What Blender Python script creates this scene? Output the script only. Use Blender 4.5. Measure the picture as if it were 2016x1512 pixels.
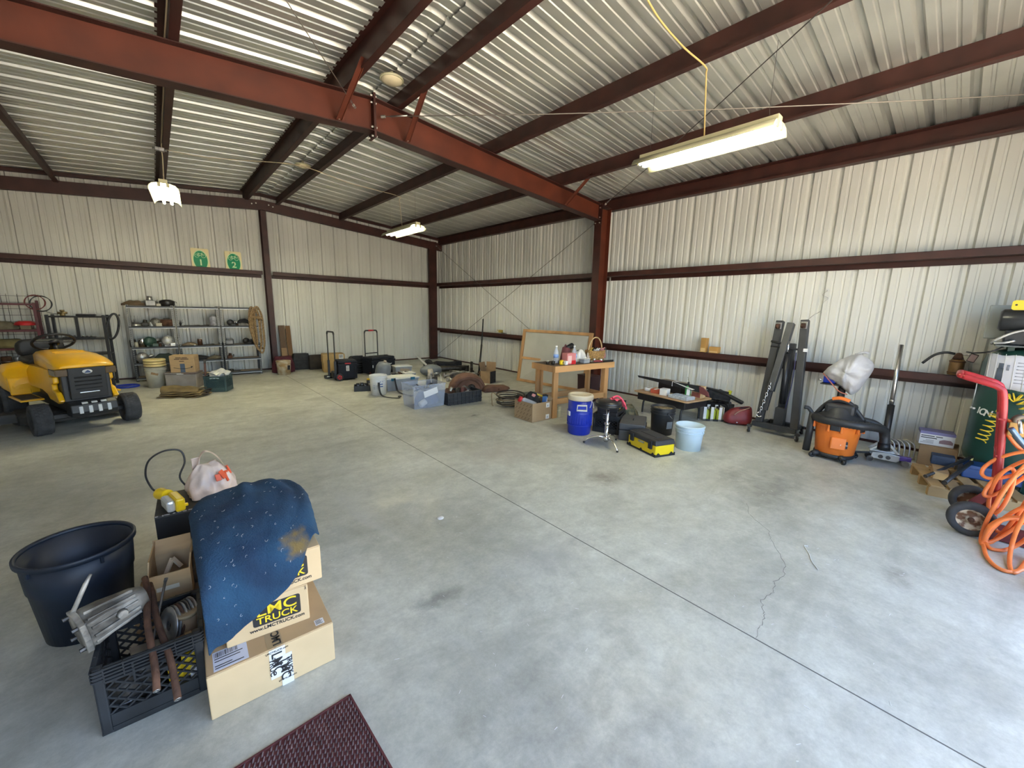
import bpy,bmesh,math,random
from mathutils import Vector,Matrix,Euler
PI = math.pi
R = math.radians
rnd = random.Random(7)
SC = bpy.context.scene
COL = SC.collection
for _o in list(bpy.data.objects):
 bpy.data.objects.remove(_o,do_unlink=True)
# ---------------------------------------------------------------- camera
cam_data = bpy.data.cameras.new('camera')
cam = bpy.data.objects.new('camera',cam_data)
COL.objects.link(cam)
cam_data.sensor_fit = 'HORIZONTAL'
cam_data.sensor_width = 36.0
cam_data.lens = 783.9 / 2016 * 36.0
cam_data.clip_start = 0.05
cam_data.clip_end = 500
_yaw,_pitch,_roll = 0.7257,-0.1840,0.0233
_f = Vector((math.sin(_yaw) * math.cos(_pitch),math.cos(_yaw) * math.cos(_pitch),math.sin(_pitch)))
_r0 = Vector((math.cos(_yaw),-math.sin(_yaw),0))
_u0 = _r0.cross(_f)
_r = _r0 * math.cos(_roll) + _u0 * math.sin(_roll)
_u = _u0 * math.cos(_roll) - _r0 * math.sin(_roll)
cam.matrix_world = Matrix(((_r.x,_u.x,-_f.x,-6.5669),(_r.y,_u.y,-_f.y,-10.8529),(_r.z,_u.z,-_f.z,1.5282),(0,0,0,1)))
SC.camera = cam
# ---------------------------------------------------------------- sky, sun, exposure
world = bpy.data.worlds.new('sky')
SC.world = world
world.use_nodes = True
_nt = world.node_tree
_nt.nodes.clear()
_sky = _nt.nodes.new('ShaderNodeTexSky')
_sky.sky_type = 'NISHITA'
_sky.sun_disc = False
_sky.sun_elevation = R(52)
_sky.sun_rotation = R(90)
_sky.air_density = 1.0
_sky.dust_density = 1.6
_sky.ozone_density = 1.0
_bg = _nt.nodes.new('ShaderNodeBackground')
_bg.inputs['Strength'].default_value = 0.40
_out = _nt.nodes.new('ShaderNodeOutputWorld')
_nt.links.new(_sky.outputs[0],_bg.inputs['Color'])
_nt.links.new(_bg.outputs[0],_out.inputs['Surface'])
sun_d = bpy.data.lights.new('sun','SUN')
sun_d.energy = 15.0
sun_d.angle = R(0.53)
sun_d.color = (1.0,0.94,0.84)
sun = bpy.data.objects.new('sun',sun_d)
COL.objects.link(sun)
# the sun stands beside the building, its rays run along the front and never come in through the door
sun.rotation_euler = Vector((-math.cos(R(52)),0.10,-math.sin(R(52)))).to_track_quat('-Z','Y').to_euler()
SC.view_settings.view_transform = 'Standard'
SC.view_settings.look = 'None'
SC.view_settings.gamma = 1.0
SC.view_settings.use_curve_mapping = False
SC.view_settings.exposure = 1.93
SC.cycles.max_bounces = 7
SC.cycles.diffuse_bounces = 4
SC.cycles.glossy_bounces = 2
SC.cycles.transmission_bounces = 4
SC.cycles.adaptive_threshold = 0.04
SC.cycles.caustics_reflective = False
SC.cycles.caustics_refractive = False
# ---------------------------------------------------------------- materials
MATS = {}
def mat(name,col,rough=0.6,metal=0.0,var=0.0,vscale=8.0,col2=None,bump=0.0,bscale=60.0,emit=0.0,trans=0.0,alpha=1.0,spec=0.5,coat=0.0,stretch=None,sheen=0.0,detail=4.0):
 if name in MATS:
  return MATS[name]
 m = bpy.data.materials.new(name)
 m.use_nodes = True
 nt = m.node_tree
 b = nt.nodes['Principled BSDF']
 b.inputs['Roughness'].default_value = rough
 b.inputs['Metallic'].default_value = metal
 b.inputs['Specular IOR Level'].default_value = spec
 b.inputs['Coat Weight'].default_value = coat
 b.inputs['Sheen Weight'].default_value = sheen
 b.inputs['Transmission Weight'].default_value = trans
 b.inputs['Alpha'].default_value = alpha
 c = (*col,1.0)
 b.inputs['Base Color'].default_value = c
 m.diffuse_color = c
 if emit:
  b.inputs['Emission Color'].default_value = c
  b.inputs['Emission Strength'].default_value = emit
 if var or col2 or bump:
  tc = nt.nodes.new('ShaderNodeTexCoord')
  vec = tc.outputs['Object']
  if stretch:
   mp = nt.nodes.new('ShaderNodeMapping')
   mp.inputs['Scale'].default_value = stretch
   nt.links.new(vec,mp.inputs['Vector'])
   vec = mp.outputs['Vector']
 if var or col2:
  n = nt.nodes.new('ShaderNodeTexNoise')
  n.inputs['Scale'].default_value = vscale
  n.inputs['Detail'].default_value = detail
  n.inputs['Roughness'].default_value = 0.40
  nt.links.new(vec,n.inputs['Vector'])
  rp = nt.nodes.new('ShaderNodeValToRGB')
  if col2:
   rp.color_ramp.elements[0].color = c
   rp.color_ramp.elements[1].color = (*col2,1)
   rp.color_ramp.elements[0].position = 0.5 - 0.5 * (1 - min(var,0.95)) * 0.6
   rp.color_ramp.elements[1].position = 0.5 + 0.5 * (1 - min(var,0.95)) * 0.6
  else:
   rp.color_ramp.elements[0].color = (*[max(0,x * (1 - var)) for x in col],1)
   rp.color_ramp.elements[1].color = (*[min(1,x * (1 + var)) for x in col],1)
   rp.color_ramp.elements[0].position = 0.3
   rp.color_ramp.elements[1].position = 0.7
  nt.links.new(n.outputs['Fac'],rp.inputs['Fac'])
  nt.links.new(rp.outputs['Color'],b.inputs['Base Color'])
 if bump:
  n2 = nt.nodes.new('ShaderNodeTexNoise')
  n2.inputs['Scale'].default_value = bscale
  n2.inputs['Detail'].default_value = 3.0
  nt.links.new(vec,n2.inputs['Vector'])
  bp = nt.nodes.new('ShaderNodeBump')
  bp.inputs['Strength'].default_value = bump
  bp.inputs['Distance'].default_value = 0.01
  nt.links.new(n2.outputs['Fac'],bp.inputs['Height'])
  nt.links.new(bp.outputs['Normal'],b.inputs['Normal'])
 MATS[name] = m
 return m
# ---------------------------------------------------------------- mesh builder
def frame_of(d):
 d = Vector(d).normalized()
 a = Vector((0,0,1)) if abs(d.z) < 0.95 else Vector((1,0,0))
 x = a.cross(d).normalized()
 return x,d.cross(x).normalized(),d
class B:
 def __init__(s):
  s.v,s.f,s.sm = [],[],[]
 def add(s,vs,fs,smooth=False):
  o = len(s.v)
  s.v += [tuple(v) for v in vs]
  s.f += [tuple(i + o for i in f) for f in fs]
  s.sm += [smooth] * len(fs)
  return s
 def box(s,x0,x1,y0,y1,z0,z1):
  return s.add([(x0,y0,z0),(x1,y0,z0),(x1,y1,z0),(x0,y1,z0),(x0,y0,z1),(x1,y0,z1),(x1,y1,z1),(x0,y1,z1)],
      [(0,3,2,1),(4,5,6,7),(0,1,5,4),(1,2,6,5),(2,3,7,6),(3,0,4,7)])
 def obox(s,c,size,rot=(0,0,0),taper=1.0):
  m = Euler(rot).to_matrix()
  a,b,d = size[0] / 2,size[1] / 2,size[2] / 2
  vs = [(-a,-b,-d),(a,-b,-d),(a,b,-d),(-a,b,-d),(-a * taper,-b * taper,d),(a * taper,-b * taper,d),(a * taper,b * taper,d),(-a * taper,b * taper,d)]
  return s.add([Vector(c) + m @ Vector(v) for v in vs],[(0,3,2,1),(4,5,6,7),(0,1,5,4),(1,2,6,5),(2,3,7,6),(3,0,4,7)])
 def bar(s,p0,p1,w,h,up=(0,0,1)):
  p0,p1 = Vector(p0),Vector(p1)
  d = (p1 - p0).normalized()
  upv = Vector(up)
  if abs(d.dot(upv)) > 0.98:
   upv = Vector((1,0,0))
  x = d.cross(upv).normalized() * (w / 2)
  y = x.cross(d).normalized() * (h / 2)
  vs = []
  for p in (p0,p1):
   vs += [p - x - y,p + x - y,p + x + y,p - x + y]
  return s.add(vs,[(0,1,2,3),(7,6,5,4),(0,4,5,1),(1,5,6,2),(2,6,7,3),(3,7,4,0)])
 def cyl(s,p0,p1,r0,r1=None,n=16,caps=True,smooth=True):
  r1 = r0 if r1 is None else r1
  p0,p1 = Vector(p0),Vector(p1)
  x,y,d = frame_of(p1 - p0)
  vs = []
  for p,r in ((p0,r0),(p1,r1)):
   for i in range(n):
    a = 2 * PI * i / n
    vs.append(p + x * (r * math.cos(a)) + y * (r * math.sin(a)))
  s.add(vs,[(i,(i + 1) % n,n + (i + 1) % n,n + i) for i in range(n)],smooth)
  if caps:
   o = len(s.v) - 2 * n
   s.f += [tuple(o + i for i in reversed(range(n))),tuple(o + n + i for i in range(n))]
   s.sm += [False,False]
  return s
 def tube(s,pts,r,n=8,closed=False,caps=True):
  pts = [Vector(p) for p in pts]
  k = len(pts)
  rr = r if isinstance(r,(list,tuple)) else [r] * k
  rings = []
  x = None
  for i in range(k):
   a = pts[i - 1] if (i or closed) else pts[0]
   b = pts[(i + 1) % k] if (i < k - 1 or closed) else pts[-1]
   d = (b - a)
   if d.length < 1e-9:
    d = Vector((0,0,1))
   d.normalize()
   if x is None:
    x,y,_ = frame_of(d)
   else:
    x = x - d * x.dot(d)
    if x.length < 1e-6:
     x,y,_ = frame_of(d)
    x.normalize()
    y = d.cross(x)
   rings.append([pts[i] + x * (rr[i] * math.cos(2 * PI * j / n)) + y * (rr[i] * math.sin(2 * PI * j / n)) for j in range(n)])
  return s.loft(rings,closed=closed,caps=caps,smooth=True)
 def loft(s,rings,closed=False,caps=True,smooth=True,wrap=True):
  k,n = len(rings),len(rings[0])
  vs = [p for rg in rings for p in rg]
  fs = []
  for i in range(k if closed else k - 1):
   j = (i + 1) % k
   for a in range(n if wrap else n - 1):
    b = (a + 1) % n
    fs.append((i * n + a,i * n + b,j * n + b,j * n + a))
  o = len(s.v)
  s.add(vs,fs,smooth)
  if caps and not closed and wrap:
   s.f += [tuple(o + i for i in reversed(range(n))),tuple(o + (k - 1) * n + i for i in range(n))]
   s.sm += [False,False]
  return s
 def lathe(s,prof,n=28,c=(0,0,0),m=None,smooth=True):
  M = m or Matrix.Identity(3)
  c = Vector(c)
  rings = [[c + M @ Vector((r * math.cos(2 * PI * j / n),r * math.sin(2 * PI * j / n),z)) for j in range(n)] for r,z in prof]
  return s.loft(rings,closed=prof[0][0] > 0.003 and prof[-1][0] > 0.003,caps=True,smooth=smooth)
 def prism(s,poly,d0,d1,axis='z',smooth=False):
  def P(a,b,d):
   return {'x': (d,a,b),'y': (a,d,b),'z': (a,b,d)}[axis]
  n = len(poly)
  vs = [P(a,b,d0) for a,b in poly] + [P(a,b,d1) for a,b in poly]
  s.add(vs,[(i,(i + 1) % n,n + (i + 1) % n,n + i) for i in range(n)],smooth)
  o = len(s.v) - 2 * n
  s.f += [tuple(o + i for i in reversed(range(n))),tuple(o + n + i for i in range(n))]
  s.sm += [False,False]
  return s
 def ball(s,c,r,n=12,sc=(1,1,1),rot=None,noise=0.0,seed=1):
  q = random.Random(seed)
  M = Euler(rot).to_matrix() if rot else Matrix.Identity(3)
  k = max(4,n // 2)
  rings = []
  for i in range(1,k):
   t = PI * i / k
   ring = []
   for j in range(n):
    a = 2 * PI * j / n
    w = r * (1 + noise * q.uniform(-1,1))
    ring.append(Vector(c) + M @ Vector((w * math.sin(t) * math.cos(a) * sc[0],w * math.sin(t) * math.sin(a) * sc[1],-w * math.cos(t) * sc[2])))
   rings.append(ring)
  o = len(s.v)
  s.loft(rings,caps=False,smooth=True)
  lo = len(s.v)
  s.v += [tuple(Vector(c) + M @ Vector((0,0,-r * sc[2]))),tuple(Vector(c) + M @ Vector((0,0,r * sc[2])))]
  for j in range(n):
   s.f.append((o + (j + 1) % n,o + j,lo))
   s.f.append((o + (k - 2) * n + j,o + (k - 2) * n + (j + 1) % n,lo + 1))
   s.sm += [True,True]
  return s
 def build(s,name,material,parent=None,bev=0.0,loc=None,rot=None,seg=2,sub=0,solid=0.0,w=False):
  if w and parent:
   q = parent
   while q.parent:
    q = q.parent
   lx,ly,lz = q.location
   s.v = [(a - lx,b - ly,c - lz) for a,b,c in s.v]
  me = bpy.data.meshes.new(name)
  me.from_pydata(s.v,[],s.f)
  bm = bmesh.new()
  bm.from_mesh(me)
  bmesh.ops.recalc_face_normals(bm,faces=bm.faces)
  bm.to_mesh(me)
  bm.free()
  me.polygons.foreach_set('use_smooth',s.sm[:len(me.polygons)] + [False] * (len(me.polygons) - len(s.sm)))
  me.materials.append(material)
  me.update()
  o = bpy.data.objects.new(name,me)
  COL.objects.link(o)
  if parent:
   o.parent = parent
  if loc:
   o.location = loc
  if rot:
   o.rotation_euler = rot
  if solid:
   md = o.modifiers.new('thickness','SOLIDIFY')
   md.thickness = solid
   md.offset = 0
  if bev:
   md = o.modifiers.new('edges','BEVEL')
   md.width = bev
   md.segments = seg
   md.limit_method = 'ANGLE'
   md.angle_limit = R(40)
  if sub:
   md = o.modifiers.new('smooth','SUBSURF')
   md.levels = sub
   md.render_levels = sub
  return o
def tag(o,label=None,cat=None,group=None,kind=None):
 if label:
  o['label'] = label
 if cat:
  o['category'] = cat
 if group:
  o['group'] = group
 if kind:
  o['kind'] = kind
 return o
def thing(name,label,cat,loc=(0,0,0),rz=0.0,group=None,rot=None,kind=None):
 o = bpy.data.objects.new(name,None)
 COL.objects.link(o)
 o.empty_display_size = 0.1
 o.location = loc
 o.rotation_euler = rot if rot else (0,0,rz)
 return tag(o,label,cat,group,kind)
def copy_tree(o,parent=None):
 c = o.copy()
 COL.objects.link(c)
 c.parent = parent
 for ch in list(o.children):
  copy_tree(ch,c)
 return c
def text(name,body,size,material,parent,loc,rot,depth=0.0006,align='CENTER',sx=1.0,bold=0.0,shear=0.0):
 cu = bpy.data.curves.new(name,'FONT')
 cu.body = body
 cu.size = size
 cu.align_x = align
 cu.align_y = 'CENTER'
 cu.extrude = depth
 cu.offset = bold
 cu.shear = shear
 t = bpy.data.objects.new(name,cu)
 COL.objects.link(t)
 me = bpy.data.meshes.new_from_object(t.evaluated_get(bpy.context.evaluated_depsgraph_get()))
 bpy.data.objects.remove(t,do_unlink=True)
 bpy.data.curves.remove(cu)
 me.materials.clear()
 me.materials.append(material)
 o = bpy.data.objects.new(name,me)
 COL.objects.link(o)
 o.parent = parent
 o.location = loc
 o.rotation_euler = rot
 o.scale = (sx,1,1)
 return o
# ================================================================ the building
FT = 0.3048
YN = -12.192           # near gable wall
XL = -9.144            # side wall opposite
XC = XL / 2
ZE = 3.56              # roof sheet at the eave
SL = 1 / 12.0
WHITE = mat('panel_white',(0.64,0.635,0.59),0.42,0.0,var=0.07,vscale=2.2,spec=0.5,stretch=(1,1,0.25))
ROOFM = mat('panel_roof',(0.66,0.66,0.61),0.38,0.72,var=0.08,vscale=3.0)
IRON = mat('red_oxide',(0.048,0.014,0.010),0.5,0.0,var=0.28,vscale=5.0,spec=0.45)
IRON_LIT = mat('red_oxide_lit',(0.105,0.023,0.010),0.5,0.0,var=0.22,vscale=4.0,spec=0.45)  # lit copy of the red oxide: door light on the webs put into the colour
BOLT = mat('zinc_bolt',(0.62,0.58,0.50),0.35,0.8)
DARKEDGE = mat('dark_sealant',(0.02,0.02,0.02),0.8)
def rib_profile(a0,a1,phase):
 """outline of ribbed sheet between a0 and a1: list of (a, depth outward)"""
 k0 = math.floor((a0 - phase) / FT) - 1
 k1 = math.ceil((a1 - phase) / FT) + 1
 pts = []
 for k in range(k0,k1 + 1):
  c = phase + k * FT
  pts += [(c - 0.036,0),(c - 0.017,0.041),(c + 0.017,0.041),(c + 0.036,0)]
  for q in (0.1016,0.2032):
   pts += [(c + q - 0.016,0),(c + q - 0.009,0.008),(c + q + 0.009,0.008),(c + q + 0.016,0)]
 out = []
 def dep(a):
  for (p,d),(p2,d2) in zip(pts,pts[1:]):
   if p <= a <= p2:
    return d + (d2 - d) * (a - p) / (p2 - p)
  return 0
 out.append((a0,dep(a0)))
 out += [(a,d) for a,d in pts if a0 + 1e-6 < a < a1 - 1e-6]
 out.append((a1,dep(a1)))
 return out
def sheet(prof,place,name,material,parent):
 """place(a, d, end) gives a point of the sheet; a thin double skin"""
 b = B()
 T = 0.0012
 rows = []
 for off in (0,T):
  for e in (0,1):
   rows.append([place(a,d + off,e) for a,d in prof])
 n = len(prof)
 vs = rows[0] + rows[1] + rows[2] + rows[3]
 fs = []
 for i in range(n - 1):
  fs.append((i,i + 1,n + i + 1,n + i))
  fs.append((2 * n + i,3 * n + i,3 * n + i + 1,2 * n + i + 1))
 b.add(vs,fs)
 return b.build(name,material,parent)
def struct(name,label=None,loc=(0,0,0)):
 o = thing(name,label,None,loc)
 o['kind'] = 'structure'
 return o
def zroof(x):
 return ZE + SL * min(-x,x - XL)
W3 = 3 * FT
# floor: four slabs parted by the sawn joints
floor = struct('floor','grey stained concrete slab floor with sawn joints')
# walls
wall_right = struct('wall_right','white ribbed metal side wall with steel girts')
k = 0
while -k * W3 > YN:
 a1,a0 = (0.1 if k == 0 else -k * W3),max(YN - 0.1,-(k + 1) * W3)
 pr = rib_profile(a0,a1,-0.369)
 sheet(pr,lambda a,d,e: (d + 0.0,a,e * (ZE + 0.045)),'wall_panel',WHITE,wall_right)
 k += 1
wall_back = struct('wall_back','white ribbed metal gable end wall')
k = 0
while -k * W3 > XL + 0.01:
 a1,a0 = (0.04 if k == 0 else -k * W3),max(XL - 0.04,-(k + 1) * W3)
 pr = rib_profile(a0,a1,-4.271)
 sheet(pr,lambda a,d,e: (a,d,e * (zroof(a) + 0.045)),'wall_panel',WHITE,wall_back)
 k += 1
wall_left = struct('wall_left','white ribbed metal side wall beside the mower')
k = 0
while -k * W3 > YN:
 a1,a0 = (0.1 if k == 0 else -k * W3),max(YN - 0.1,-(k + 1) * W3)
 pr = rib_profile(a0,a1,-0.369)
 sheet(pr,lambda a,d,e: (XL - d,a,e * (ZE + 0.045)),'wall_panel',WHITE,wall_left)
 k += 1
DX0, DX1, DZ = -7.6, -1.7, 3.25     # the open roller door in the near gable
wall_front = struct('wall_front','white ribbed metal gable wall with open vehicle door')
for a0,a1,zb in ((XL,DX0,0),(DX0,DX1,DZ),(DX1,0,0)):
 n = max(1,round((a1 - a0) / W3))
 for i in range(n):
  b0,b1 = a0 + (a1 - a0) * i / n,a0 + (a1 - a0) * (i + 1) / n
  pr = rib_profile(b0,b1,-4.271)
  sheet(pr,lambda a,d,e: (a,YN - d,zb if e == 0 else zroof(a) + 0.045),'wall_panel',WHITE,wall_front)
door_1 = struct('door_1','frame of the open vehicle door in front gable')
for x in (DX0,DX1):
 B().box(x - 0.06,x + 0.06,YN,YN + 0.16,0,DZ + 0.1).build('door_jamb',IRON,door_1,0.004)
B().box(DX0,DX1,YN,YN + 0.16,DZ,DZ + 0.1).build('door_header',IRON,door_1,0.004)
# roof sheets
ceiling = struct('ceiling','ribbed metal roof sheets seen from below')
k = 0
GAP = 0.13
while -k * W3 > YN:
 a1,a0 = (0.1 if k == 0 else -k * W3),max(YN - 0.1,-(k + 1) * W3)
 pr = rib_profile(a0,a1,-0.20)
 sheet(pr,lambda a,d,e: ((XC + GAP) if e else 0.1,a,(zroof(XC + GAP) if e else ZE - 0.1 * SL) + d),'roof_sheet',ROOFM,ceiling)
 sheet(pr,lambda a,d,e: ((XC - GAP) if e else XL - 0.1,a,(zroof(XC - GAP) if e else ZE - 0.1 * SL) + d),'roof_sheet',ROOFM,ceiling)
 for sgn in (1,-1):
  sheet(pr,lambda a,d,e: (XC + sgn * (0.36 if e == 0 else 0.0),a,zroof(XC + 0.36 if e == 0 else XC) + d + 0.022),'ridge_cap',ROOFM,ceiling)
 k += 1
def zsec(name,x_lip,y0,y1,zb,depth=0.2,fl=0.065,turn=1,parent=None,material=None,label=None):
 """Z purlin along y: web at x_lip, bottom flange to one side, top flange to the other"""
 t = 0.004
 o = B()
 o.box(x_lip - t / 2,x_lip + t / 2,y0,y1,zb,zb + depth)
 xa,xb = sorted((x_lip,x_lip - turn * fl))
 o.box(xa,xb,y0,y1,zb,zb + t)
 xa2,xb2 = sorted((x_lip - turn * fl,x_lip - turn * (fl - t)))
 o.box(xa2,xb2,y0,y1,zb + t,zb + 0.02)
 xa,xb = sorted((x_lip,x_lip + turn * fl))
 o.box(xa,xb,y0,y1,zb + depth - t,zb + depth)
 p = o.build(name,material or IRON,parent)
 p['kind'] = 'structure'
 if label:
  p['label'] = label
 return p
YF = -6.20   # middle frame
names = {1.5: 'lowest',2.88: 'middle',4.25: 'ridge'}
for d in (1.5,2.88,4.25):
 for side in (1,-1):
  x = -d if side == 1 else XL + d
  zb = 3.36 + d / 12
  where = 'beside the side wall girts' if side == 1 else 'over the mower'
  for bay,(y0,y1) in enumerate(((-0.02,YF),(YF,YN + 0.05))):
   zsec('purlin_beam',x,y1,y0,zb,turn=side,label=f"red oxide {names[d]} roof purlin {where}, {('back' if bay == 0 else 'front')} bay")
# eave struts (C sections)
for side in (1,-1):
 x = -0.035 if side == 1 else XL + 0.035
 for bay,(y0,y1) in enumerate(((-0.02,YF),(YF,YN + 0.05))):
  o = B()
  s = -1 if side == 1 else 1
  o.box(*sorted((x,x + s * 0.004)),y1,y0,3.345,3.555)
  o.box(*sorted((x,x + s * 0.11)),y1,y0,3.345,3.35)
  o.box(*sorted((x,x + s * 0.11)),y1,y0,3.555,3.56)
  o.box(*sorted((x + s * 0.106,x + s * 0.11)),y1,y0,3.35,3.375)
  tag(o.build('eave_beam',IRON),f"red oxide eave strut along {'the girt side' if side == 1 else 'the mower side'} wall top, {('back' if bay == 0 else 'front')} bay",kind='structure')
def girt(name,p0,p1,inward,zc,label,h=0.2):
 """horizontal wall girt: web horizontal, a lipped flange toward the room"""
 o = B()
 p0,p1,n = Vector(p0),Vector(p1),Vector(inward)
 t = 0.004
 # flange at the inner edge hangs down, flange at the wall stands up
 def slab(d0,d1,z0,z1):
  vs = []
  for z in (z0,z1):
   for p,d in ((p0,d0),(p1,d0),(p1,d1),(p0,d1)):
    q = p + n * d
    vs.append((q.x,q.y,z))
  o.add(vs,[(0,3,2,1),(4,5,6,7),(0,1,5,4),(1,2,6,5),(2,3,7,6),(3,0,4,7)])
 slab(0.0,0.205,zc - 0.002,zc + 0.002)
 slab(0.200,0.205,zc + 0.002,zc + 0.077)
 slab(0.186,0.205,zc + 0.073,zc + 0.077)
 slab(0.0,0.005,zc - 0.062,zc - 0.002)
 slab(0.0,0.018,zc - 0.066,zc - 0.062)
 b = o.build(name,IRON)
 return tag(b,label,kind='structure')
H1,H2 = 0.868,2.18
for side,x,n in (('girt side',0,(-1,0,0)),('mower side',XL,(1,0,0))):
 for zc,hn in ((H1,'lower'),(H2,'upper')):
  for bay,(y0,y1) in (('back',(-0.02,YF + 0.02)),('front',(YF - 0.02,YN + 0.02))):
   girt('girt_beam',(x,y0,0),(x,y1,0),n,zc,f'red oxide {hn} wall girt of {side} wall, {bay} bay')
for nm,(x0,x1) in (('between the posts',(-0.2,XC + 0.10)),('above the shelving',(XC - 0.10,XL + 0.2))):
 girt('girt_beam',(x0,0,0),(x1,0,0),(0,-1,0),H2,f'red oxide back wall girt {nm}')
for nm,(x0,x1) in (('beside the compressor',(-0.05,DX1)),('far end',(DX0,XL + 0.1))):
 girt('girt_beam',(x0,YN,0),(x1,YN,0),(0,1,0),H2,f'red oxide front wall girt {nm}')
# base angles
for nm,a in (('right',(-0.012,0.0,YN,0)),('left',(XL,XL + 0.012,YN,0)),('back',(XL,0,-0.012,0))):
 tag(B().box(*a,0,0.03).build('baseboard_' + nm,IRON),f'dark base angle along foot of {nm} wall',kind='structure')
def hsec(o,p0,p1,depth0,depth1,width,inward,side):
 pass
# main frame: columns and tapered rafters, built as web, flanges, plates and bolts
def main_frame(yc,rear):
 tw,tf,fw = 0.006,0.009,0.15
 for side in (1,-1):
  sx = -1 if side == 1 else 1
  x0 = 0 if side == 1 else XL
  nm = 'beside the table' if side == 1 else 'by the mower side'
  c = struct('steel_column',f'red oxide main frame column {nm}' + ('' if rear else ' in front gable'),(x0,yc,0))
  zb = 3.34
  B().prism([(sx * 0.205,0),(sx * 0.43,0),(sx * 0.47,zb),(sx * 0.205,zb)],-tw / 2,tw / 2,'y').build('web',IRON_LIT,c)
  B().box(*sorted((sx * 0.205,sx * (0.205 + tf))),-fw / 2,fw / 2,0,zb).build('outer_flange',IRON_LIT,c)
  fl = B()
  fl.add([(sx * 0.43,-fw / 2,0),(sx * (0.43 + tf),-fw / 2,0),(sx * (0.43 + tf),fw / 2,0),(sx * 0.43,fw / 2,0),
    (sx * 0.47,-fw / 2,zb - 0.25),(sx * (0.47 + tf),-fw / 2,zb - 0.25),(sx * (0.47 + tf),fw / 2,zb - 0.25),(sx * 0.47,fw / 2,zb - 0.25)],
    [(0,3,2,1),(4,5,6,7),(0,1,5,4),(1,2,6,5),(2,3,7,6),(3,0,4,7)])
  fl.build('inner_flange',IRON,c)
  B().box(*sorted((sx * 0.19,sx * 0.47)),-fw / 2 - 0.02,fw / 2 + 0.02,0,0.012).build('base_plate',IRON,c)
  # rafter
  r = struct('rafter_beam',f'red oxide tapered rafter on the column {nm}' + ('' if rear else ' in front gable'),(0,yc,0))
  xk = x0 + sx * 0.48
  zt = lambda x: 3.355 + SL * abs(x - x0)
  xr = XC + sx * -0.012
  dk,dr = 0.27,0.33
  pk,pr_ = zt(xk),zt(XC)
  B().add([(xk,-tw / 2,pk),(xr,-tw / 2,pr_),(xr,-tw / 2,pr_ - dr),(xk,-tw / 2,pk - dk),(xk,tw / 2,pk),(xr,tw / 2,pr_),(xr,tw / 2,pr_ - dr),(xk,tw / 2,pk - dk)],
    [(0,1,2,3),(7,6,5,4),(0,4,5,1),(1,5,6,2),(2,6,7,3),(3,7,4,0)]).build('web',IRON_LIT,r)
  for nme,za,zb2 in (('top_flange',pk,pr_),('bottom_flange',pk - dk,pr_ - dr)):
   dz = tf if nme == 'bottom_flange' else -tf
   xs = xk if nme == 'bottom_flange' else x0 + sx * 0.2
   zs = za if nme == 'bottom_flange' else zt(x0 + sx * 0.2)
   B().add([(xs,-fw / 2,zs),(xr,-fw / 2,zb2),(xr,fw / 2,zb2),(xs,fw / 2,zs),(xs,-fw / 2,zs + dz),(xr,-fw / 2,zb2 + dz),(xr,fw / 2,zb2 + dz),(xs,fw / 2,zs + dz)],
     [(0,3,2,1),(4,5,6,7),(0,1,5,4),(1,2,6,5),(2,3,7,6),(3,0,4,7)]).build(nme,IRON,r)
  # end plates with bolts
  ep = B().box(*sorted((XC,xr)),-0.08,0.08,pr_ - dr - 0.06,pr_ + 0.045).build('ridge_plate',IRON,r)
  kp = B().box(*sorted((xk - sx * 0.01,xk + sx * 0.004)),-0.08,0.08,pk - dk - 0.07,pk + 0.02).build('knee_plate',IRON,r)
  bl = B()
  for zz in (pr_ - 0.045,pr_ + 0.022,pr_ - dr + 0.045,pr_ - dr - 0.045):
   for yy in (-0.045,0.045):
    bl.cyl((xr,yy,zz),(xr - sx * 0.02,yy,zz),0.011,n=6,smooth=False)
  for q in range(4):
   for yy in (-0.045,0.045):
    zz = (pk - dk - 0.04,pk - dk + 0.05,pk - 0.06,pk - 0.0)[q]
    bl.cyl((xk,yy,zz),(xk + sx * 0.026,yy,zz),0.010,n=6,smooth=False)
  bl.build('bolt',BOLT,r)
  # flange braces from the rafter foot up to the purlins
  if rear:
   for d in (1.5,4.25):
    xp = x0 + sx * d
    zl = zt(xp) - (dk + (dr - dk) * d / 4.57) + 0.02
    for s2 in ((-1,) if d == 1.5 else (-1,)):
     br = B()
     br.bar((xp - sx * 0.06,s2 * 0.07,zl),(xp,s2 * 0.62,zt(xp) + 0.06),0.06,0.006,up=(0,0,1))
     br.bar((xp - sx * 0.06 + 0.022,s2 * 0.07,zl + 0.012),(xp + 0.022,s2 * 0.62,zt(xp) + 0.072),0.006,0.045,up=(0,0,1))
     brace = br.build('flange_brace',IRON_LIT,r)
     bb = B()
     bb.cyl((xp - sx * 0.06,s2 * 0.07 - 0.012,zl + 0.01),(xp - sx * 0.06,s2 * 0.07 + 0.012,zl + 0.01),0.011,n=6,smooth=False)
     bb.cyl((xp - 0.012,s2 * 0.6,zt(xp) + 0.06),(xp + 0.012,s2 * 0.6,zt(xp) + 0.06),0.011,n=6,smooth=False)
     bb.build('brace_bolt',BOLT,brace)
main_frame(YF,True)
main_frame(YN + 0.3,False)
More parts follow.
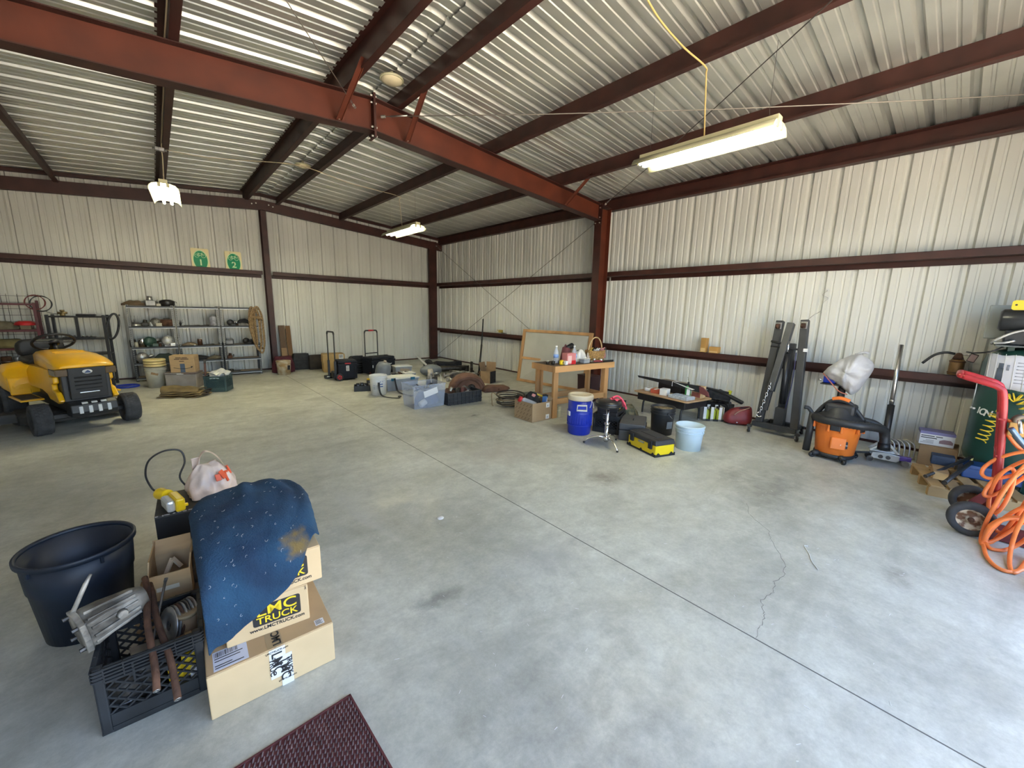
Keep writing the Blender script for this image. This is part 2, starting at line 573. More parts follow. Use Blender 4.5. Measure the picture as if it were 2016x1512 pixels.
# back gable frame: corner posts, middle post, C rafters and rake angle
for x0,x1,nm in ((-0.21,-0.45,'in the back corner behind the scrap parts'),(XL + 0.21,XL + 0.45,'in the back corner behind the red rack')):
 c = struct('corner_column',f'red oxide post {nm}',(0,0,0))
 a,b_ = sorted((x0,x1))
 B().box(a,b_,-0.215,-0.209,0,3.42).build('web',IRON,c)
 for q in (a,b_):
  B().box(q - 0.003,q + 0.003,-0.215,-0.14,0,3.42).build('flange',IRON,c)
c = struct('gable_column','red oxide gable post between shelving and planks',(XC,0,0))
B().box(-0.055,0.055,-0.225,-0.218,0,3.55).build('front_flange',IRON,c)
B().box(-0.055,0.055,-0.026,-0.02,0,3.6).build('rear_flange',IRON,c)
B().box(-0.004,0.004,-0.218,-0.026,0,3.6).build('web',IRON,c)
for side in (1,-1):
 sx = -1 if side == 1 else 1
 x0 = 0 if side == 1 else XL
 zt = lambda x: 3.385 + SL * abs(x - x0)
 xs,xe = x0 + sx * 0.03,XC
 r = struct('gable_rafter_beam','red oxide gable rafter above the ' + ('planks and toolboxes' if side == 1 else 'shelving'),(0,0,0))
 dp = 0.205
 def slab(y0,y1,o0,o1):
  vs = []
  for y in (y0,y1):
   for x,o_ in ((xs,o0),(xe,o0),(xe,o1),(xs,o1)):
    vs.append((x,y,zt(x) + o_))
  return B().add(vs,[(0,3,2,1),(4,5,6,7),(0,1,5,4),(1,2,6,5),(2,3,7,6),(3,0,4,7)])
 slab(-0.225,-0.22,-dp,0).build('web',IRON,r)
 slab(-0.22,-0.15,-0.005,0).build('top_flange',IRON,r)
 slab(-0.22,-0.15,-dp,-dp + 0.005).build('bottom_flange',IRON,r)
 rk = slab(-0.075,-0.0,0.112,0.172).build('rake_angle',IRON,r)
 bb = B()
 for q in (0.12,0.2):
  bb.cyl((XC - sx * -q,-0.238,zt(XC) - 0.05 - q * 0.3),(XC - sx * -q,-0.225,zt(XC) - 0.05 - q * 0.3),0.014,n=6,smooth=False)
 bb.build('bolt',BOLT,r)
# ---------------------------------------------------------------- concrete
def concrete():
 m = bpy.data.materials.new('concrete')
 m.use_nodes = True
 nt = m.node_tree
 N,L = nt.nodes.new,nt.links.new
 b = nt.nodes['Principled BSDF']
 geo = N('ShaderNodeNewGeometry')
 P = geo.outputs['Position']
 def noise(scale,detail=6,rough=0.6,sc=(1,1,1),dist=0.0):
  mp = N('ShaderNodeMapping')
  mp.inputs['Scale'].default_value = sc
  L(P,mp.inputs['Vector'])
  n = N('ShaderNodeTexNoise')
  n.inputs['Scale'].default_value = scale
  n.inputs['Detail'].default_value = detail
  n.inputs['Roughness'].default_value = rough
  n.inputs['Distortion'].default_value = dist
  L(mp.outputs['Vector'],n.inputs['Vector'])
  return n.outputs['Fac']
 def ramp(f,p0,p1,c0,c1):
  r = N('ShaderNodeValToRGB')
  r.color_ramp.elements[0].position,r.color_ramp.elements[1].position = p0,p1
  r.color_ramp.elements[0].color,r.color_ramp.elements[1].color = (*c0,1),(*c1,1)
  L(f,r.inputs['Fac'])
  return r.outputs['Color']
 def mix(f,a,c,mode='MIX'):
  x = N('ShaderNodeMix')
  x.data_type = 'RGBA'
  x.blend_type = mode
  if isinstance(f,(int,float)):
   x.inputs['Factor'].default_value = f
  else:
   L(f,x.inputs['Factor'])
  for sck,val in (('A',a),('B',c)):
   s_ = [i for i in x.inputs if i.name == sck and i.type == 'RGBA'][0]
   if isinstance(val,tuple):
    s_.default_value = (*val,1)
   else:
    L(val,s_)
  return [o for o in x.outputs if o.type == 'RGBA'][0]
 base = ramp(noise(0.55,8,0.65,dist=0.6),0.34,0.66,(0.40,0.395,0.335),(0.61,0.61,0.54))
 fine = ramp(noise(9,8,0.7),0.3,0.7,(0.80,0.80,0.80),(1.12,1.12,1.12))
 c = mix(1.0,base,fine,'MULTIPLY')
 c = mix(1.0,c,ramp(noise(45,6,0.75),0.3,0.7,(0.86,0.86,0.86),(1.08,1.08,1.08)),'MULTIPLY')
 swirl = ramp(noise(1.5,9,0.68,(1.0,1.6,1),0.7),0.46,0.66,(0,0,0),(1,1,1))
 c = mix(swirl,c,mix(0.42,c,(0.25,0.245,0.205)))
 pale = ramp(noise(0.8,6,0.65,(2.0,0.9,1),1.0),0.60,0.78,(0,0,0),(1,1,1))
 c = mix(pale,c,mix(0.5,c,(0.52,0.52,0.50)))
 # spills with a shape of their own: (x, y, rx, ry, darkness, colour)
 spots = ((-3.56,-8.80,0.16,0.14,0.6,(0.12,0.085,0.055)),(-2.18,-10.73,0.24,0.13,0.55,(0.11,0.095,0.08)),(-3.37,-10.80,0.10,0.08,0.5,(0.14,0.115,0.09)),
    (-3.24,-6.28,0.10,0.05,0.9,(0.03,0.02,0.015)),(-2.6,-9.9,0.5,0.22,0.35,(0.09,0.08,0.07)),(-2.5,-9.55,0.22,0.12,0.35,(0.1,0.08,0.07)),
    (-3.9,-7.7,0.45,0.35,-0.55,(0.42,0.38,0.34)),(-5.6,-10.2,0.5,0.35,0.3,(0.10,0.10,0.11)),(-4.9,-9.3,0.35,0.2,-0.3,(0.36,0.36,0.37)),
    (-5.6,-9.2,0.16,0.05,0.5,(0.07,0.07,0.07)))
 edge = noise(9,8,0.75,dist=0.5)
 for x,y,rx,ry,k,colr in spots:
  mp = N('ShaderNodeMapping')
  mp.vector_type = 'POINT'
  mp.inputs['Location'].default_value = (-x / rx,-y / ry,0)
  mp.inputs['Scale'].default_value = (1 / rx,1 / ry,0)
  L(P,mp.inputs['Vector'])
  ln = N('ShaderNodeVectorMath')
  ln.operation = 'LENGTH'
  L(mp.outputs['Vector'],ln.inputs[0])
  ad = N('ShaderNodeMath')
  ad.operation = 'MULTIPLY_ADD'
  L(edge,ad.inputs[0])
  ad.inputs[1].default_value = 2.6
  L(ln.outputs['Value'],ad.inputs[2])
  mr = N('ShaderNodeMapRange')
  L(ad.outputs[0],mr.inputs['Value'])
  mr.inputs['From Min'].default_value = 1.45
  mr.inputs['From Max'].default_value = 2.5
  mr.inputs['To Min'].default_value = abs(k)
  mr.inputs['To Max'].default_value = 0.0
  c = mix(mr.outputs[0],c,colr)
 L(c,b.inputs['Base Color'])
 rg = ramp(noise(2.3,5),0.3,0.7,(0.34,0.34,0.34),(0.62,0.62,0.62))
 L(rg,b.inputs['Roughness'])
 bp = N('ShaderNodeBump')
 bp.inputs['Strength'].default_value = 0.12
 bp.inputs['Distance'].default_value = 0.01
 L(noise(30,6),bp.inputs['Height'])
 L(bp.outputs['Normal'],b.inputs['Normal'])
 return m
CONC = concrete()
JX,JY,JW = -4.566,-6.154,0.0035
B().box(XL - 0.05,0.05,YN - 0.1,0.05,-0.16,-0.012).build('slab_base',mat('joint_dirt',(0.05,0.045,0.04),0.9),floor)
for x0,x1 in ((XL - 0.05,JX - JW),(JX + JW,0.05)):
 for y0,y1 in ((JY + JW,0.05),(YN - 0.1,JY - JW)):
  B().box(x0,x1,y0,y1,-0.15,0.0).build('slab',CONC,floor)
B().box(XL,JX - 0.004,JY - 0.0034,JY + 0.0034,-0.01,0.0004).build('joint_filler',mat('pale_filler',(0.46,0.43,0.36),0.8),floor)
B().box(JX - 0.0034,JX + 0.0034,YN,0,-0.01,0.0003).build('joint_filler',mat('dark_filler',(0.11,0.105,0.095),0.9),floor)
B().box(JX + 0.004,-2.9,JY - 0.0034,JY + 0.0034,-0.01,0.0002).build('joint_filler',MATS['pale_filler'],floor)
# hairline crack in the slab: a thin raised-lipped groove filled with dirt
crack = [(-3.055,-9.86),(-3.25,-9.95),(-3.42,-10.13),(-3.52,-10.17),(-3.75,-10.31),(-3.884,-10.347),(-4.02,-10.33),(-4.12,-10.36),(-4.25,-10.33),(-4.35,-10.38),(-4.45,-10.39),(-4.555,-10.411)]
cb = B()
for (xa,ya),(xb,yb) in zip(crack,crack[1:]):
 d = Vector((xb - xa,yb - ya,0))
 n = Vector((-d.y,d.x,0)).normalized()
 last = Vector((xa,ya,0))
 for i in range(1,7):
  q = Vector((xa,ya,0)) + d * i / 6 + n * rnd.uniform(-0.008,0.008)
  cb.bar(last + Vector((0,0,0.0003)),q + Vector((0,0,0.0003)),rnd.uniform(0.0012,0.003),0.0008)
  last = q
cb.build('floor_crack_line',mat('crack_dirt',(0.17,0.16,0.145),0.9),floor)
# open ground outside the door
tag(B().box(-60,60,-90,YN - 0.1,-0.5,-0.05).build('ground',mat('desert_ground',(0.50,0.44,0.35),0.9,var=0.15,vscale=0.6)),'pale dry ground outside the open door',kind='structure')
tag(B().box(-60,60,0.06,60,-0.5,-0.1).build('outside_ground',MATS['desert_ground']),'pale dry ground behind the building',kind='structure')
# ================================================================ shared materials and builders
BLACK = mat('black_plastic',(0.012,0.012,0.014),0.45,var=0.3,vscale=12)
BLACKM = mat('black_metal',(0.016,0.016,0.018),0.4,0.0,var=0.3,vscale=9)
BLACKF = mat('black_fabric',(0.014,0.014,0.016),0.9,var=0.4,vscale=20,bump=0.4,bscale=90)
RUBBER = mat('tyre_rubber',(0.045,0.045,0.048),0.85,var=0.25,vscale=18)
CHROME = mat('chrome',(0.75,0.75,0.76),0.18,1.0)
STEEL = mat('bare_steel',(0.42,0.41,0.40),0.38,0.9,var=0.25,vscale=14)
GALV = mat('galvanised',(0.50,0.50,0.51),0.45,0.85,var=0.15,vscale=16)
DKSTEEL = mat('greasy_steel',(0.10,0.092,0.085),0.5,0.6,var=0.5,vscale=14,bump=0.3,bscale=40)
RUST = mat('rusty_iron',(0.095,0.045,0.026),0.85,0.2,var=0.5,vscale=16,bump=0.4,bscale=70)
ALLOY = mat('cast_alloy',(0.10,0.092,0.08),0.55,0.45,var=0.6,vscale=11,col2=(0.42,0.40,0.36),bump=0.5,bscale=35)
CARD = mat('cardboard',(0.47,0.32,0.17),0.85,var=0.07,vscale=9,stretch=(1,1,4))
CARDP = mat('cardboard_pale',(0.60,0.44,0.25),0.82,var=0.05,vscale=9)
CARDD = mat('cardboard_dark',(0.30,0.19,0.10),0.88,var=0.12,vscale=9)
WOOD = mat('pine_wood',(0.50,0.27,0.11),0.6,var=0.28,vscale=5,stretch=(1,1,0.12),bump=0.1)
WOODX = mat('pine_wood_long',(0.52,0.29,0.12),0.6,var=0.28,vscale=5,stretch=(0.12,1,1),bump=0.1)
WOODD = mat('aged_wood',(0.13,0.078,0.045),0.75,var=0.35,vscale=6,stretch=(1,1,0.1),bump=0.15)
PAPER = mat('white_paper',(0.72,0.72,0.72),0.7)
PRINT = mat('black_print',(0.02,0.02,0.022),0.7)
PRINTW = mat('white_print',(0.75,0.75,0.74),0.6)
YELP = mat('yellow_print',(0.80,0.58,0.02),0.6)
TAPE = mat('packing_tape',(0.66,0.60,0.47),0.4)
WHITEP = mat('white_plastic',(0.68,0.68,0.66),0.4,var=0.08,vscale=10)
YELLOW = mat('yellow_plastic',(0.80,0.55,0.015),0.4,var=0.06)
REDP = mat('red_plastic',(0.50,0.015,0.02),0.4,var=0.1)
BLUEP = mat('blue_plastic',(0.01,0.035,0.38),0.35,var=0.1,vscale=6)
ORANGE = mat('orange_plastic',(0.80,0.20,0.02),0.4,var=0.08)
CLEAR = mat('clear_plastic',(0.86,0.88,0.93),0.12,trans=1.0,spec=0.3)
for _m in (CLEAR,):
 _m.node_tree.nodes['Principled BSDF'].inputs['IOR'].default_value = 1.08
def poly_text_rect(name,x0,x1,z0,z1,y,material,parent,t=0.0006):
 """thin printed patch lying on a face that looks toward -y"""
 return B().box(x0,x1,y - t,y,z0,z1).build(name,material,parent)
def bucket(o,h,r0,r1,bodymat,rings=2,handle=True,n=32,wall=0.004,handle_down=True,ang=0.4,ringmat=None):
 """open pail under parent o with its base at the origin: body, rim bands, bail"""
 pr = [(0.0,0.004),(r0 - wall,0.004),(r1 - wall,h - 0.002),(r1,h),(r1 + 0.001,h - 0.004),(r0,0.0),(0.0,0.0)]
 k = [(max(r,0.0005),z) for r,z in pr]
 B().lathe(k,n).build('body',bodymat,o)
 for i in range(rings):
  z = h - 0.012 - i * 0.035
  r = r0 + (r1 - r0) * z / h
  B().lathe([(r,z - 0.006),(r + 0.008,z - 0.005),(r + 0.009,z + 0.004),(r,z + 0.008)],n).build('rim_band',ringmat or bodymat,o)
 if handle:
  zh = h - 0.065
  rh = r0 + (r1 - r0) * zh / h + 0.006
  pts = []
  for i in range(15):
   a = PI * i / 14
   pts.append((rh * math.cos(a),-(rh + 0.008) * math.sin(a) * (0.75 if handle_down else 0.2),zh - (0.11 if handle_down else -0.9 * rh) * math.sin(a)))
  M = Matrix.Rotation(ang,3,'Z')
  hb = B().tube([M @ Vector(p) for p in pts],0.0025,6)
  hb.build('bail_handle',GALV,o)
  e = B()
  for s in (1,-1):
   e.cyl(M @ Vector((s * (rh - 0.006),0,zh)),M @ Vector((s * (rh + 0.008),0,zh)),0.010,n=10)
  e.build('bail_ear',bodymat,o)
 return o
def carton(o,sx,sy,h,m=None,tape='x',flaps=True,tapemat=None):
 """closed carton at the origin of o, base on z = 0"""
 m = m or CARD
 B().box(-sx / 2,sx / 2,-sy / 2,sy / 2,0,h - 0.004).build('body',m,o,0.004)
 g = 0.002
 if flaps:
  if tape == 'x':
   for s in (1,-1):
    B().box(-sx / 2 + 0.003,sx / 2 - 0.003,*sorted((s * g,s * (sy / 2 - 0.002))),h - 0.004,h).build('top_flap',m,o,0.0015)
  else:
   for s in (1,-1):
    B().box(*sorted((s * g,s * (sx / 2 - 0.002))),-sy / 2 + 0.003,sy / 2 - 0.003,h - 0.004,h).build('top_flap',m,o,0.0015)
 return o
def open_carton(o,sx,sy,h,m=None,flap=0.1,tilt=(0.5,0.5,0.5,0.5),t=0.005,inner=None):
 """open carton: four walls, floor and four flaps leaning outward (tilt in radians from upright; order -y, +y, -x, +x; None leaves a flap off)"""
 m = m or CARD
 B().box(-sx / 2,sx / 2,-sy / 2,sy / 2,0,t).build('bottom',m,o)
 B().box(-sx / 2,sx / 2,-sy / 2,-sy / 2 + t,0,h).build('front_wall',m,o)
 B().box(-sx / 2,sx / 2,sy / 2 - t,sy / 2,0,h).build('rear_wall',m,o)
 B().box(-sx / 2,-sx / 2 + t,-sy / 2 + t,sy / 2 - t,0,h).build('side_wall',m,o)
 B().box(sx / 2 - t,sx / 2,-sy / 2 + t,sy / 2 - t,0,h).build('side_wall',m,o)
 for i,a in enumerate(tilt):
  if a is None:
   continue
  L = (sx if i < 2 else sy) - 0.006
  b = B()
  b.box(-L / 2,L / 2,-t / 2,t / 2,0,flap)
  M = Matrix.Rotation(a,3,'X')
  rz = (0,PI,-PI / 2,PI / 2)[i]
  pos = ((0,-sy / 2 + t / 2,h),(0,sy / 2 - t / 2,h),(-sx / 2 + t / 2,0,h),(sx / 2 - t / 2,0,h))[i]
  Mz = Matrix.Rotation(rz,3,'Z')
  b.v = [tuple(Vector(pos) + Mz @ (M @ Vector(v))) for v in b.v]
  b.build('flap',m,o)
 return o
def wiggle(pts,k=6,amp=0.01,seed=1):
 q = random.Random(seed)
 out = []
 for a,b in zip(pts,pts[1:]):
  a,b = Vector(a),Vector(b)
  for i in range(k):
   p = a.lerp(b,i / k)
   out.append(p + Vector((q.uniform(-amp,amp),q.uniform(-amp,amp),q.uniform(-amp,amp))) if i else p)
 out.append(Vector(pts[-1]))
 return out
def smooth_path(pts,k=8):
 """Catmull-Rom through pts"""
 P = [Vector(p) for p in pts]
 P = [P[0] * 2 - P[1]] + P + [P[-1] * 2 - P[-2]]
 out = []
 for i in range(1,len(P) - 2):
  for j in range(k):
   t = j / k
   a,b,c,d = P[i - 1],P[i],P[i + 1],P[i + 2]
   out.append(0.5 * ((2 * b) + (c - a) * t + (2 * a - 5 * b + 4 * c - d) * t * t + (3 * b - a - 3 * c + d) * t ** 3))
 out.append(P[-2])
 return out
def cloth(rows,seed=1,amp=0.0,k=3):
 """grid of points (rows of equal length) -> smooth sheet mesh"""
 q = random.Random(seed)
 b = B()
 n = len(rows[0])
 vs = [Vector(p) + Vector((q.uniform(-amp,amp),q.uniform(-amp,amp),q.uniform(-amp,amp))) for r in rows for p in r]
 fs = [(i * n + j,i * n + j + 1,(i + 1) * n + j + 1,(i + 1) * n + j) for i in range(len(rows) - 1) for j in range(n - 1)]
 return b.add(vs,fs,True)
# ================================================================ the heap beside the door mat
# door mat
mat_o = thing('door_mat','dark maroon ribbed door mat on the concrete near the cartons','mat',(-6.142,-9.445,0),math.atan2(-0.35,0.013))
# the mat runs from its corner along two sides; local x along the right hand edge, local y along the far edge
MATM = mat('mat_pile',(0.135,0.095,0.095),0.9,var=0.35,vscale=45)
MATE = mat('mat_edge',(0.10,0.022,0.025),0.7)
ML,MW = 0.75,0.46
B().box(0,ML,-MW,0,0,0.004).build('backing',MATE,mat_o)
e = B()
for a in ((0,ML,-0.008,0),(0,ML,-MW,-MW + 0.008),(0,0.008,-MW,0),(ML - 0.008,ML,-MW,0)):
 e.box(*a,0.004,0.0075)
e.build('edging',MATE,mat_o,0.001)
p = B()
sp = 0.0135
ny = int((MW - 0.02) / sp)
nx = int((ML - 0.03) / 0.019)
for i in range(ny):
 y = -0.011 - i * sp
 for j in range(nx):
  x = 0.016 + j * 0.019 + (0.0095 if i % 2 else 0)
  q = rnd.uniform(0.8,1.15)
  p.add([(x - 0.0085,y + 0.0052,0.004),(x + 0.0085,y - 0.0008,0.004),(x + 0.0085,y - 0.0070,0.004),(x - 0.0085,y - 0.0010,0.004),(x - 0.0035,y + 0.0016,0.0105 * q),(x + 0.0045,y - 0.0030,0.0105 * q)],
    [(0,1,5,4),(1,2,5),(2,3,4,5),(3,0,4)])
tag(p.build('pile',MATM,mat_o),kind='stuff')
# --- blue tub
tub = thing('plastic_tub','large empty dark blue plastic tub standing beside the black crate','tub',(-6.953,-8.27,0))
TUB = mat('navy_plastic',(0.006,0.012,0.024),0.5,var=0.35,vscale=7)
h,r0,r1,t = 0.405,0.150,0.187,0.005
B().lathe([(0.001,0.006),(r0 - t,0.006),(r0 + 0.02 - t,h * 0.62),(r0 + 0.024 - t,h * 0.64),(r1 - t,h),(r1,h),(r0 + 0.028,h * 0.64),(r0 + 0.023,h * 0.62),(r0,0.0),(0.001,0.0)],48).build('body',TUB,tub)
B().lathe([(r1 - 0.004,h - 0.004),(r1 - 0.002,h + 0.010),(r1 + 0.008,h + 0.016),(r1 + 0.0125,h + 0.010),(r1 + 0.0115,h - 0.008),(r1 + 0.006,h - 0.01),(r1 + 0.006,h - 0.002)],48).build('rolled_rim',TUB,tub)
for a in (0.6,2.2,3.9,5.2):
 B().obox(((r1 + 0.002) * math.cos(a),(r1 + 0.002) * math.sin(a),h - 0.024),(0.012,0.012,0.03),(0,0,a)).build('stacking_lug',TUB,tub,0.002)
B().lathe([(0.001,0.007),(r0 - t - 0.002,0.007),(r0 - t - 0.002,0.016),(0.001,0.014)],40).build('dirt_in_bottom',mat('potting_dirt',(0.03,0.022,0.016),0.95,bump=0.8,bscale=60),tub)
# --- cartons
c1 = thing('shipping_carton','wide flat cardboard carton on the floor under the printed cartons','carton',(-6.34,-8.945,0),R(-2.2))
carton(c1,0.437,0.565,0.187,CARDP,tape='y')
for ch in c1.children:
 if ch.name.startswith('top_flap'):
  ch.data.materials[0] = CARD  # darker board on top: the shade of the upper face put into its colour
LW = -0.565 / 2
tp = B().box(-0.022,0.034,LW - 0.0012,LW,0.05,0.183).build('front_tape',PAPER,c1)
B().box(0.014,0.056,LW - 0.002,LW,0.0,0.14).build('front_tape',PAPER,c1)
B().box(-0.022,0.0,LW - 0.0022,LW - 0.0012,0.06,0.12).build('paper_label',PAPER,c1)
text('tape_print','LMC',0.052,PRINT,c1,(0.002,LW - 0.0026,0.115),(PI / 2,PI / 2,0),bold=0.0004)
text('tape_print','TRUC',0.030,PRINT,c1,(-0.014,LW - 0.0028,0.105),(PI / 2,PI / 2,0),bold=0.0003)
text('tape_print','LMC',0.048,PRINT,c1,(0.028,LW - 0.0028,0.075),(PI / 2,PI / 2,0),bold=0.0004)
text('tape_print','TRUCK',0.026,PRINT,c1,(0.045,LW - 0.0028,0.085),(PI / 2,PI / 2,0),bold=0.0006)
text('tape_print','LMCTRUCK.com',0.011,PRINT,c1,(0.006,LW - 0.0026,0.172),(PI / 2,0,0))
text('tape_print','LMCTRUCK.com',0.009,PRINT,c1,(0.035,LW - 0.0028,0.030),(PI / 2,0,0))
B().box(-0.025,0.03,LW + 0.003,LW + 0.10,0.187,0.1876).build('top_tape',mat('brown_tape',(0.36,0.26,0.15),0.3),c1)
text('tape_print','LMC',0.04,PRINT,c1,(0.012,LW + 0.05,0.1882),(0,0,PI / 2),bold=0.001)
lb = B().box(-0.195,-0.085,LW + 0.012,LW + 0.115,0.187,0.1878).build('shipping_label',mat('label_blue_white',(0.60,0.62,0.72),0.6),c1)
for i in range(18):
 x = -0.19 + i * 0.0042
 B().box(x,x + rnd.choice((0.0012,0.002,0.003)),LW + 0.082,LW + 0.108,0.1878,0.1882).build('barcode_line',PRINT,lb)
for yy,n_ in ((0.072,10),(0.058,9),(0.034,6),(0.022,10)):
 B().box(-0.19,-0.19 + n_ * 0.009,LW + yy,LW + yy + 0.004,0.1878,0.1882).build('print_line',PRINT,lb)
lb2 = B().box(0.155,0.19,LW + 0.02,LW + 0.055,0.187,0.1877).build('small_label',PAPER,c1)
for i in range(4):
 B().box(0.158,0.184 - i % 2 * 0.006,LW + 0.026 + i * 0.007,LW + 0.029 + i * 0.007,0.1877,0.188).build('print_line',PRINT,lb2)
c2 = thing('printed_carton','cardboard carton with black and yellow print, middle of the stack','carton',(-6.32,-8.905,0.187),R(-7))
carton(c2,0.296,0.46,0.168,CARDP,tape='y')
F2 = -0.23
def round_rect(x0,x1,z0,z1,r,n=5):
 pts = []
 for cx,cz,a0 in ((x1 - r,z1 - r,0),(x0 + r,z1 - r,PI / 2),(x0 + r,z0 + r,PI),(x1 - r,z0 + r,1.5 * PI)):
  for i in range(n + 1):
   a = a0 + PI / 2 * i / n
   pts.append((cx + r * math.cos(a),cz + r * math.sin(a)))
 return pts
def lmc_logo(o,y,xc,zc,s=1.0):
 lg = B().prism(round_rect(xc - 0.088 * s,xc + 0.088 * s,zc - 0.046 * s,zc + 0.046 * s,0.010 * s),y - 0.0008,y,'y').build('logo_panel',PRINT,o)
 text('logo_print','LMC',0.064 * s,YELP,lg,(xc,y - 0.0012,zc + 0.018 * s),(PI / 2,0,0),sx=1.2,bold=0.0006)
 text('logo_print','TRUCK',0.042 * s,YELP,lg,(xc,y - 0.0012,zc - 0.024 * s),(PI / 2,0,0),sx=1.1,bold=0.0005)
 text('address_print','www.LMCTRUCK.com',0.021 * s,PRINT,o,(xc,y - 0.0012,zc - 0.060 * s),(PI / 2,0,0),bold=0.0003)
lmc_logo(c2,F2,0.03,0.094,0.98)
text('address_print','LMC',0.01,PRINT,c2,(0.138,F2 - 0.0012,0.155),(PI / 2,PI / 2,0))
c3 = thing('printed_carton','cardboard carton with printed web address, top of the stack under the blanket','carton',(-6.305,-8.85,0.355),R(-3))
carton(c3,0.36,0.58,0.158,CARDP,tape='y')
lmc_logo(c3,-0.29,0.04,0.088,0.98)
tf = B()
tf.add([(0.168,-0.2,0.158),(0.198,-0.17,0.166),(0.178,-0.13,0.158),(0.15,-0.15,0.159)],[(0,1,2,3)])
tf.build('loose_tape',CLEAR,c3,solid=0.0008)
# --- blue blanket over the stack
BLANK = mat('blue_wool',(0.006,0.025,0.062),0.95,var=0.35,vscale=7,bump=0.5,bscale=160,col2=(0.014,0.060,0.125))
nt = BLANK.node_tree
bsdf = nt.nodes['Principled BSDF']
src = bsdf.inputs['Base Color'].links[0].from_socket
tc = [n for n in nt.nodes if n.type == 'TEX_COORD'][0]
mp = nt.nodes.new('ShaderNodeMapping')
mp.inputs['Location'].default_value = (-0.155 / 0.07,0.26 / 0.11,0)
mp.inputs['Scale'].default_value = (1 / 0.07,1 / 0.11,0)
nt.links.new(tc.outputs['Object'],mp.inputs['Vector'])
mp.inputs['Location'].default_value = (-1.17,2.65,-0.40)
mp.inputs['Scale'].default_value = (13,9,9)
ln = nt.nodes.new('ShaderNodeVectorMath')
ln.operation = 'LENGTH'
nt.links.new(mp.outputs[0],ln.inputs[0])
ns = nt.nodes.new('ShaderNodeTexNoise')
ns.inputs['Scale'].default_value = 26
nt.links.new(tc.outputs['Object'],ns.inputs['Vector'])
ad = nt.nodes.new('ShaderNodeMath')
ad.operation = 'MULTIPLY_ADD'
nt.links.new(ns.outputs['Fac'],ad.inputs[0])
ad.inputs[1].default_value = 1.5
nt.links.new(ln.outputs['Value'],ad.inputs[2])
mr = nt.nodes.new('ShaderNodeMapRange')
mr.inputs['From Min'].default_value = 0.9
mr.inputs['From Max'].default_value = 1.6
mr.inputs['To Min'].default_value = 0.8
mr.inputs['To Max'].default_value = 0.0
nt.links.new(ad.outputs[0],mr.inputs['Value'])
mx = nt.nodes.new('ShaderNodeMix')
mx.data_type = 'RGBA'
nt.links.new(mr.outputs[0],mx.inputs['Factor'])
nt.links.new(src,mx.inputs[6])
mx.inputs[7].default_value = (0.20,0.13,0.025,1)
nt.links.new(mx.outputs[2],bsdf.inputs['Base Color'])
bl = thing('blue_blanket','dark blue felt blanket with lint and an ochre stain over cartons','blanket',(-6.31,-8.85,0.513))
def low_edge(x):
 pts = [(-6.56,0.272),(-6.50,0.262),(-6.462,0.292),(-6.40,0.338),(-6.328,0.370),(-6.25,0.424),(-6.208,0.487),(-6.179,0.55),(-6.10,0.585)]
 for (a,b),(c,d) in zip(pts,pts[1:]):
  if x <= c:
   return b + (d - b) * max(0,x - a) / (c - a)
 return pts[-1][1]
def low_s(x):
 return sum(low_edge(x + k * 0.012) for k in (-2,-1,0,1,2)) / 5
NU,NV = 40,56
prof_yz = smooth_path([(0,-8.37,0.49),(0,-8.41,0.555),(0,-8.55,0.618),(0,-8.78,0.632),(0,-8.97,0.612),(0,-9.09,0.572),(0,-9.155,0.51),(0,-9.182,0.43),(0,-9.190,0.34),(0,-9.186,0.25)],10)
cum = [0.0]
for a_,b_ in zip(prof_yz,prof_yz[1:]):
 cum.append(cum[-1] + (b_ - a_).length)
def at_len(L):
 for k_ in range(1,len(cum)):
  if L <= cum[k_]:
   t_ = (L - cum[k_ - 1]) / (cum[k_] - cum[k_ - 1])
   return prof_yz[k_ - 1].lerp(prof_yz[k_],t_)
 return prof_yz[-1].copy()
def len_at_z(z):
 for k_ in range(len(cum) - 1,0,-1):
  if prof_yz[k_ - 1].z >= z >= prof_yz[k_].z:
   t_ = (prof_yz[k_ - 1].z - z) / (prof_yz[k_ - 1].z - prof_yz[k_].z)
   return cum[k_ - 1] + (cum[k_] - cum[k_ - 1]) * t_
 return cum[-1]
rows = []
for j in range(NV + 1):
 v = j / NV
 row = []
 for i in range(NU + 1):
  u = i / NU
  xh = -6.553 + (-6.125 + 6.553) * u
  Lm = len_at_z(min(low_s(xh),0.60))
  L = Lm * v
  p_ = at_len(L)
  s = min(1,L / 0.75)
  xl = -6.42 - 0.133 * min(1,s / 0.40) ** 0.7
  xr = -6.15 + 0.075 * min(1,s / 0.45) ** 0.7 - 0.048 * max(0,(s - 0.55) / 0.45)
  x = xl + (xr - xl) * u
  dome = (1 - 0.30 * abs(2 * u - 1) ** 3)
  y,z = p_.y,0.5 + (p_.z - 0.5) * dome if p_.z > 0.5 else p_.z
  z += 0.020 * math.exp(-((u - 0.50 + 0.10 * s) / 0.055) ** 2) * math.exp(-((s - 0.35) / 0.3) ** 2)
  z += 0.016 * math.exp(-((u - 0.74 - 0.35 * (s - 0.4)) / 0.07) ** 2) * math.exp(-((s - 0.45) / 0.25) ** 2) - 0.022 * math.exp(-((u - 0.86) / 0.06) ** 2) * math.exp(-((s - 0.5) / 0.22) ** 2)
  y -= 0.014 * math.exp(-((u - 0.25 - 0.1 * v) / 0.09) ** 2) * v * v + 0.010 * math.exp(-((u - 0.62) / 0.10) ** 2) * v * v
  z += 0.003 * math.sin(7 * u * PI + 3 * v) * math.sin(5 * v * PI)
  row.append((x,y,z))
 rows.append(row)
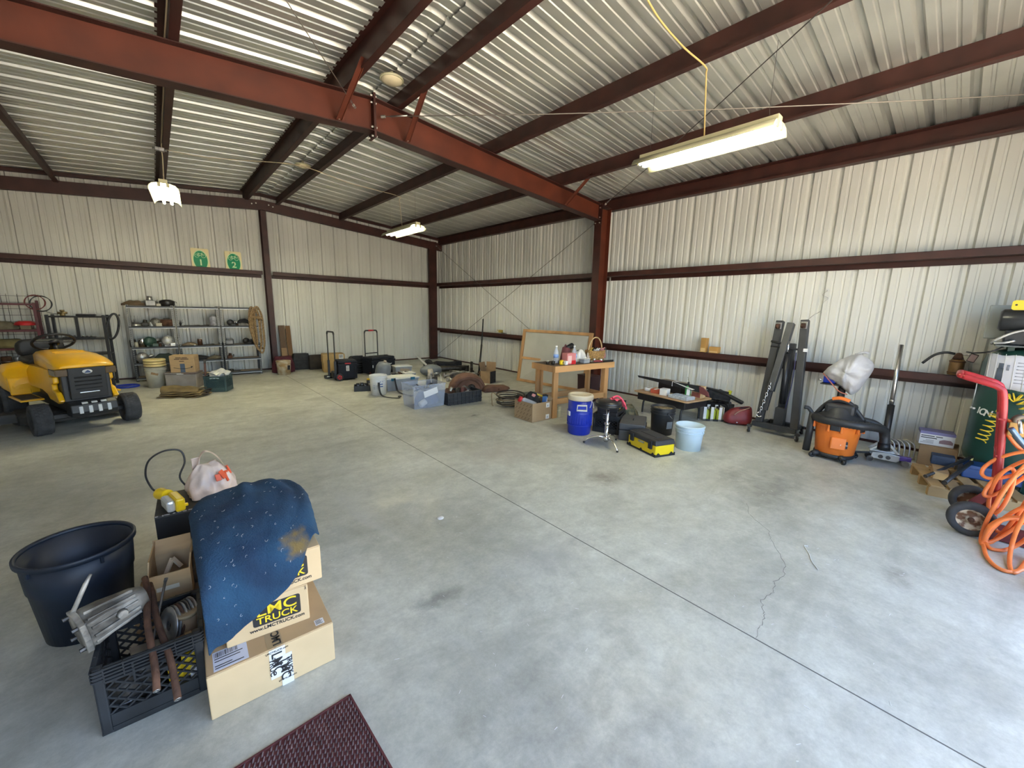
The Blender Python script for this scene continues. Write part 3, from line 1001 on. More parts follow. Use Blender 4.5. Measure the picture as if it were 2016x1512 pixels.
# closed roll-over: left and right selvedges turn down a little
for row in rows:
 for k_,dz in ((0,0.030),(1,0.012),(NU,0.030),(NU - 1,0.012)):
  x,y,z = row[k_]
  row[k_] = (x,y,z - dz)
cl = cloth(rows,5,0.0015)
cl.build('cover',BLANK,bl,solid=0.007,sub=1,w=True)
lint = B()
q = random.Random(11)
for k in range(80):
 j,i = q.randint(6,NV - 3),q.randint(2,NU - 3)
 P = Vector(rows[j][i])
 A,C = Vector(rows[j + 1][i]) - P,Vector(rows[j][i + 1]) - P
 n = A.cross(C).normalized()
 if n.z < 0 and n.y > 0:
  n = -n
 if n.dot(Vector((0,-0.6,1))) < 0:
  n = -n
 A.normalize()
 C.normalize()
 L = q.uniform(0.003,0.010)
 a0 = q.uniform(0,6.28)
 pts = [P + n * 0.0062 + (A * math.cos(a0 + t * 0.9) + C * math.sin(a0 + t * 0.9)) * L * (t - 1) for t in (0,0.5,1,1.5,2)]
 lint.tube(pts,0.0004,4)
tag(lint.build('lint',PAPER,bl,w=True),kind='stuff')
# --- black wooden box with lamp and bag on it
bx = thing('black_box','black painted wooden box with chipped edges behind the cartons','box',(-6.505,-8.03,0),R(-3))
BB = mat('black_paint',(0.012,0.012,0.013),0.5,var=0.3,vscale=10)
sx,sy,h = 0.345,0.32,0.415
for x in (-1,1):
 B().box(*sorted((x * sx / 2,x * (sx / 2 - 0.014))),-sy / 2 + 0.014,sy / 2 - 0.014,0,h - 0.014).build('side_panel',BB,bx,0.001)
for y in (-1,1):
 B().box(-sx / 2,sx / 2,*sorted((y * sy / 2,y * (sy / 2 - 0.014))),0,h - 0.014).build('front_panel' if y < 0 else 'rear_panel',BB,bx,0.001)
B().box(-sx / 2,sx / 2,-sy / 2,sy / 2,h - 0.014,h).build('lid',mat('black_paint_dusty',(0.05,0.045,0.038),0.7,var=0.4,vscale=12),bx,0.001)
ch = B()
for i in range(46):
 x = q.uniform(-sx / 2,sx / 2)
 ch.box(x,x + q.uniform(0.003,0.016),-sy / 2 - 0.0008,-sy / 2 + 0.003,h - q.uniform(0.002,0.006),h + 0.0006)
ch.build('chipped_edge',mat('bare_chip',(0.42,0.38,0.33),0.8),bx)
wl = thing('work_light','yellow handheld work light lying on black box','lamp',(-6.615,-8.075,0.415),R(12))
wl.scale = (1.25,1.25,1.25)
YL = mat('lamp_yellow',(0.85,0.56,0.01),0.35,var=0.05)
B().tube(smooth_path([(-0.015,0.10,0.035),(-0.012,0.075,0.037),(0.0,0.03,0.04)],4),[0.022,0.024,0.026,0.026,0.025,0.024,0.024,0.024,0.024],14).build('grip',YL,wl)
B().obox((0.012,-0.045,0.030),(0.034,0.115,0.058)).build('lamp_housing',YL,wl,0.008)
B().obox((-0.018,-0.045,0.030),(0.030,0.10,0.05)).build('lens',mat('lamp_lens',(0.75,0.75,0.72),0.15,0.4),wl,0.010)
B().cyl((-0.015,0.10,0.035),(-0.017,0.118,0.034),0.020,0.012,12).build('cord_boot',YL,wl)
B().obox((0.03,-0.098,0.026),(0.014,0.012,0.012)).build('switch',YL,wl,0.002)
cd = B().tube(smooth_path([(-0.017,0.118,0.034),(-0.03,0.15,0.05),(-0.045,0.14,0.12),(-0.03,0.12,0.19),(0.02,0.10,0.225),(0.075,0.09,0.215),(0.085,0.08,0.16),(0.06,0.08,0.09),(0.09,0.06,0.02)],8),0.004,7)
cd.build('cord',BLACK,wl)
pb = thing('plastic_bag','crumpled tan shopping bag with red print on the black box','bag',(-6.43,-8.02,0.415))
BAGM = mat('tan_film',(0.68,0.53,0.43),0.35,var=0.22,vscale=8,trans=0.0,spec=0.5,bump=0.3,bscale=25)
def blob(rx,ry,h,seed,n=28,k=14,amp=0.10,top=0.35,lean=(0,0),base=1.0):
 q = random.Random(seed)
 ph = [q.uniform(0,6.28) for _ in range(8)]
 b = B()
 rings = []
 for i in range(k + 1):
  t = i / k
  prof = (base + (1.05 - base) * min(1,t * 4)) * (1 - (1 - top) * max(0,(t - 0.25) / 0.75) ** 1.6)
  ring = []
  for j in range(n):
   a = 2 * PI * j / n
   w = 1 + amp * (math.sin(3 * a + ph[0] + 2 * t) * 0.5 + math.sin(5 * a + ph[1] - 3 * t) * 0.4 + math.sin(9 * a + ph[2] + 6 * t) * 0.35 + math.sin(13 * a + ph[3] - 9 * t) * 0.25)
   ring.append((rx * prof * w * math.cos(a) + lean[0] * t,ry * prof * w * math.sin(a) + lean[1] * t,h * t * (1 + 0.4 * amp * math.sin(2 * a + ph[4])) + 0.002))
  rings.append(ring)
 return b.loft(rings,caps=True,smooth=True)
blob(0.115,0.10,0.185,4,n=40,k=20,amp=0.17,top=0.36,lean=(0.0,0.0)).build('bag_body',BAGM,pb,sub=1)
hd = []
for i in range(13):
 t = i / 12
 a = PI * t
 hd.append([(-0.06 + 0.135 * t + 0.0,0.0 + w * 0.9,0.145 + 0.115 * math.sin(a) ** 0.8 + 0.012 * math.sin(7 * t) + abs(w) * 0.2) for w in (-0.022,-0.010,0.0,0.012,0.022)])
cloth(hd,2,0.003).build('handle',BAGM,pb,solid=0.0015,sub=1)
hd = []
for i in range(9):
 t = i / 8
 hd.append([(-0.055 + w,0.03 - 0.03 * t,0.13 + 0.10 * math.sin(PI * t * 0.5)) for w in (-0.02,-0.008,0.006,0.018)])
cloth(hd,3,0.004).build('handle',BAGM,pb,solid=0.0015,sub=1)
rp = B()
for i in range(7):
 a = -1.2 + 0.28 * i
 rr = 0.112
 z = 0.118 + 0.012 * math.sin(i * 2.1)
 rp.obox((rr * math.cos(a) * 0.86,rr * math.sin(a) * 0.86,z),(0.006,0.028,0.04 + 0.012 * (i % 3)),(0.3 * (i % 2),-0.35,a))
rp.build('red_print',mat('red_ink',(0.75,0.10,0.03),0.5),pb,0.002)
# --- small cartons behind the crate
lc = thing('brown_carton','low brown carton wedged between tub and crate','carton',(-6.63,-8.52,0),R(-4))
carton(lc,0.28,0.26,0.185,CARDD,tape='x')
oc = thing('open_carton','small open cardboard carton with upright flaps behind the black crate','carton',(-6.635,-8.53,0.185),R(-6))
open_carton(oc,0.148,0.20,0.135,CARD,0.075,(None,0.10,-0.12,0.15))
B().box(-0.05,0.03,-0.1008,-0.1,0.055,0.075).build('tape_strip',TAPE,oc)
wd = thing('wood_stick','pale wooden sticks standing in small open carton','wood',(-6.63,-8.53,0.192))
B().bar((-0.045,-0.03,0.05),(0.0,0.02,0.135),0.018,0.008).build('stick',mat('pale_wood',(0.62,0.48,0.32),0.7,var=0.15),wd)
B().bar((0.0,0.02,0.135),(0.028,0.0,0.09),0.018,0.008).build('stick',MATS['pale_wood'],wd)
fur = thing('rag_bundle','brown fuzzy rag stuffed beside the small open carton','rag',(-6.535,-8.50,0.185))
blob(0.035,0.07,0.15,9,amp=0.2).build('bundle',mat('brown_fuzz',(0.10,0.065,0.035),0.95,var=0.5,vscale=30,bump=1.0,bscale=80),fur)
# --- milk crate of parts
CR = mat('crate_black',(0.014,0.016,0.019),0.6,var=0.5,vscale=10)
def milk_crate(o,m,s=0.30,h=0.27,full=True):
 H2_,t = s / 2,0.012
 B().box(-H2_,H2_,-H2_,H2_,0,0.010).build('bottom',m,o,0.002)
 for c in ((-1,-1),(1,-1),(1,1),(-1,1)):
  B().box(*sorted((c[0] * H2_,c[0] * (H2_ - 0.030))),*sorted((c[1] * H2_,c[1] * (H2_ - 0.030))),0,h).build('corner_post',m,o,0.006)
 for k in range(4):
  M = Matrix.Rotation(k * PI / 2,3,'Z')
  w = B()
  y0 = -H2_
  def add(x0,x1,z0,z1,d0=0.0,d1=t):
   w.box(x0,x1,y0 + d0,y0 + d1,z0,z1)
  a = H2_ - 0.03
  add(-a,a,0.0,h * 0.27)
  add(-a,a,0.018,0.024,-0.003,0)
  for i in range(4):
   z = h - 0.006 - i * 0.013
   add(-a - 0.03,a + 0.03,z - 0.002,z + 0.004,-0.004,t)
  hw = 0.045
  for x0,x1 in ((-a,-hw),(hw,a)):
   add(x0,x1,h - 0.056,h,0.005,t)
  add(-hw,hw,h - 0.02,h,0.002,t)
  for x in (-a,-a / 2 - 0.01,a / 2 + 0.01,a):
   add(x - 0.002,x + 0.002,h - 0.058,h,-0.004,t)
  add(-a,a,h - 0.064,h - 0.056,-0.001,t)
  add(-hw - 0.006,hw + 0.006,h - 0.098,h - 0.09,-0.002,t)
  for sx_ in (-1,1):
   add(*sorted((sx_ * hw,sx_ * (hw + 0.006))),h - 0.095,h - 0.02,-0.002,t)
  # diagonal lattice
  z0,z1 = h * 0.27,h - 0.06
  step = 0.045
  nlat = int(2 * a / step) + 6
  for sgn in (1,-1):
   for i in range(-6,nlat):
    xs = -a + i * step
    pa = (xs,z0)
    pb_ = (xs + sgn * (z1 - z0) * 1.25,z1)
    # clip to the field
    (xa,za),(xb,zb) = pa,pb_
    if xa > xb:
     xa,za,xb,zb = xb,zb,xa,za
    if xb <= -a or xa >= a:
     continue
    if xa < -a:
     za += (zb - za) * (-a - xa) / (xb - xa)
     xa = -a
    if xb > a:
     zb = za + (zb - za) * (a - xa) / (xb - xa)
     xb = a
    if abs(xb - xa) < 0.012:
     continue
    w.bar((xa,y0 + 0.006,za),(xb,y0 + 0.006,zb),0.008,0.006,up=(0,0,1))
  w.v = [tuple(M @ Vector(v)) for v in w.v]
  w.build('lattice_side',m,o)
 return o
mc = thing('milk_crate','black lattice milk crate full of metal parts next to the cartons','crate',(-6.708,-8.895,0),R(-2.5))
milk_crate(mc,CR,0.305,0.268)
tr = thing('gearbox_casting','greasy grey alloy gearbox casting lying across crate rim','machine part',(-6.82,-8.86,0.27))
tr.scale = (1.1,1.1,1.1)
# casting: tapering bell body along local x, flange at the outer end
M = Euler((0.15,-0.12,0.35)).to_matrix()
def castring(x,ry,rz,n=16,sq=0.5,off=0.0):
 out = []
 for j in range(n):
  a = 2 * PI * j / n
  c_,s_ = math.cos(a),math.sin(a)
  f = 1 / max(abs(c_),abs(s_)) ** sq
  out.append(M @ Vector((x,ry * c_ * f,rz * s_ * f + off)))
 return out
cbd = B()
cbd.loft([castring(-0.066,0.052,0.056),castring(-0.05,0.056,0.06),castring(-0.01,0.05,0.055,off=0.004),castring(0.03,0.046,0.05),castring(0.07,0.040,0.044),castring(0.10,0.030,0.034,sq=0.2)],smooth=True)
cbd.v = [(a,b,c + 0.075) for a,b,c in cbd.v]
cbd.build('housing',ALLOY,tr,0.002)
rb = B()
for k_ in range(5):
 a = -0.5 + k_ * 0.5
 p0 = M @ Vector((-0.055,-0.060 * math.cos(a),0.064 * math.sin(a)))
 p1 = M @ Vector((0.07,-0.045 * math.cos(a),0.050 * math.sin(a)))
 rb.bar(p0 + Vector((0,0,0.075)),p1 + Vector((0,0,0.075)),0.008,0.010)
rb.build('stiffening_rib',ALLOY,tr,0.002)
fb = B()
fb.loft([[p + Vector((0,0,0.075)) for p in castring(-0.080,0.062,0.068)],[p + Vector((0,0,0.075)) for p in castring(-0.064,0.062,0.068)]],smooth=False)
fb.build('flange',ALLOY,tr,0.002)
for a in (0.8,2.3,3.9,5.4):
 p0 = M @ Vector((-0.094,0.055 * math.cos(a),0.06 * math.sin(a))) + Vector((0,0,0.075))
 p1 = M @ Vector((-0.06,0.055 * math.cos(a),0.06 * math.sin(a))) + Vector((0,0,0.075))
 B().cyl(p0,p1,0.007,n=6,smooth=False).build('flange_bolt',DKSTEEL,tr)
bs = M @ Vector((0.02,-0.05,0.02)) + Vector((0,0,0.075))
B().cyl(bs,bs + M @ Vector((0,-0.014,0.004)),0.016,0.013,14).build('boss',ALLOY,tr)
rdp = B().tube([M @ Vector((-0.075,0.03,0.05)) + Vector((0,0,0.075)),M @ Vector((-0.02,0.045,0.13)) + Vector((0,0,0.075)),M @ Vector((0.0,0.05,0.155)) + Vector((0,0,0.075))],[0.007,0.007,0.004],8)
rdp.build('lever',ALLOY,tr)
for k_,(p0,p1,lab) in enumerate((((-6.720,-8.70,0.375),(-6.705,-9.16,0.185),'shorter rusty steel tube leaning over the crate front'),((-6.712,-8.71,0.345),(-6.649,-9.205,0.150),'longer rusty steel tube sticking out lowest over crate front'))):
 tb = thing('rusty_tube',lab,'pipe',p0)
 d = Vector(p1) - Vector(p0)
 path = [d * t + Vector((0.004 * math.sin(t * 9 + k_),0,0.035 * math.sin(PI * t) - 0.004)) for t in [i / 10 for i in range(11)]]
 b = B().tube(path,0.0095,12,caps=False)
 b.build('tube_wall',RUST,tb,solid=0.003)
 c_ = path[-1]
 B().lathe([(0.006,-0.001),(0.0105,-0.001),(0.0105,0.0015),(0.006,0.0015)],14,c_,frame_m := Matrix((frame_of(path[-1] - path[-2]))).transposed()).build('cut_end',STEEL,tb)
rod = thing('metal_rod','thin bent grey metal rod standing in the black crate','rod',(-6.70,-8.9,0.1))
B().tube(smooth_path([(-0.022,-0.06,0.06),(0.0,-0.01,0.15),(0.045,0.11,0.275)],5),0.005,8).build('rod_body',DKSTEEL,rod)
B().obox((0.047,0.113,0.28),(0.012,0.008,0.02),(0.4,0.3,0)).build('rod_tip',DKSTEEL,rod,0.002)
# contents
for k_ in range(7):
 pl = thing('steel_plate',f'{("first", "second", "third", "fourth", "fifth", "sixth", "seventh")[k_]} upright grey brake plate in the crate row counted from the rod','plate',(-6.662 + 0.011 * k_,-8.86 + 0.004 * k_,0.085),group='plates in the milk crate')
 b = B()
 b.lathe([(0.02,-0.002),(0.072,-0.003),(0.074,0.0),(0.072,0.003),(0.02,0.002)],22,(0,0,0.128),Euler((0,PI / 2 + 0.28,0.35)).to_matrix())
 b.build('disc',(STEEL,ALLOY,RUST,ALLOY,DKSTEEL,ALLOY,STEEL)[k_],pl)
cn = thing('tin_can','round tin with tan lid in corner of the black crate','can',(-6.60,-8.885,0.15))
B().lathe([(0.001,0),(0.034,0),(0.034,0.10),(0.001,0.10)],24).build('body',CARDD,cn)
B().lathe([(0.001,0.10),(0.036,0.10),(0.036,0.113),(0.033,0.115),(0.001,0.113)],24).build('lid',mat('tan_lid',(0.34,0.24,0.13),0.6),cn)
wb = thing('wood_block','brown wood offcut lying in front of the tin inside crate','wood',(-6.60,-8.985,0.17),R(8))
B().box(-0.042,0.042,-0.02,0.02,0,0.055).build('block',mat('brown_wood',(0.20,0.10,0.05),0.7,var=0.25),wb,0.002)
B().box(-0.012,0.008,-0.0212,0.0205,0.0,0.0562).build('tape_band',CARD,wb)
hub = thing('brake_drum','dark greasy drum standing in crate below the gearbox casting','machine part',(-6.80,-8.93,0.012))
B().lathe([(0.001,0),(0.055,0),(0.062,0.02),(0.062,0.10),(0.05,0.12),(0.02,0.125),(0.001,0.125)],24).build('drum',DKSTEEL,hub)
B().lathe([(0.062,0.03),(0.066,0.032),(0.066,0.045),(0.062,0.047)],24).build('band',STEEL,hub)
plt = thing('steel_bracket','grey bent steel bracket lying inside the crate middle','machine part',(-6.73,-8.93,0.012))
B().box(-0.03,0.03,-0.05,0.07,0,0.15).build('base_block',DKSTEEL,plt,0.01)
B().obox((0,0.0,0.165),(0.09,0.12,0.006),(0.1,0.25,0.2)).build('plate',STEEL,plt,0.001)
for k_,(x,z,c_,lab) in enumerate(((-6.655,0.13,YELLOW,'yellow label pack behind crate lattice under the tubes'),(-6.60,0.09,PAPER,'white round topped bottle behind the crate lattice'),(-6.612,0.155,YELLOW,'yellow and black pack behind crate lattice by the corner'))):
 pk = thing('parts_pack',lab,'pack',(x,-9.012,0.011 if k_ != 2 else 0.011))
 if k_ == 1:
  B().lathe([(0.001,0),(0.017,0),(0.017,0.085),(0.012,0.098),(0.001,0.10)],18).build('bottle',c_,pk)
 else:
  B().box(-0.022,0.022,-0.010,0.010,0,z).build('pack_box',c_,pk,0.003)
  B().box(-0.022,0.022,-0.0106,-0.0100,z * 0.3,z * 0.42).build('print_band',PRINT,pk)
# ================================================================ lawn tractor
YB = mat('tractor_yellow',(0.88,0.46,0.008),0.28,var=0.04,coat=0.4)
GRIL = mat('grille_black',(0.018,0.019,0.021),0.45)
HLIT = mat('smoked_lens',(0.13,0.085,0.045),0.15,spec=0.6)
mo = thing('lawn_tractor','yellow riding lawn tractor parked in front of the shelving','lawn mower',(-7.72,-2.80,0),math.atan2(-0.94,0.34))
def hring(x,w,zb,zt,e=0.05):
 return [(x,-w,zb),(x,-w,zt - e),(x,-0.86 * w,zt - e * 0.35),(x,-0.5 * w,zt),(x,0.5 * w,zt),(x,0.86 * w,zt - e * 0.35),(x,w,zt - e),(x,w,zb)]
B().loft([hring(0.46,0.21,0.72,0.905),hring(0.70,0.225,0.72,0.905),hring(1.0,0.245,0.73,0.89),hring(1.22,0.255,0.735,0.86),hring(1.36,0.248,0.745,0.82,0.04),hring(1.425,0.225,0.762,0.795,0.02)],smooth=True).build('hood',YB,mo,0.012)
ho = [c for c in mo.children if c.name.startswith('hood')][0]
for i in range(4):
 x = 0.86 + i * 0.06
 z = 0.903 - i * 0.009
 B().obox((x,0,z),(0.045,0.27 - i * 0.012,0.012),(0,0.13,0)).build('louvre',YB,ho,0.004)
for s in (1,-1):
 B().prism([(0.30,0.66),(0.46,0.74),(1.16,0.74),(1.16,0.66),(1.27,0.655),(1.27,0.58),(1.20,0.56),(1.20,0.50),(1.30,0.48),(1.37,0.38),(1.30,0.35),(1.05,0.37),(0.98,0.42),(0.80,0.46),(0.30,0.46)],*sorted((s * 0.205,s * 0.255)),'y').build('side_panel',YB,mo,0.014)
 B().prism([(1.17,0.665),(1.39,0.665),(1.395,0.748),(1.17,0.748)],*sorted((s * 0.15,s * 0.258)),'y').build('headlight',HLIT,mo,0.012)
B().box(0.45,1.335,-0.205,0.205,0.36,0.75).build('engine_bay',GRIL,mo,0.01)
gr = B().prism([(1.335,0.39),(1.372,0.39),(1.405,0.755),(1.335,0.755)],-0.158,0.158,'y').build('grille',GRIL,mo,0.006)
for i in range(5):
 B().obox((1.392 - i * 0.006,0,0.645 - i * 0.045),(0.02,0.23,0.016),(0,0.5,0)).build('grille_slat',BLACKM,gr,0.003)
B().obox((1.378,0,0.462),(0.016,0.17,0.014),(0,0.2,0.0)).build('chrome_bar',CHROME,gr,0.003)
em = B().lathe([(0.001,0),(0.034,0),(0.034,0.006),(0.001,0.006)],24,(1.402,0,0.708),Euler((0,PI / 2,0)).to_matrix())
em.v = [(x,y * 1.25,0.708 + (z - 0.708) * 0.72) for x,y,z in em.v]
em.build('emblem',PRINTW,gr)
B().prism([(-0.026,0.692),(0.028,0.692),(0.020,0.712),(0.004,0.724),(-0.012,0.714)],1.408,1.4095,'x').build('emblem_mark',mat('emblem_blue',(0.02,0.05,0.14),0.4),gr)
bp = B().prism([(1.30,0.20),(1.46,0.20),(1.48,0.25),(1.47,0.335),(1.42,0.365),(1.30,0.365)],-0.20,0.20,'y').build('bumper',GRIL,mo,0.01)
for i in range(4):
 y = -0.12 + i * 0.08
 B().obox((1.478,y,0.275),(0.012,0.034,0.085),(0,-0.05,0)).build('bumper_slot',mat('slot_white',(0.62,0.64,0.66),0.4),bp,0.006)
 if i < 3:
  B().obox((1.463,y + 0.04,0.352),(0.025,0.05,0.012),(0,0.6,0)).build('bumper_trim',MATS['slot_white'],bp,0.003)
B().box(-0.25,1.36,-0.16,0.16,0.22,0.36).build('chassis',BLACKM,mo,0.01)
B().obox((1.19,0,0.185),(0.07,0.66,0.06)).build('front_axle',BLACKM,mo,0.01)
# fenders and floor boards
B().loft([hring(-0.42,0.36,0.45,0.60,0.1),hring(-0.30,0.43,0.43,0.70,0.09),hring(0.0,0.45,0.42,0.74,0.07),hring(0.22,0.44,0.41,0.70,0.07),hring(0.34,0.40,0.36,0.50,0.05)],smooth=True).build('rear_fender',YB,mo,0.02)
for s in (1,-1):
 B().obox((0.56,s * 0.345,0.345),(0.50,0.19,0.02)).build('foot_board',YB,mo,0.006)
 B().obox((0.58,s * 0.345,0.357),(0.36,0.15,0.008)).build('tread_pad',RUBBER,mo,0.003)
 B().prism([(0.32,0.36),(0.36,0.36),(0.30,0.56),(0.24,0.60)],*sorted((s * 0.25,s * 0.42)),'y').build('fender_riser',YB,mo,0.01)
st = B().loft([hring(-0.23,0.21,0.70,0.80,0.04),hring(-0.02,0.24,0.70,0.80,0.04),hring(0.20,0.21,0.70,0.785,0.04)],smooth=True).build('seat',mat('seat_vinyl',(0.014,0.014,0.015),0.5),mo,0.025)
B().loft([[(-0.24 + dx,y,z) for dx,y,z in ((0,-w,zz),(0,w,zz),(0.09,w * 0.95,zz),(0.09,-w * 0.95,zz))] for w,zz in ((0.20,0.78),(0.23,0.86),(0.22,0.95),(0.16,1.0))],smooth=True).build('backrest',MATS['seat_vinyl'],mo,0.03)
B().prism([(0.36,0.60),(0.55,0.60),(0.50,0.88),(0.38,0.90)],-0.14,0.14,'y').build('dash_console',GRIL,mo,0.02)
B().cyl((0.47,0,0.85),(0.405,0,0.97),0.022,n=12).build('steering_column',BLACKM,mo)
Msw = Euler((0,-0.62,0)).to_matrix()
sw = B()
c0 = Vector((0.40,0,0.985))
sw.tube([c0 + Msw @ Vector((0.185 * math.cos(2 * PI * i / 28),0.185 * math.sin(2 * PI * i / 28),0.01)) for i in range(28)],0.016,8,closed=True)
w_ = sw.build('steering_wheel',BLACK,mo)
for a in (PI / 2,-PI / 2,PI):
 B().bar(c0 + Msw @ Vector((0.03 * math.cos(a),0.03 * math.sin(a),0)),c0 + Msw @ Vector((0.18 * math.cos(a),0.18 * math.sin(a),0.01)),0.05,0.014).build('spoke',BLACK,w_,0.003)
B().lathe([(0.001,-0.02),(0.05,-0.02),(0.055,0.01),(0.04,0.02),(0.001,0.022)],16,c0,Msw).build('hub',BLACK,w_)
# wheels
TR = mat('turf_tyre',(0.055,0.055,0.057),0.9,var=0.3,vscale=14,bump=0.3,bscale=50)
def wheel(x,y,r,w,s,steer=0.0):
 M = Matrix.Rotation(steer,3,'Z') @ Matrix.Rotation(-PI / 2 * s,3,'X')
 b = B().lathe([(r * 0.55,-w * 0.42),(r * 0.78,-w * 0.52),(r * 0.95,-w * 0.48),(r,-w * 0.32),(r,w * 0.32),(r * 0.95,w * 0.48),(r * 0.78,w * 0.52),(r * 0.55,w * 0.42)],36,(x,y,r),M)
 ty = b.build('tyre',TR,mo)
 tb = B()
 nt_ = 30
 for i in range(nt_):
  a = 2 * PI * i / nt_
  for q_ in (-0.28,-0.10,0.10,0.28):
   a2 = a + (PI / nt_ if q_ in (-0.10,0.28) else 0)
   tb.obox(Vector((x,y,r)) + M @ Vector((r * 1.005 * math.cos(a2),r * 1.005 * math.sin(a2),w * q_)),(r * 0.03,r * 0.16,w * 0.16),(M @ Matrix.Rotation(a2,3,'Z')).to_euler())
 tag(tb.build('tread',TR,ty),kind='stuff')
 hb = B().lathe([(0.001,w * 0.12),(r * 0.2,w * 0.12),(r * 0.25,w * 0.02),(r * 0.5,w * 0.05),(r * 0.57,w * 0.40),(r * 0.60,w * 0.40),(r * 0.56,w * -0.1),(0.001,w * -0.1)],24,(x,y,r),M).build('wheel_rim',mat('rim_dark',(0.045,0.042,0.04),0.5,0.3),mo)
 B().lathe([(0.001,w * 0.12),(r * 0.12,w * 0.12),(r * 0.1,w * 0.2),(0.001,w * 0.21)],12,(x,y,r),M).build('hub_cap',STEEL,hb)
wheel(1.19,0.385,0.178,0.155,1,-0.05)
wheel(1.19,-0.385,0.178,0.155,-1,-0.05)
wheel(0.0,0.37,0.235,0.20,1)
wheel(0.0,-0.37,0.235,0.20,-1)
# cutting deck
DECK = mat('deck_dusty',(0.055,0.052,0.048),0.75,var=0.35,vscale=8)
dk = []
for zz,k_ in ((0.06,1.0),(0.165,1.0),(0.195,0.92)):
 dk.append([(0.60 + 0.30 * k_ * math.copysign(abs(math.cos(a)) ** 0.6,math.cos(a)),0.50 * k_ * math.copysign(abs(math.sin(a)) ** 0.6,math.sin(a)),zz) for a in [2 * PI * i / 28 for i in range(28)]])
B().loft(dk,smooth=False).build('cutting_deck',DECK,mo,0.006)
B().prism([(0.50,0.10),(0.78,0.10),(0.74,0.20),(0.54,0.20)],-0.66,-0.48,'y').build('discharge_chute',DECK,mo,0.01)
# ================================================================ red wire rack, black shelf, steel shelving
REDM = mat('red_enamel',(0.085,0.008,0.012),0.4,var=0.2)
rr = thing('red_wire_rack','dark red metal rack with wire grid back holding cloth and hardware','rack',(-8.42,-0.42,0),R(2))
for x in (-0.40,0.34):
 for y in (-0.16,0.18):
  B().box(x - 0.018,x + 0.018,y - 0.018,y + 0.018,0,1.50 if y > 0 else 1.46).build('post',REDM,rr,0.003)
for z in (0.10,0.42,0.72,1.02,1.45):
 sh = B()
 sh.box(-0.42,0.36,-0.18,-0.165,z - 0.03,z)
 sh.box(-0.42,0.36,0.185,0.20,z - 0.03,z)
 if z < 1.4:
  for i in range(9):
   sh.box(-0.42,0.36,-0.17 + i * 0.042,-0.164 + i * 0.042,z - 0.008,z)
 s_ = sh.build('shelf',REDM,rr)
wg = B()
for i in range(11):
 z = 0.5 + i * 0.107
 wg.cyl((-0.45,0.19,z),(0.37,0.19,z),0.003,n=5)
for i in range(8):
 x = -0.45 + i * 0.117
 wg.cyl((x,0.192,0.4),(x,0.192,1.60),0.003,n=5)
wg.build('wire_grid',mat('dark_wire',(0.04,0.03,0.03),0.5),rr)
for k_,(r_,x,y,z,m_,lab) in enumerate(((0.12,-8.06,-0.55,1.47,mat('red_cable',(0.14,0.02,0.02),0.5),'dark red cable loop hanging on the red rack corner'),(0.13,-8.0,-0.53,1.45,BLACK,'black cable loop hanging beside the red rack corner'))):
 lp = thing('cable_loop',lab,'cable',(x,y,z),group='cable loops on the red rack')
 for j in range(2):
  B().tube([Vector((0.9 * (r_ + 0.006 * j) * math.cos(a),0.25 * r_ * math.sin(a + j) + 0.01 * j,(r_ - 0.01 * j) * math.sin(a))) for a in [2 * PI * i / 32 for i in range(32)]],0.006,6,closed=True).build('loop',m_,lp)
 if k_ == 1:
  B().tube(smooth_path([(0.03,0,-0.12),(0.10,0.02,-0.16),(0.18,0.05,-0.17)],6),0.005,6).build('tail',m_,lp)
TANC = mat('olive_canvas',(0.13,0.11,0.07),0.9,var=0.3,vscale=12,bump=0.5)
x_ = thing('canvas_bundle','olive canvas bundle on upper shelf of the red rack','cloth',(-8.50,-0.42,1.022))
blob(0.20,0.12,0.13,3,amp=0.14,top=0.5).build('bundle',TANC,x_)
x_ = thing('red_bowl','upturned red plastic bowl on the red rack','bowl',(-8.22,-0.45,1.022))
B().lathe([(0.13,0.07),(0.135,0.072),(0.11,0.12),(0.07,0.14),(0.001,0.142),(0.001,0.138),(0.068,0.136),(0.105,0.118)],28).build('bowl',REDP,x_)
B().box(-0.06,0.06,-0.05,0.05,0.0,0.07).build('foot',mat('tan_block',(0.25,0.19,0.12),0.8),x_,0.01)
x_ = thing('khaki_bag','khaki cloth bag on the middle shelf of the red rack','bag',(-8.45,-0.42,0.722))
blob(0.24,0.12,0.14,8,amp=0.12,top=0.5).build('bag_body',mat('khaki',(0.16,0.13,0.055),0.9,var=0.3,vscale=10),x_)
for k_,(x,z,w,h,m_,lab) in enumerate(((-8.62,0.422,0.05,0.14,BLACK,'dark can at the outer end of lower red rack shelf'),(-8.5,0.422,0.06,0.16,RUST,'rusty can on the lower red rack shelf'),(-8.38,0.422,0.05,0.15,STEEL,'grey can on the lower red rack shelf'),(-8.26,0.422,0.07,0.11,DKSTEEL,'squat greasy drum on the lower red rack shelf'))):
 x_ = thing('metal_can',lab,'can',(x,-0.44,z))
 B().lathe([(0.001,0),(w,0),(w,h * 0.92),(w * 0.9,h),(0.001,h)],18).build('body',m_,x_)
 B().lathe([(w,h * 0.45),(w + 0.003,h * 0.46),(w + 0.003,h * 0.5),(w,h * 0.51)],18).build('band',STEEL,x_)
bs_ = thing('black_shelf','narrow black metal shelf unit standing between red rack and shelving','shelf unit',(-7.60,-0.50,0),R(-6))
for x in (-0.34,0.34):
 for y in (-0.15,0.15):
  B().box(x - 0.02,x + 0.02,y - 0.02,y + 0.02,0,1.27).build('post',BLACKM,bs_,0.004)
for z in (0.28,0.60,0.87,1.25):
 B().box(-0.36,0.36,-0.165,0.165,z - 0.025,z).build('shelf',BLACKM,bs_,0.004)
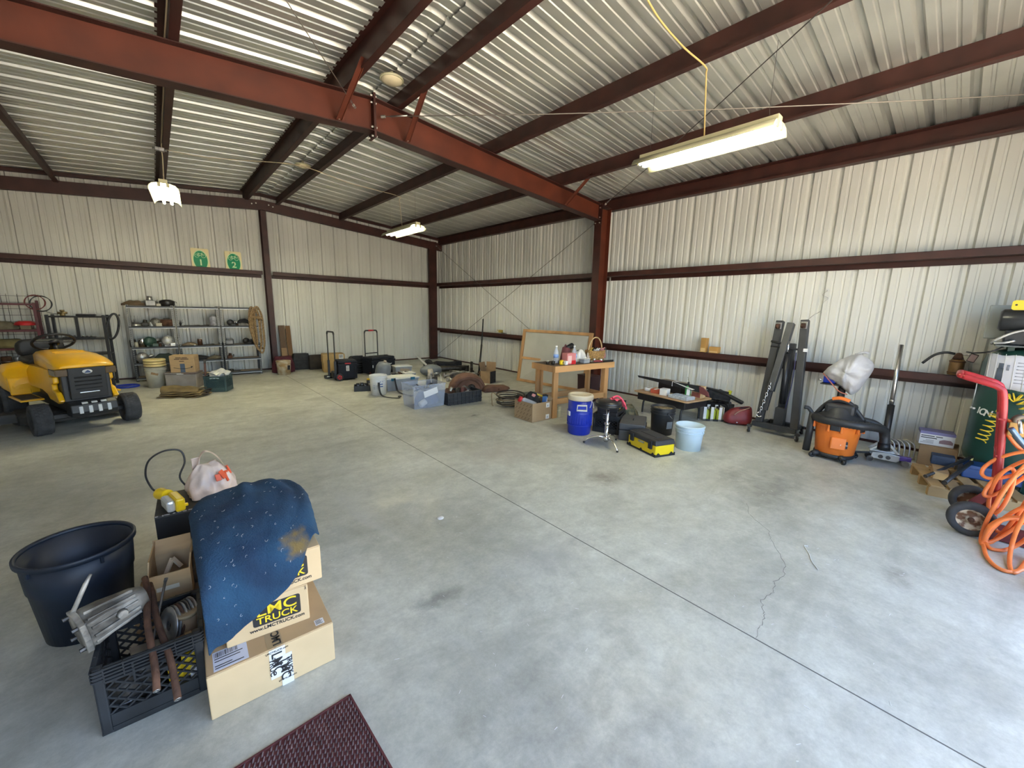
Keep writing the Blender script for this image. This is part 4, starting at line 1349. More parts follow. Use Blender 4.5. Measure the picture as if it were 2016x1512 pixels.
B().box(-0.02,0.02,-0.16,-0.14,0.87,1.23).build('middle_rod',BLACKM,bs_)
blt = thing('black_belt','wide black belt loop hanging from the black shelf top','belt',(-7.23,-0.62,1.29))
bw_ = []
for i in range(33):
 a = 2 * PI * i / 32
 xx = 0.075 * math.cos(a) + 0.04 * math.sin(a)
 zz = -0.22 + 0.225 * math.sin(a)
 bw_.append([(xx + 0.05,yy,zz) for yy in (-0.025,0.025)])
cloth(bw_).build('strap',BLACK,blt,solid=0.032)
B().obox((0.155,0,-0.02),(0.02,0.06,0.03)).build('buckle',BLACKM,blt,0.003)
x_ = thing('saw_blade','shiny saw blade lying flat on black shelf top','blade',(-7.50,-0.52,1.25))
B().lathe([(0.02,0.03),(0.14,0.034),(0.14,0.036),(0.02,0.034)],36).build('disc',STEEL,x_)
B().box(-0.12,0.12,-0.08,0.08,0.0,0.03).build('base',BLACK,x_,0.01)
x_ = thing('brass_fitting','tan brass valve fitting on the black shelf top','fitting',(-7.78,-0.50,1.25))
BRASS = mat('brass',(0.30,0.22,0.10),0.4,0.7,var=0.3)
B().lathe([(0.001,0),(0.035,0),(0.035,0.03),(0.02,0.04),(0.02,0.07),(0.03,0.075),(0.03,0.1),(0.001,0.1)],12).build('valve_body',BRASS,x_)
B().cyl((-0.06,0,0.05),(0.06,0,0.05),0.018,n=10).build('pipe',BRASS,x_)
x_ = thing('socket_tray','dark tray of chrome sockets on middle black shelf','tray',(-7.62,-0.52,0.87))
B().box(-0.20,0.2,-0.08,0.08,0,0.018).build('tray',BLACK,x_,0.004)
for i in range(7):
 B().cyl((-0.16 + i * 0.05,-0.02,0.018),(-0.16 + i * 0.05,-0.02,0.045),0.014,n=10).build('socket',CHROME,x_)
POSTU = mat('slotted_post',(0.24,0.235,0.22),0.5,0.4,var=0.1)
POSTL = mat('dark_post',(0.028,0.030,0.034),0.5)
BOARD = mat('particle_board',(0.22,0.16,0.10),0.85,var=0.2,vscale=25)
EDGE = mat('shelf_edge_silver',(0.40,0.41,0.43),0.4,0.5)
SHZ = (0.075,0.36,0.66,1.055,1.44)
def shelving(cx,cy,w,label,rz):
 o = thing('shelving_unit',label,'shelving',(cx,cy,0),rz,group='steel shelving units along the back wall')
 d = 0.30
 for sx in (-1,1):
  for sy in (-1,1):
   for z0,z1,m_,nme in ((0,0.70,POSTL,'lower_post'),(0.70,1.46,POSTU,'upper_post')):
    b = B()
    x,y = sx * w / 2,sy * d / 2
    b.box(*sorted((x,x - sx * 0.040)),*sorted((y,y - sy * 0.003)),z0,z1)
    b.box(*sorted((x,x - sx * 0.003)),*sorted((y,y - sy * 0.040)),z0,z1)
    ps = b.build(nme,m_,o)
    if sy < 0:
     sl = B()
     for i in range(int((z1 - z0) / 0.036)):
      z = z0 + 0.02 + i * 0.036
      sl.box(*sorted((x - sx * 0.014,x - sx * 0.026)),y - 0.0008,y + 0.001,z,z + 0.018)
     tag(sl.build('slot',POSTL if nme == 'upper_post' else POSTU,ps),kind='stuff')
 for z in SHZ:
  B().box(-w / 2 + 0.004,w / 2 - 0.004,-d / 2 + 0.004,d / 2 - 0.004,z - 0.016,z).build('shelf_board',BOARD,o)
  eb = B().box(-w / 2 + 0.006,w / 2 - 0.006,-d / 2 - 0.002,-d / 2 + 0.004,z - 0.038,z - 0.026).build('shelf_edge',EDGE,o)
  B().box(-w / 2 + 0.006,w / 2 - 0.006,d / 2 - 0.004,d / 2 + 0.002,z - 0.036,z - 0.010).build('rear_beam',POSTL,o)
  B().box(-w / 2 + 0.006,w / 2 - 0.006,-d / 2 - 0.003,-d / 2 + 0.004,z - 0.026,z + 0.005).build('edge_lip',POSTL,eb)
 return o
SU = ((-6.64,-0.34,0.68,'steel shelving unit nearest the black shelf, fullest of the three'),(-5.935,-0.355,0.70,'steel shelving unit in the middle of the three, half empty'),(-5.235,-0.375,0.66,'steel shelving unit nearest the gable post with rope hung on it'))
for a in SU:
 shelving(*a,R(-1.4))
UN = ('first','middle','last')
LV = ('bottom','second lowest','third','fourth','top')
def junk(kind,u,lv,fx,look,m_,s=1.0,fy=-0.05,name=None,cat=None):
 s *= 1.12
 """small thing on shelf lv of unit u at fraction fx of its width"""
 cx,cy,w,_ = SU[u]
 x = cx + (fx - 0.5) * w
 z = SHZ[lv] + 0.0045
 o = thing(name or kind,f'{look} on {LV[lv]} shelf of {UN[u]} steel shelving unit',cat or kind.replace('_',' '),(x,cy + fy,z),rnd.uniform(-0.4,0.4))
 if kind == 'gear':
  B().lathe([(0.02,0),(0.07 * s,0),(0.075 * s,0.012),(0.075 * s,0.03 * s),(0.05 * s,0.034 * s),(0.05 * s,0.06 * s),(0.02,0.06 * s)],24).build('rotor',m_,o)
  B().cyl((0,0,0.03 * s),(0,0,0.11 * s),0.016,n=10).build('shaft',STEEL,o)
  for i in range(4):
   a = i * PI / 2
   B().cyl((0.035 * s * math.cos(a),0.035 * s * math.sin(a),0.05 * s),(0.035 * s * math.cos(a),0.035 * s * math.sin(a),0.16 * s),0.004,n=6).build('stud',STEEL,o)
 elif kind == 'drum':
  B().lathe([(0.03,0),(0.085 * s,0),(0.09 * s,0.02),(0.086 * s,0.05 * s),(0.09 * s,0.055 * s),(0.086 * s,0.10 * s),(0.03,0.10 * s)],24).build('shell',m_,o)
  B().lathe([(0.001,0.07 * s),(0.04 * s,0.07 * s),(0.04 * s,0.12 * s),(0.001,0.12 * s)],14).build('hub',DKSTEEL,o)
 elif kind in ('can','jar','cup'):
  r,h = 0.035 * s,0.10 * s
  B().lathe([(0.001,0),(r,0),(r,h * 0.9),(r * 0.88,h),(0.001,h)],18).build('body',m_,o)
  B().lathe([(0.001,h),(r * 0.92,h),(r * 0.92,h + 0.012),(0.001,h + 0.013)],18).build('cap',STEEL if kind != 'cup' else m_,o)
 elif kind == 'carburettor':
  B().obox((0,0,0.035 * s),(0.10 * s,0.08 * s,0.07 * s),(0,0,0.3)).build('block',m_,o,0.012)
  B().cyl((0,0,0.05 * s),(0.01,0,0.12 * s),0.035 * s,0.028 * s,14).build('throat',m_,o)
  B().cyl((-0.08 * s,0,0.045 * s),(0.08 * s,0.01,0.045 * s),0.014 * s,n=10).build('spindle',STEEL,o)
  B().obox((0.07 * s,0,0.07 * s),(0.02,0.05,0.03),(0.4,0.2,0)).build('lever',STEEL,o,0.003)
 elif kind == 'pump':
  B().lathe([(0.001,0),(0.06 * s,0),(0.065 * s,0.02),(0.06 * s,0.05 * s),(0.001,0.052 * s)],18,(0,0,0.065 * s),Euler((PI / 2,0,0.3)).to_matrix()).build('housing',m_,o)
  B().obox((0.03 * s,0,0.02 * s),(0.13 * s,0.09 * s,0.04 * s)).build('foot',m_,o,0.008)
  B().cyl((0.04 * s,0,0.06 * s),(0.11 * s,0,0.09 * s),0.018 * s,n=10).build('outlet',STEEL,o)
  for i in range(5):
   a = i * 1.2566
   B().cyl((0.042 * s * math.cos(a),-0.052 * s,0.065 * s + 0.042 * s * math.sin(a)),(0.042 * s * math.cos(a),-0.060 * s,0.065 * s + 0.042 * s * math.sin(a)),0.007,n=8).build('bolt',BLACKM,o)
 elif kind == 'small_box':
  B().box(-0.045 * s,0.045 * s,-0.035 * s,0.035 * s,0,0.055 * s).build('body',m_,o,0.004)
  B().box(-0.046 * s,0.046 * s,-0.036 * s,0.036 * s,0.045 * s,0.058 * s).build('lid',m_,o,0.003)
 elif kind == 'rag':
  blob(0.10 * s,0.06,0.05 * s,int(fx * 100) + u,amp=0.2).build('heap',m_,o)
  B().tube(smooth_path([(-0.1 * s,0,0.02),(-0.03,0.02,0.06),(0.05,-0.03,0.05),(0.11 * s,0.0,0.015)],5),0.008,6).build('fold',m_,o)
 elif kind == 'wrench':
  B().bar((-0.10 * s,0,0.008),(0.10 * s,0.02,0.008),0.022,0.012).build('shank',m_,o,0.003)
  B().lathe([(0.012,0),(0.026,0),(0.026,0.014),(0.012,0.014)],14,(0.115 * s,0.022,0.002)).build('ring_end',m_,o)
 elif kind == 'radio':
  B().box(-0.075,0.075,-0.03,0.03,0,0.10).build('case',BLACK,o,0.006)
  B().box(-0.06,0.06,-0.032,-0.03,0.012,0.085).build('face',m_,o,0.002)
  B().tube([(-0.06,0,0.1),(-0.055,0,0.125),(0.055,0,0.125),(0.06,0,0.1)],0.005,6).build('handle',BLACK,o)
  B().box(-0.05,0.05,-0.0335,-0.032,0.055,0.075).build('dial',STEEL,o)
 elif kind == 'bolt_set':
  B().box(-0.06,0.06,-0.03,0.03,0,0.015).build('holder',m_,o,0.003)
  for i in range(5):
   B().cyl((-0.045 + i * 0.022,0,0.015),(-0.045 + i * 0.022,0.004,0.05 + 0.012 * ((i * 7) % 4)),0.005,n=6).build('bit',STEEL,o)
 elif kind == 'plant':
  for i in range(9):
   a = rnd.uniform(0,6.28)
   B().tube([(0,0,0.0),(0.03 * math.cos(a),0.02 * math.sin(a),0.06),(0.07 * math.cos(a),0.04 * math.sin(a),0.10 + 0.03 * math.sin(i))],[0.006,0.005,0.002],5).build('prong',m_,o)
 return o
DK2 = mat('oily_black',(0.03,0.026,0.022),0.45,0.4,var=0.5,vscale=16)
TINW = mat('cream_tin',(0.50,0.46,0.36),0.5,var=0.1)
GRN = mat('bottle_green',(0.03,0.07,0.05),0.35)
# top shelf of the first unit
junk('rag',0,4,0.18,'long brown rag roll',mat('brown_rag',(0.12,0.08,0.045),0.9,var=0.3),1.6)
junk('carburettor',0,4,0.50,'grey carburettor with white cap',STEEL,1.35)
junk('small_box',0,4,0.68,'small cream tin',TINW,0.7)
o = thing('black_pot','round black cast pot on top of the first shelving unit by its corner','pot',(-6.385,-0.35,SHZ[4] + 0.0045))
B().lathe([(0.001,0),(0.105,0),(0.118,0.02),(0.122,0.08),(0.118,0.10),(0.06,0.125),(0.001,0.13)],28).build('body',mat('cast_black',(0.015,0.013,0.012),0.35),o)
B().tube(smooth_path([(0.10,0,0.095),(0.135,-0.02,0.085),(0.15,-0.04,0.06)],4),0.004,6).build('handle',BLACKM,o)
# fourth
junk('gear',0,3,0.14,'flywheel with upright studs',STEEL,1.1)
junk('carburettor',0,3,0.34,'dark carburettor',DK2,0.9)
junk('cup',0,3,0.47,'white cup',WHITEP,0.6,-0.10)
junk('pump',0,3,0.56,'greasy water pump',ALLOY,1.1)
junk('small_box',0,3,0.63,'cream parts box',TINW,0.9,-0.10)
junk('drum',0,3,0.82,'rusty brake drum',RUST,1.15)
junk('plant',1,3,0.09,'spiky black spring',BLACKM,1.0)
junk('wrench',1,3,0.32,'dark ring spanner',BLACKM,1.0)
junk('wrench',1,3,0.55,'thin steel spanner',DK2,0.9)
o = junk('jar',1,3,0.86,'big clear jar in a plastic wrap',mat('wrapped_jar',(0.42,0.42,0.46),0.3,var=0.4,vscale=25),1.7)
junk('pump',2,3,0.25,'black bracket pump',BLACKM,0.9)
junk('can',2,3,0.42,'small chrome can',CHROME,0.8)
o = thing('tool_saddle','black leather tool holster standing on fourth shelf by the rope','holster',(-5.14,-0.40,SHZ[3] + 0.0045),0.2)
B().prism([(-0.18,0.05),(-0.08,0.13),(0.02,0.145),(0.13,0.08),(0.15,0.0),(0.10,0.0),(0.06,0.05),(-0.06,0.06),(-0.17,0.03)],-0.03,0.03,'y').build('flap',BLACKF,o,0.006)
B().box(-0.17,-0.155,-0.02,0.02,0,0.06).build('stand',BLACKM,o)
# third
junk('cup',0,2,0.10,'cream cup',TINW,0.75,-0.10)
junk('can',0,2,0.03,'dark open can',DK2,1.2,0.02)
junk('can',0,2,0.23,'tall silver spray can',CHROME,1.35)
junk('pump',0,2,0.37,'green painted pump',GRN,1.35)
junk('carburettor',0,2,0.52,'brown oily carburettor',RUST,0.8)
junk('can',0,2,0.60,'short rusty can',RUST,0.6,-0.10)
junk('wrench',0,2,0.69,'oily black ratchet',DK2,1.0)
junk('pump',0,2,0.78,'bare alloy timing cover',mat('bright_alloy',(0.60,0.59,0.57),0.45,0.6,var=0.25),1.45)
junk('rag',1,2,0.25,'tan folded rag',mat('tan_rag',(0.25,0.19,0.12),0.9),1.0)
junk('jar',1,2,0.48,'brown glass jar',mat('brown_glass',(0.10,0.05,0.03),0.2),1.1)
junk('small_box',1,2,0.35,'little white tag box',PAPER,0.3,-0.11)
junk('wrench',1,2,0.68,'black pipe clamp',BLACKM,0.7)
junk('radio',2,2,0.18,'old silver faced radio',STEEL)
junk('pump',2,2,0.62,'black fuel pump',DK2,0.9)
junk('can',2,2,0.80,'black film can',BLACK,0.8)
# second lowest
junk('pump',0,1,0.18,'grey alternator with round face',STEEL,1.35)
o = thing('green_bag','dark green canvas heap on second lowest shelf behind the bucket','bag',(-6.53,-0.38,SHZ[1] + 0.0045))
blob(0.16,0.10,0.15,21,amp=0.12,top=0.4).build('heap',mat('dark_green_canvas',(0.035,0.05,0.04),0.9),o)
junk('rag',1,1,0.42,'black rag heap',BLACKF,1.6)
junk('rag',1,1,0.80,'olive canvas roll',TANC,1.3)
junk('carburettor',2,1,0.15,'small rusty carburettor',RUST,0.8)
junk('bolt_set',2,0,0.30,'drill bit set',DK2)
junk('drum',2,0,0.15,'small dark drum',DK2,0.4)
# rope
rp = thing('rope_coil','thick tan rope coiled and hung over the shelving corner','rope',(-4.95,-0.56,0.0))
ROPE = mat('manila_rope',(0.33,0.22,0.11),0.9,var=0.4,vscale=40,bump=0.8,bscale=120)
for k_,(w_,zt_,zb_,dx,dy) in enumerate(((0.055,1.46,0.62,-0.06,0.0),(0.085,1.44,0.52,-0.02,-0.03),(0.10,1.47,0.46,0.03,0.0),(0.085,1.42,0.55,0.06,0.03),(0.07,1.40,0.60,0.02,0.05))):
 zc,hh = (zt_ + zb_) / 2,(zt_ - zb_) / 2
 pts = []
 for i in range(40):
  a = 2 * PI * i / 40
  pts.append((dx + (w_ + 0.02 * math.sin(a - 0.5)) * math.cos(a) + 0.035 * max(0,-math.sin(a)),dy + 0.015 * math.sin(2 * a),zc + hh * math.sin(a)))
 strand = B()
 for s in range(3):
  sp_ = []
  for j in range(160):
   f = j / 160 * 40
   p0,p1 = Vector(pts[int(f) % 40]),Vector(pts[(int(f) + 1) % 40])
   c_ = p0.lerp(p1,f - int(f))
   d = (p1 - p0).normalized()
   x,y,_ = frame_of(d)
   ph = j * 0.55 + s * 2.0944
   sp_.append(c_ + x * (0.009 * math.cos(ph)) + y * (0.009 * math.sin(ph)))
  strand.tube(sp_,0.010,6,closed=True)
 strand.build('loop',ROPE,rp)
B().tube(smooth_path([(-0.10,-0.045,1.24),(-0.02,-0.075,1.23),(0.07,-0.05,1.21),(0.10,0.03,1.20),(0.02,0.08,1.22),(-0.09,0.05,1.24),(-0.10,-0.04,1.26),(0.05,-0.07,1.25),(0.13,-0.02,1.18)],5),0.016,8).build('binding',ROPE,rp)
# ================================================================ in front of the shelving
y_ = thing('paint_bucket','white pail with stacked yellow lids in front of the first shelving unit','bucket',(-6.68,-1.26,0))
bucket(y_,0.37,0.13,0.150,mat('grimy_white',(0.50,0.48,0.40),0.5,var=0.2,vscale=7),rings=2)
for i in range(3):
 z = 0.385 + i * 0.045
 B().lathe([(0.001,z),(0.152,z),(0.156,z + 0.006),(0.156,z + 0.03),(0.150,z + 0.036),(0.001,z + 0.03)],30).build('lid',mat('cream_yellow',(0.66,0.52,0.24),0.5,var=0.1),y_)
lb = B().obox((-0.02,-0.142,0.26),(0.10,0.006,0.04),(0,0.35,0)).build('paper_label',CARDD,y_)
gb = thing('grey_tote','grey plastic box under the printed carton in front of shelving','box',(-6.30,-1.56,0),R(-22))
B().box(-0.23,0.23,-0.15,0.15,0,0.265).build('body',mat('grey_violet',(0.26,0.235,0.225),0.6,var=0.15),gb,0.012)
B().box(-0.24,0.24,-0.16,0.16,0.265,0.29).build('lid',mat('grey_lid',(0.15,0.11,0.10),0.6),gb,0.006)
B().box(-0.05,0.05,-0.164,-0.158,0.262,0.275).build('latch',PAPER,gb,0.002)
B().box(-0.22,0.02,-0.163,-0.16,0.277,0.288).build('edge_strip',EDGE,gb)
ab = thing('delivery_carton','brown delivery carton with curved arrow print on the grey box','carton',(-6.27,-1.55,0.29),R(-20))
carton(ab,0.36,0.24,0.30,CARD,tape='y')
LB2 = mat('print_brown',(0.10,0.06,0.04),0.8)
for x0,x1,z in ((-0.09,-0.01,0.262),(0.0,0.08,0.262),(-0.11,-0.03,0.238),(-0.02,0.1,0.238),(-0.04,0.03,0.20)):
 B().box(x0,x1,-0.1212,-0.12,z - 0.007,z + 0.007).build('box_print',LB2,ab)
B().box(-0.035,0.035,-0.1215,-0.12,0.0,0.155).build('blue_tape',mat('tape_slate',(0.10,0.14,0.20),0.4),ab)
arr = [(x,-0.1212,0.065 + 0.9 * x * x * 1.6) for x in [-0.13 + i * 0.013 for i in range(21)]]
B().tube(arr,0.004,5).build('arrow_print',PRINT,ab)
B().prism([(0.13,0.075),(0.155,0.105),(0.12,0.11)],-0.1216,-0.12,'y').build('arrow_head_print',PRINT,ab)
st_ = thing('wooden_stick','dark stick leaning between grey box and green crate','stick',(-6.02,-1.78,0))
B().bar((0,0,0),(0.04,0.22,0.46),0.03,0.03).build('shaft',mat('dark_red_wood',(0.08,0.03,0.025),0.6),st_,0.004)
B().bar((0.036,0.198,0.42),(0.042,0.23,0.485),0.036,0.036).build('end_cap',BLACK,st_,0.004)
gc = thing('green_crate','dark green plastic milk crate with papers in front of the shelving','crate',(-5.86,-2.21,0),R(-24))
milk_crate(gc,mat('green_crate_plastic',(0.045,0.085,0.085),0.5,var=0.15),0.33,0.275)
liner = B()
for k_ in range(4):
 M = Matrix.Rotation(k_ * PI / 2,3,'Z')
 w = B().box(-0.145,0.145,-0.150,-0.146,0.06,0.215)
 w.v = [tuple(M @ Vector(v)) for v in w.v]
 w.build('inner_wall',MATS['green_crate_plastic'],gc)
for x in (-0.05,0.0,0.05):
 B().box(x - 0.018,x + 0.018,-0.1705,-0.165,0.235,0.25).build('crate_print',mat('pale_print',(0.40,0.50,0.50),0.6),gc)
pp = thing('paper_heap','crumpled white papers sticking out of the green crate','paper',(-5.86,-2.21,0.012),R(-24))
q = random.Random(5)
for i in range(4):
 rws = [[(-0.13 + 0.26 * a / 5,-0.10 + 0.2 * b / 5 + 0.02 * i,0.22 + 0.02 * i + 0.05 * math.sin(a * 1.3 + i) * math.cos(b + i) + 0.02 * a / 5 * i) for a in range(6)] for b in range(6)]
 cloth(rws,i,0.006).build('sheet',PAPER if i % 2 == 0 else mat('grey_paper',(0.5,0.5,0.5),0.7),pp,solid=0.001,rot=(0.1 * i,0.05,0.4 * i))
B().box(-0.14,0.14,-0.14,0.14,0,0.2).build('paper_block',mat('block_grey',(0.12,0.13,0.13),0.8),pp,0.01)
tarp = thing('folded_tarp','folded olive brown canvas tarp lying on the floor before the crate','tarp',(-6.33,-2.42,0),R(-28))
TARP = mat('tarp_canvas',(0.16,0.115,0.05),0.9,var=0.3,vscale=8,bump=0.3,bscale=60)
for i in range(4):
 k_ = 1 - 0.05 * i
 rws = []
 for b in range(15):
  t = b / 14
  rws.append([((-0.33 + 0.62 * a / 16) * k_ + 0.03 * math.sin(3 * t + i),(-0.21 + 0.42 * t) * k_,0.012 + 0.026 * i + 0.085 * (1 - a / 16 * 0.6) * math.sin(PI * t) ** 0.5 * (i / 3) + 0.008 * math.sin(a * 0.9 + 2 * t + i) + 0.006 * math.sin(7 * t + a * 0.4)) for a in range(17)])
 cloth(rws,i,0.003).build('fold_layer',TARP,tarp,solid=0.012,sub=1)
for i in range(3):
 B().tube(smooth_path([(0.20,-0.16 + 0.1 * i,0.03),(0.30,-0.13 + 0.1 * i,0.05 + 0.02 * i),(0.345,-0.06 + 0.06 * i,0.035 + 0.03 * i),(0.30,0.0 + 0.05 * i,0.05)],6),0.012,7).build('rolled_edge',mat('tarp_edge',(0.05,0.04,0.03),0.9),tarp)
bl_ = thing('blue_pan','blue plastic pan lid lying flat on floor behind the tractor','lid',(-7.10,-0.98,0))
B().lathe([(0.001,0.0),(0.17,0.0),(0.178,0.012),(0.176,0.03),(0.168,0.03),(0.166,0.016),(0.001,0.014)],32).build('disc',BLUEP,bl_)
B().lathe([(0.06,0.014),(0.07,0.02),(0.10,0.02),(0.11,0.014)],28).build('ridge',BLUEP,bl_)
# bike route signs resting on the girt
GRNS = mat('sign_green',(0.0,0.30,0.13),0.35)
SGN = mat('sign_cream',(0.90,0.80,0.48),0.45)
SGW = mat('sign_pale_green',(0.70,0.92,0.55),0.4)
def bike_sign(cx,num,lab,hatch):
 o = thing('bike_sign',lab,'sign',(cx,-0.10,H2 + 0.003),rot=(R(-7),0,0),group='bicycle route signs')
 w,h = 0.30,0.455
 B().prism(round_rect(-w / 2,w / 2,0,h,0.025),-0.002,0.002,'y').build('plate',SGN,o)
 def ell(rx,rz,n=40):
  return [(rx * math.cos(2 * PI * i / n),h * 0.47 + rz * math.sin(2 * PI * i / n)) for i in range(n)]
 B().prism(ell(0.128,0.205),-0.0032,-0.002,'y').build('border_oval',SGW,o)
 B().prism(ell(0.116,0.190),-0.0042,-0.0032,'y').build('green_oval',GRNS,o)
 bk = B()
 zc = h * 0.69
 for x in (-0.055,0.055):
  bk.tube([(x + 0.034 * math.cos(2 * PI * i / 20),-0.0048,zc - 0.012 + 0.034 * math.sin(2 * PI * i / 20)) for i in range(20)],0.004,5,closed=True)
 for a,b in (((-0.055,-0.012),(-0.025,0.035)),((-0.025,0.035),(0.035,0.035)),((0.035,0.035),(0.0,-0.012)),((0.0,-0.012),(-0.028,0.03)),((-0.055,-0.012),(0.0,-0.012)),((0.055,-0.012),(0.032,0.045)),((0.025,0.05),(0.048,0.05)),((-0.045,0.042),(-0.015,0.042))):
  bk.bar((a[0],-0.0048,zc + a[1]),(b[0],-0.0048,zc + b[1]),0.007,0.002,up=(0,1,0))
 bk.build('bicycle_print',SGW,o)
 text('number_print',num,0.17,SGW,o,(0,-0.0046,h * 0.36),(PI / 2,0,0),bold=0.004)
 if hatch:
  B().tube([(0.0,-0.006,0.27),(0.0,-0.006,0.14)],0.003,5).build('scratch',PRINT,o)
  B().tube([(-0.055,-0.006,0.425),(-0.05,-0.006,0.40)],0.003,5).build('scratch',PRINT,o)
  B().tube([(0.07,-0.006,0.38),(0.10,-0.006,0.345),(0.105,-0.006,0.30)],0.004,5).build('scratch',PRINT,o)
 return o
bike_sign(-5.755,'1','green bicycle route sign numbered 1 standing on the back girt',False)
bike_sign(-5.182,'2','scratched green bicycle route sign numbered 2 on the back girt',True)
# ================================================================ hanging lights, cords, braces
LAMPW = mat('lamp_white_enamel',(0.70,0.66,0.42),0.35)
TUBE = mat('fluorescent_tube',(1.0,0.96,0.76),0.3,emit=28.0)
CORD = mat('cream_cord',(0.62,0.52,0.34),0.6)
CHAIN = mat('thin_wire',(0.10,0.09,0.08),0.5,0.5)
def shop_light(loc,rz,L,lab,zroof_,cordpts=None,drop=0.5):
 o = thing('shop_light',lab,'light',loc,rz,group='hanging fluorescent shop lights')
 W = 0.16
 prof = [(-W,-0.075),(-W * 0.93,-0.045),(-W * 0.75,-0.015),(-W * 0.42,0.0),(W * 0.42,0.0),(W * 0.75,-0.015),(W * 0.93,-0.045),(W,-0.075)]
 rows = [[(x,y,z) for y,z in prof] for x in (-L / 2,-L / 4,0,L / 4,L / 2)]
 cloth(rows).build('reflector',LAMPW,o,solid=0.002)
 B().box(-L / 2 + 0.01,L / 2 - 0.01,-0.045,0.045,0.002,0.048).build('ballast_channel',LAMPW,o,0.004)
 for y in (-0.045,0.045):
  t_ = B().cyl((-L / 2 + 0.02,y,-0.035),(L / 2 - 0.02,y,-0.035),0.0165,n=14).build('tube',TUBE,o)
  for x in (-1,1):
   B().obox((x * (L / 2 - 0.012),y,-0.025),(0.018,0.035,0.05)).build('lamp_holder',LAMPW,o,0.003)
 for x in (-L * 0.42,L * 0.42):
  B().tube([(x,-0.03,0.048),(x,0,0.12),(x,0,drop)],0.0016,5).build('hanger_wire',CHAIN,o)
 return o
shop_light((-2.72,-9.02,3.035),PI / 2,1.235,'lit fluorescent shop light hanging nearest, over the black desk side',0,drop=0.60)
shop_light((-2.85,-3.40,3.00),PI / 2,1.235,'lit fluorescent shop light hanging far off over the back scrap corner',0,drop=0.62)
shop_light((-6.285,-2.98,3.06),PI / 2 - 0.06,1.235,'lit fluorescent shop light seen end-on, hanging above the tractor',0,drop=0.56)
def cord(name,lab,pts,r=0.005,m=None,k=8):
 o = thing(name,lab,'cord',pts[0])
 B().tube([p - Vector(pts[0]) for p in smooth_path(pts,k)],r,6).build('cable',m or CORD,o)
 return o
cord('light_cable','yellow cream cord running over purlins down to the nearest shop light',[(-4.55,-9.2,3.86),(-4.2,-9.15,3.66),(-3.75,-9.07,3.6),(-3.25,-9.03,3.6),(-2.90,-9.06,3.575),(-2.86,-9.06,3.52),(-2.80,-9.05,3.3),(-2.74,-9.04,3.09)],0.007,mat('yellow_cord',(0.60,0.44,0.16),0.6))
cord('light_cable','thin cream cord swagged across roof between the two back lights',[(-6.275,-3.18,3.585),(-5.83,-3.27,3.575),(-5.37,-3.45,3.595),(-4.72,-3.88,3.575),(-3.9,-3.6,3.565),(-2.92,-3.34,3.60),(-2.87,-3.33,3.52),(-2.86,-3.37,3.25),(-2.85,-3.38,3.06)],0.005)
cord('light_cable','cream cord tacked along purlin down to the light above tractor',wiggle([(-6.276,-8.4,3.65),(-6.276,-6.6,3.65),(-6.276,-5.4,3.65),(-6.276,-3.3,3.65),(-6.28,-3.18,3.57),(-6.285,-3.0,3.30),(-6.285,-2.98,3.11)],4,0.006,4),0.006,k=3)
o = thing('junction_box','small junction box on purlin above the tractor light','junction box',(-6.30,-3.2,3.55))
B().box(-0.05,0.05,-0.035,0.035,0,0.04).build('box_body',STEEL,o,0.004)
for sx in (-1,1):
 B().cyl((sx * 0.05,0,0.02),(sx * 0.075,0,0.02),0.014,n=10).build('gland',STEEL,o)
for k_,(x,y,lab) in enumerate(((-4.475,-6.50,'round cream lamp under the ridge by the middle frame'),(-4.44,-2.98,'round cream lamp under the ridge near the back gable'))):
 o = thing('ridge_lamp',lab,'lamp',(x,y,3.825),group='round lamps under the ridge')
 B().lathe([(0.001,-0.012),(0.06,-0.008),(0.10,0.008),(0.115,0.03),(0.105,0.032),(0.001,0.03)],28).build('dome',mat('cream_glass',(0.78,0.68,0.45),0.3),o)
 B().lathe([(0.112,0.018),(0.122,0.02),(0.122,0.036),(0.112,0.038)],28).build('rim_ring',LAMPW,o)
 B().cyl((0,0,0.03),(0,0,0.10),0.02,n=10).build('stem',LAMPW,o)
for nm,a,b,lab in (('r',(-4.80,-6.29,3.57),(-8.7,-11.7,3.42),'slack roof bracing cable on the tractor side of the ridge'),('r',(-4.50,-6.33,3.55),(-0.25,-11.7,3.40),'roof bracing cable from ridge plate toward the near eave'),('r',(-0.42,-6.30,3.40),(-4.45,-11.7,3.60),'dark roof bracing cable from knee of the frame toward the ridge'),
      ('w',(-0.225,-0.25,3.30),(-0.225,-6.05,0.12),'wall bracing rod falling from the back corner to the column foot'),('w',(-0.235,-5.98,3.17),(-0.235,-0.20,0.10),'wall bracing rod rising from the back corner foot to the frame knee')):
 o = thing('bracing_rod',lab,'rod',a)
 d = Vector(b) - Vector(a)
 B().tube([d * t - Vector((0,0,0.05 * math.sin(PI * t) if nm == 'r' else 0)) for t in (0,0.25,0.5,0.75,1)],0.0045 if nm == 'r' else 0.005,6).build('rod',CHAIN if 'dark' in lab or nm == 'w' else mat('grey_cable',(0.30,0.27,0.23),0.5,0.4),o)
 B().cyl(d * 0.012,d * 0.04,0.009,n=8).build('turnbuckle',STEEL,o)
 B().cyl(d * -0.004,d * 0.003,0.016,n=6,smooth=False).build('end_nut',BOLT,o)
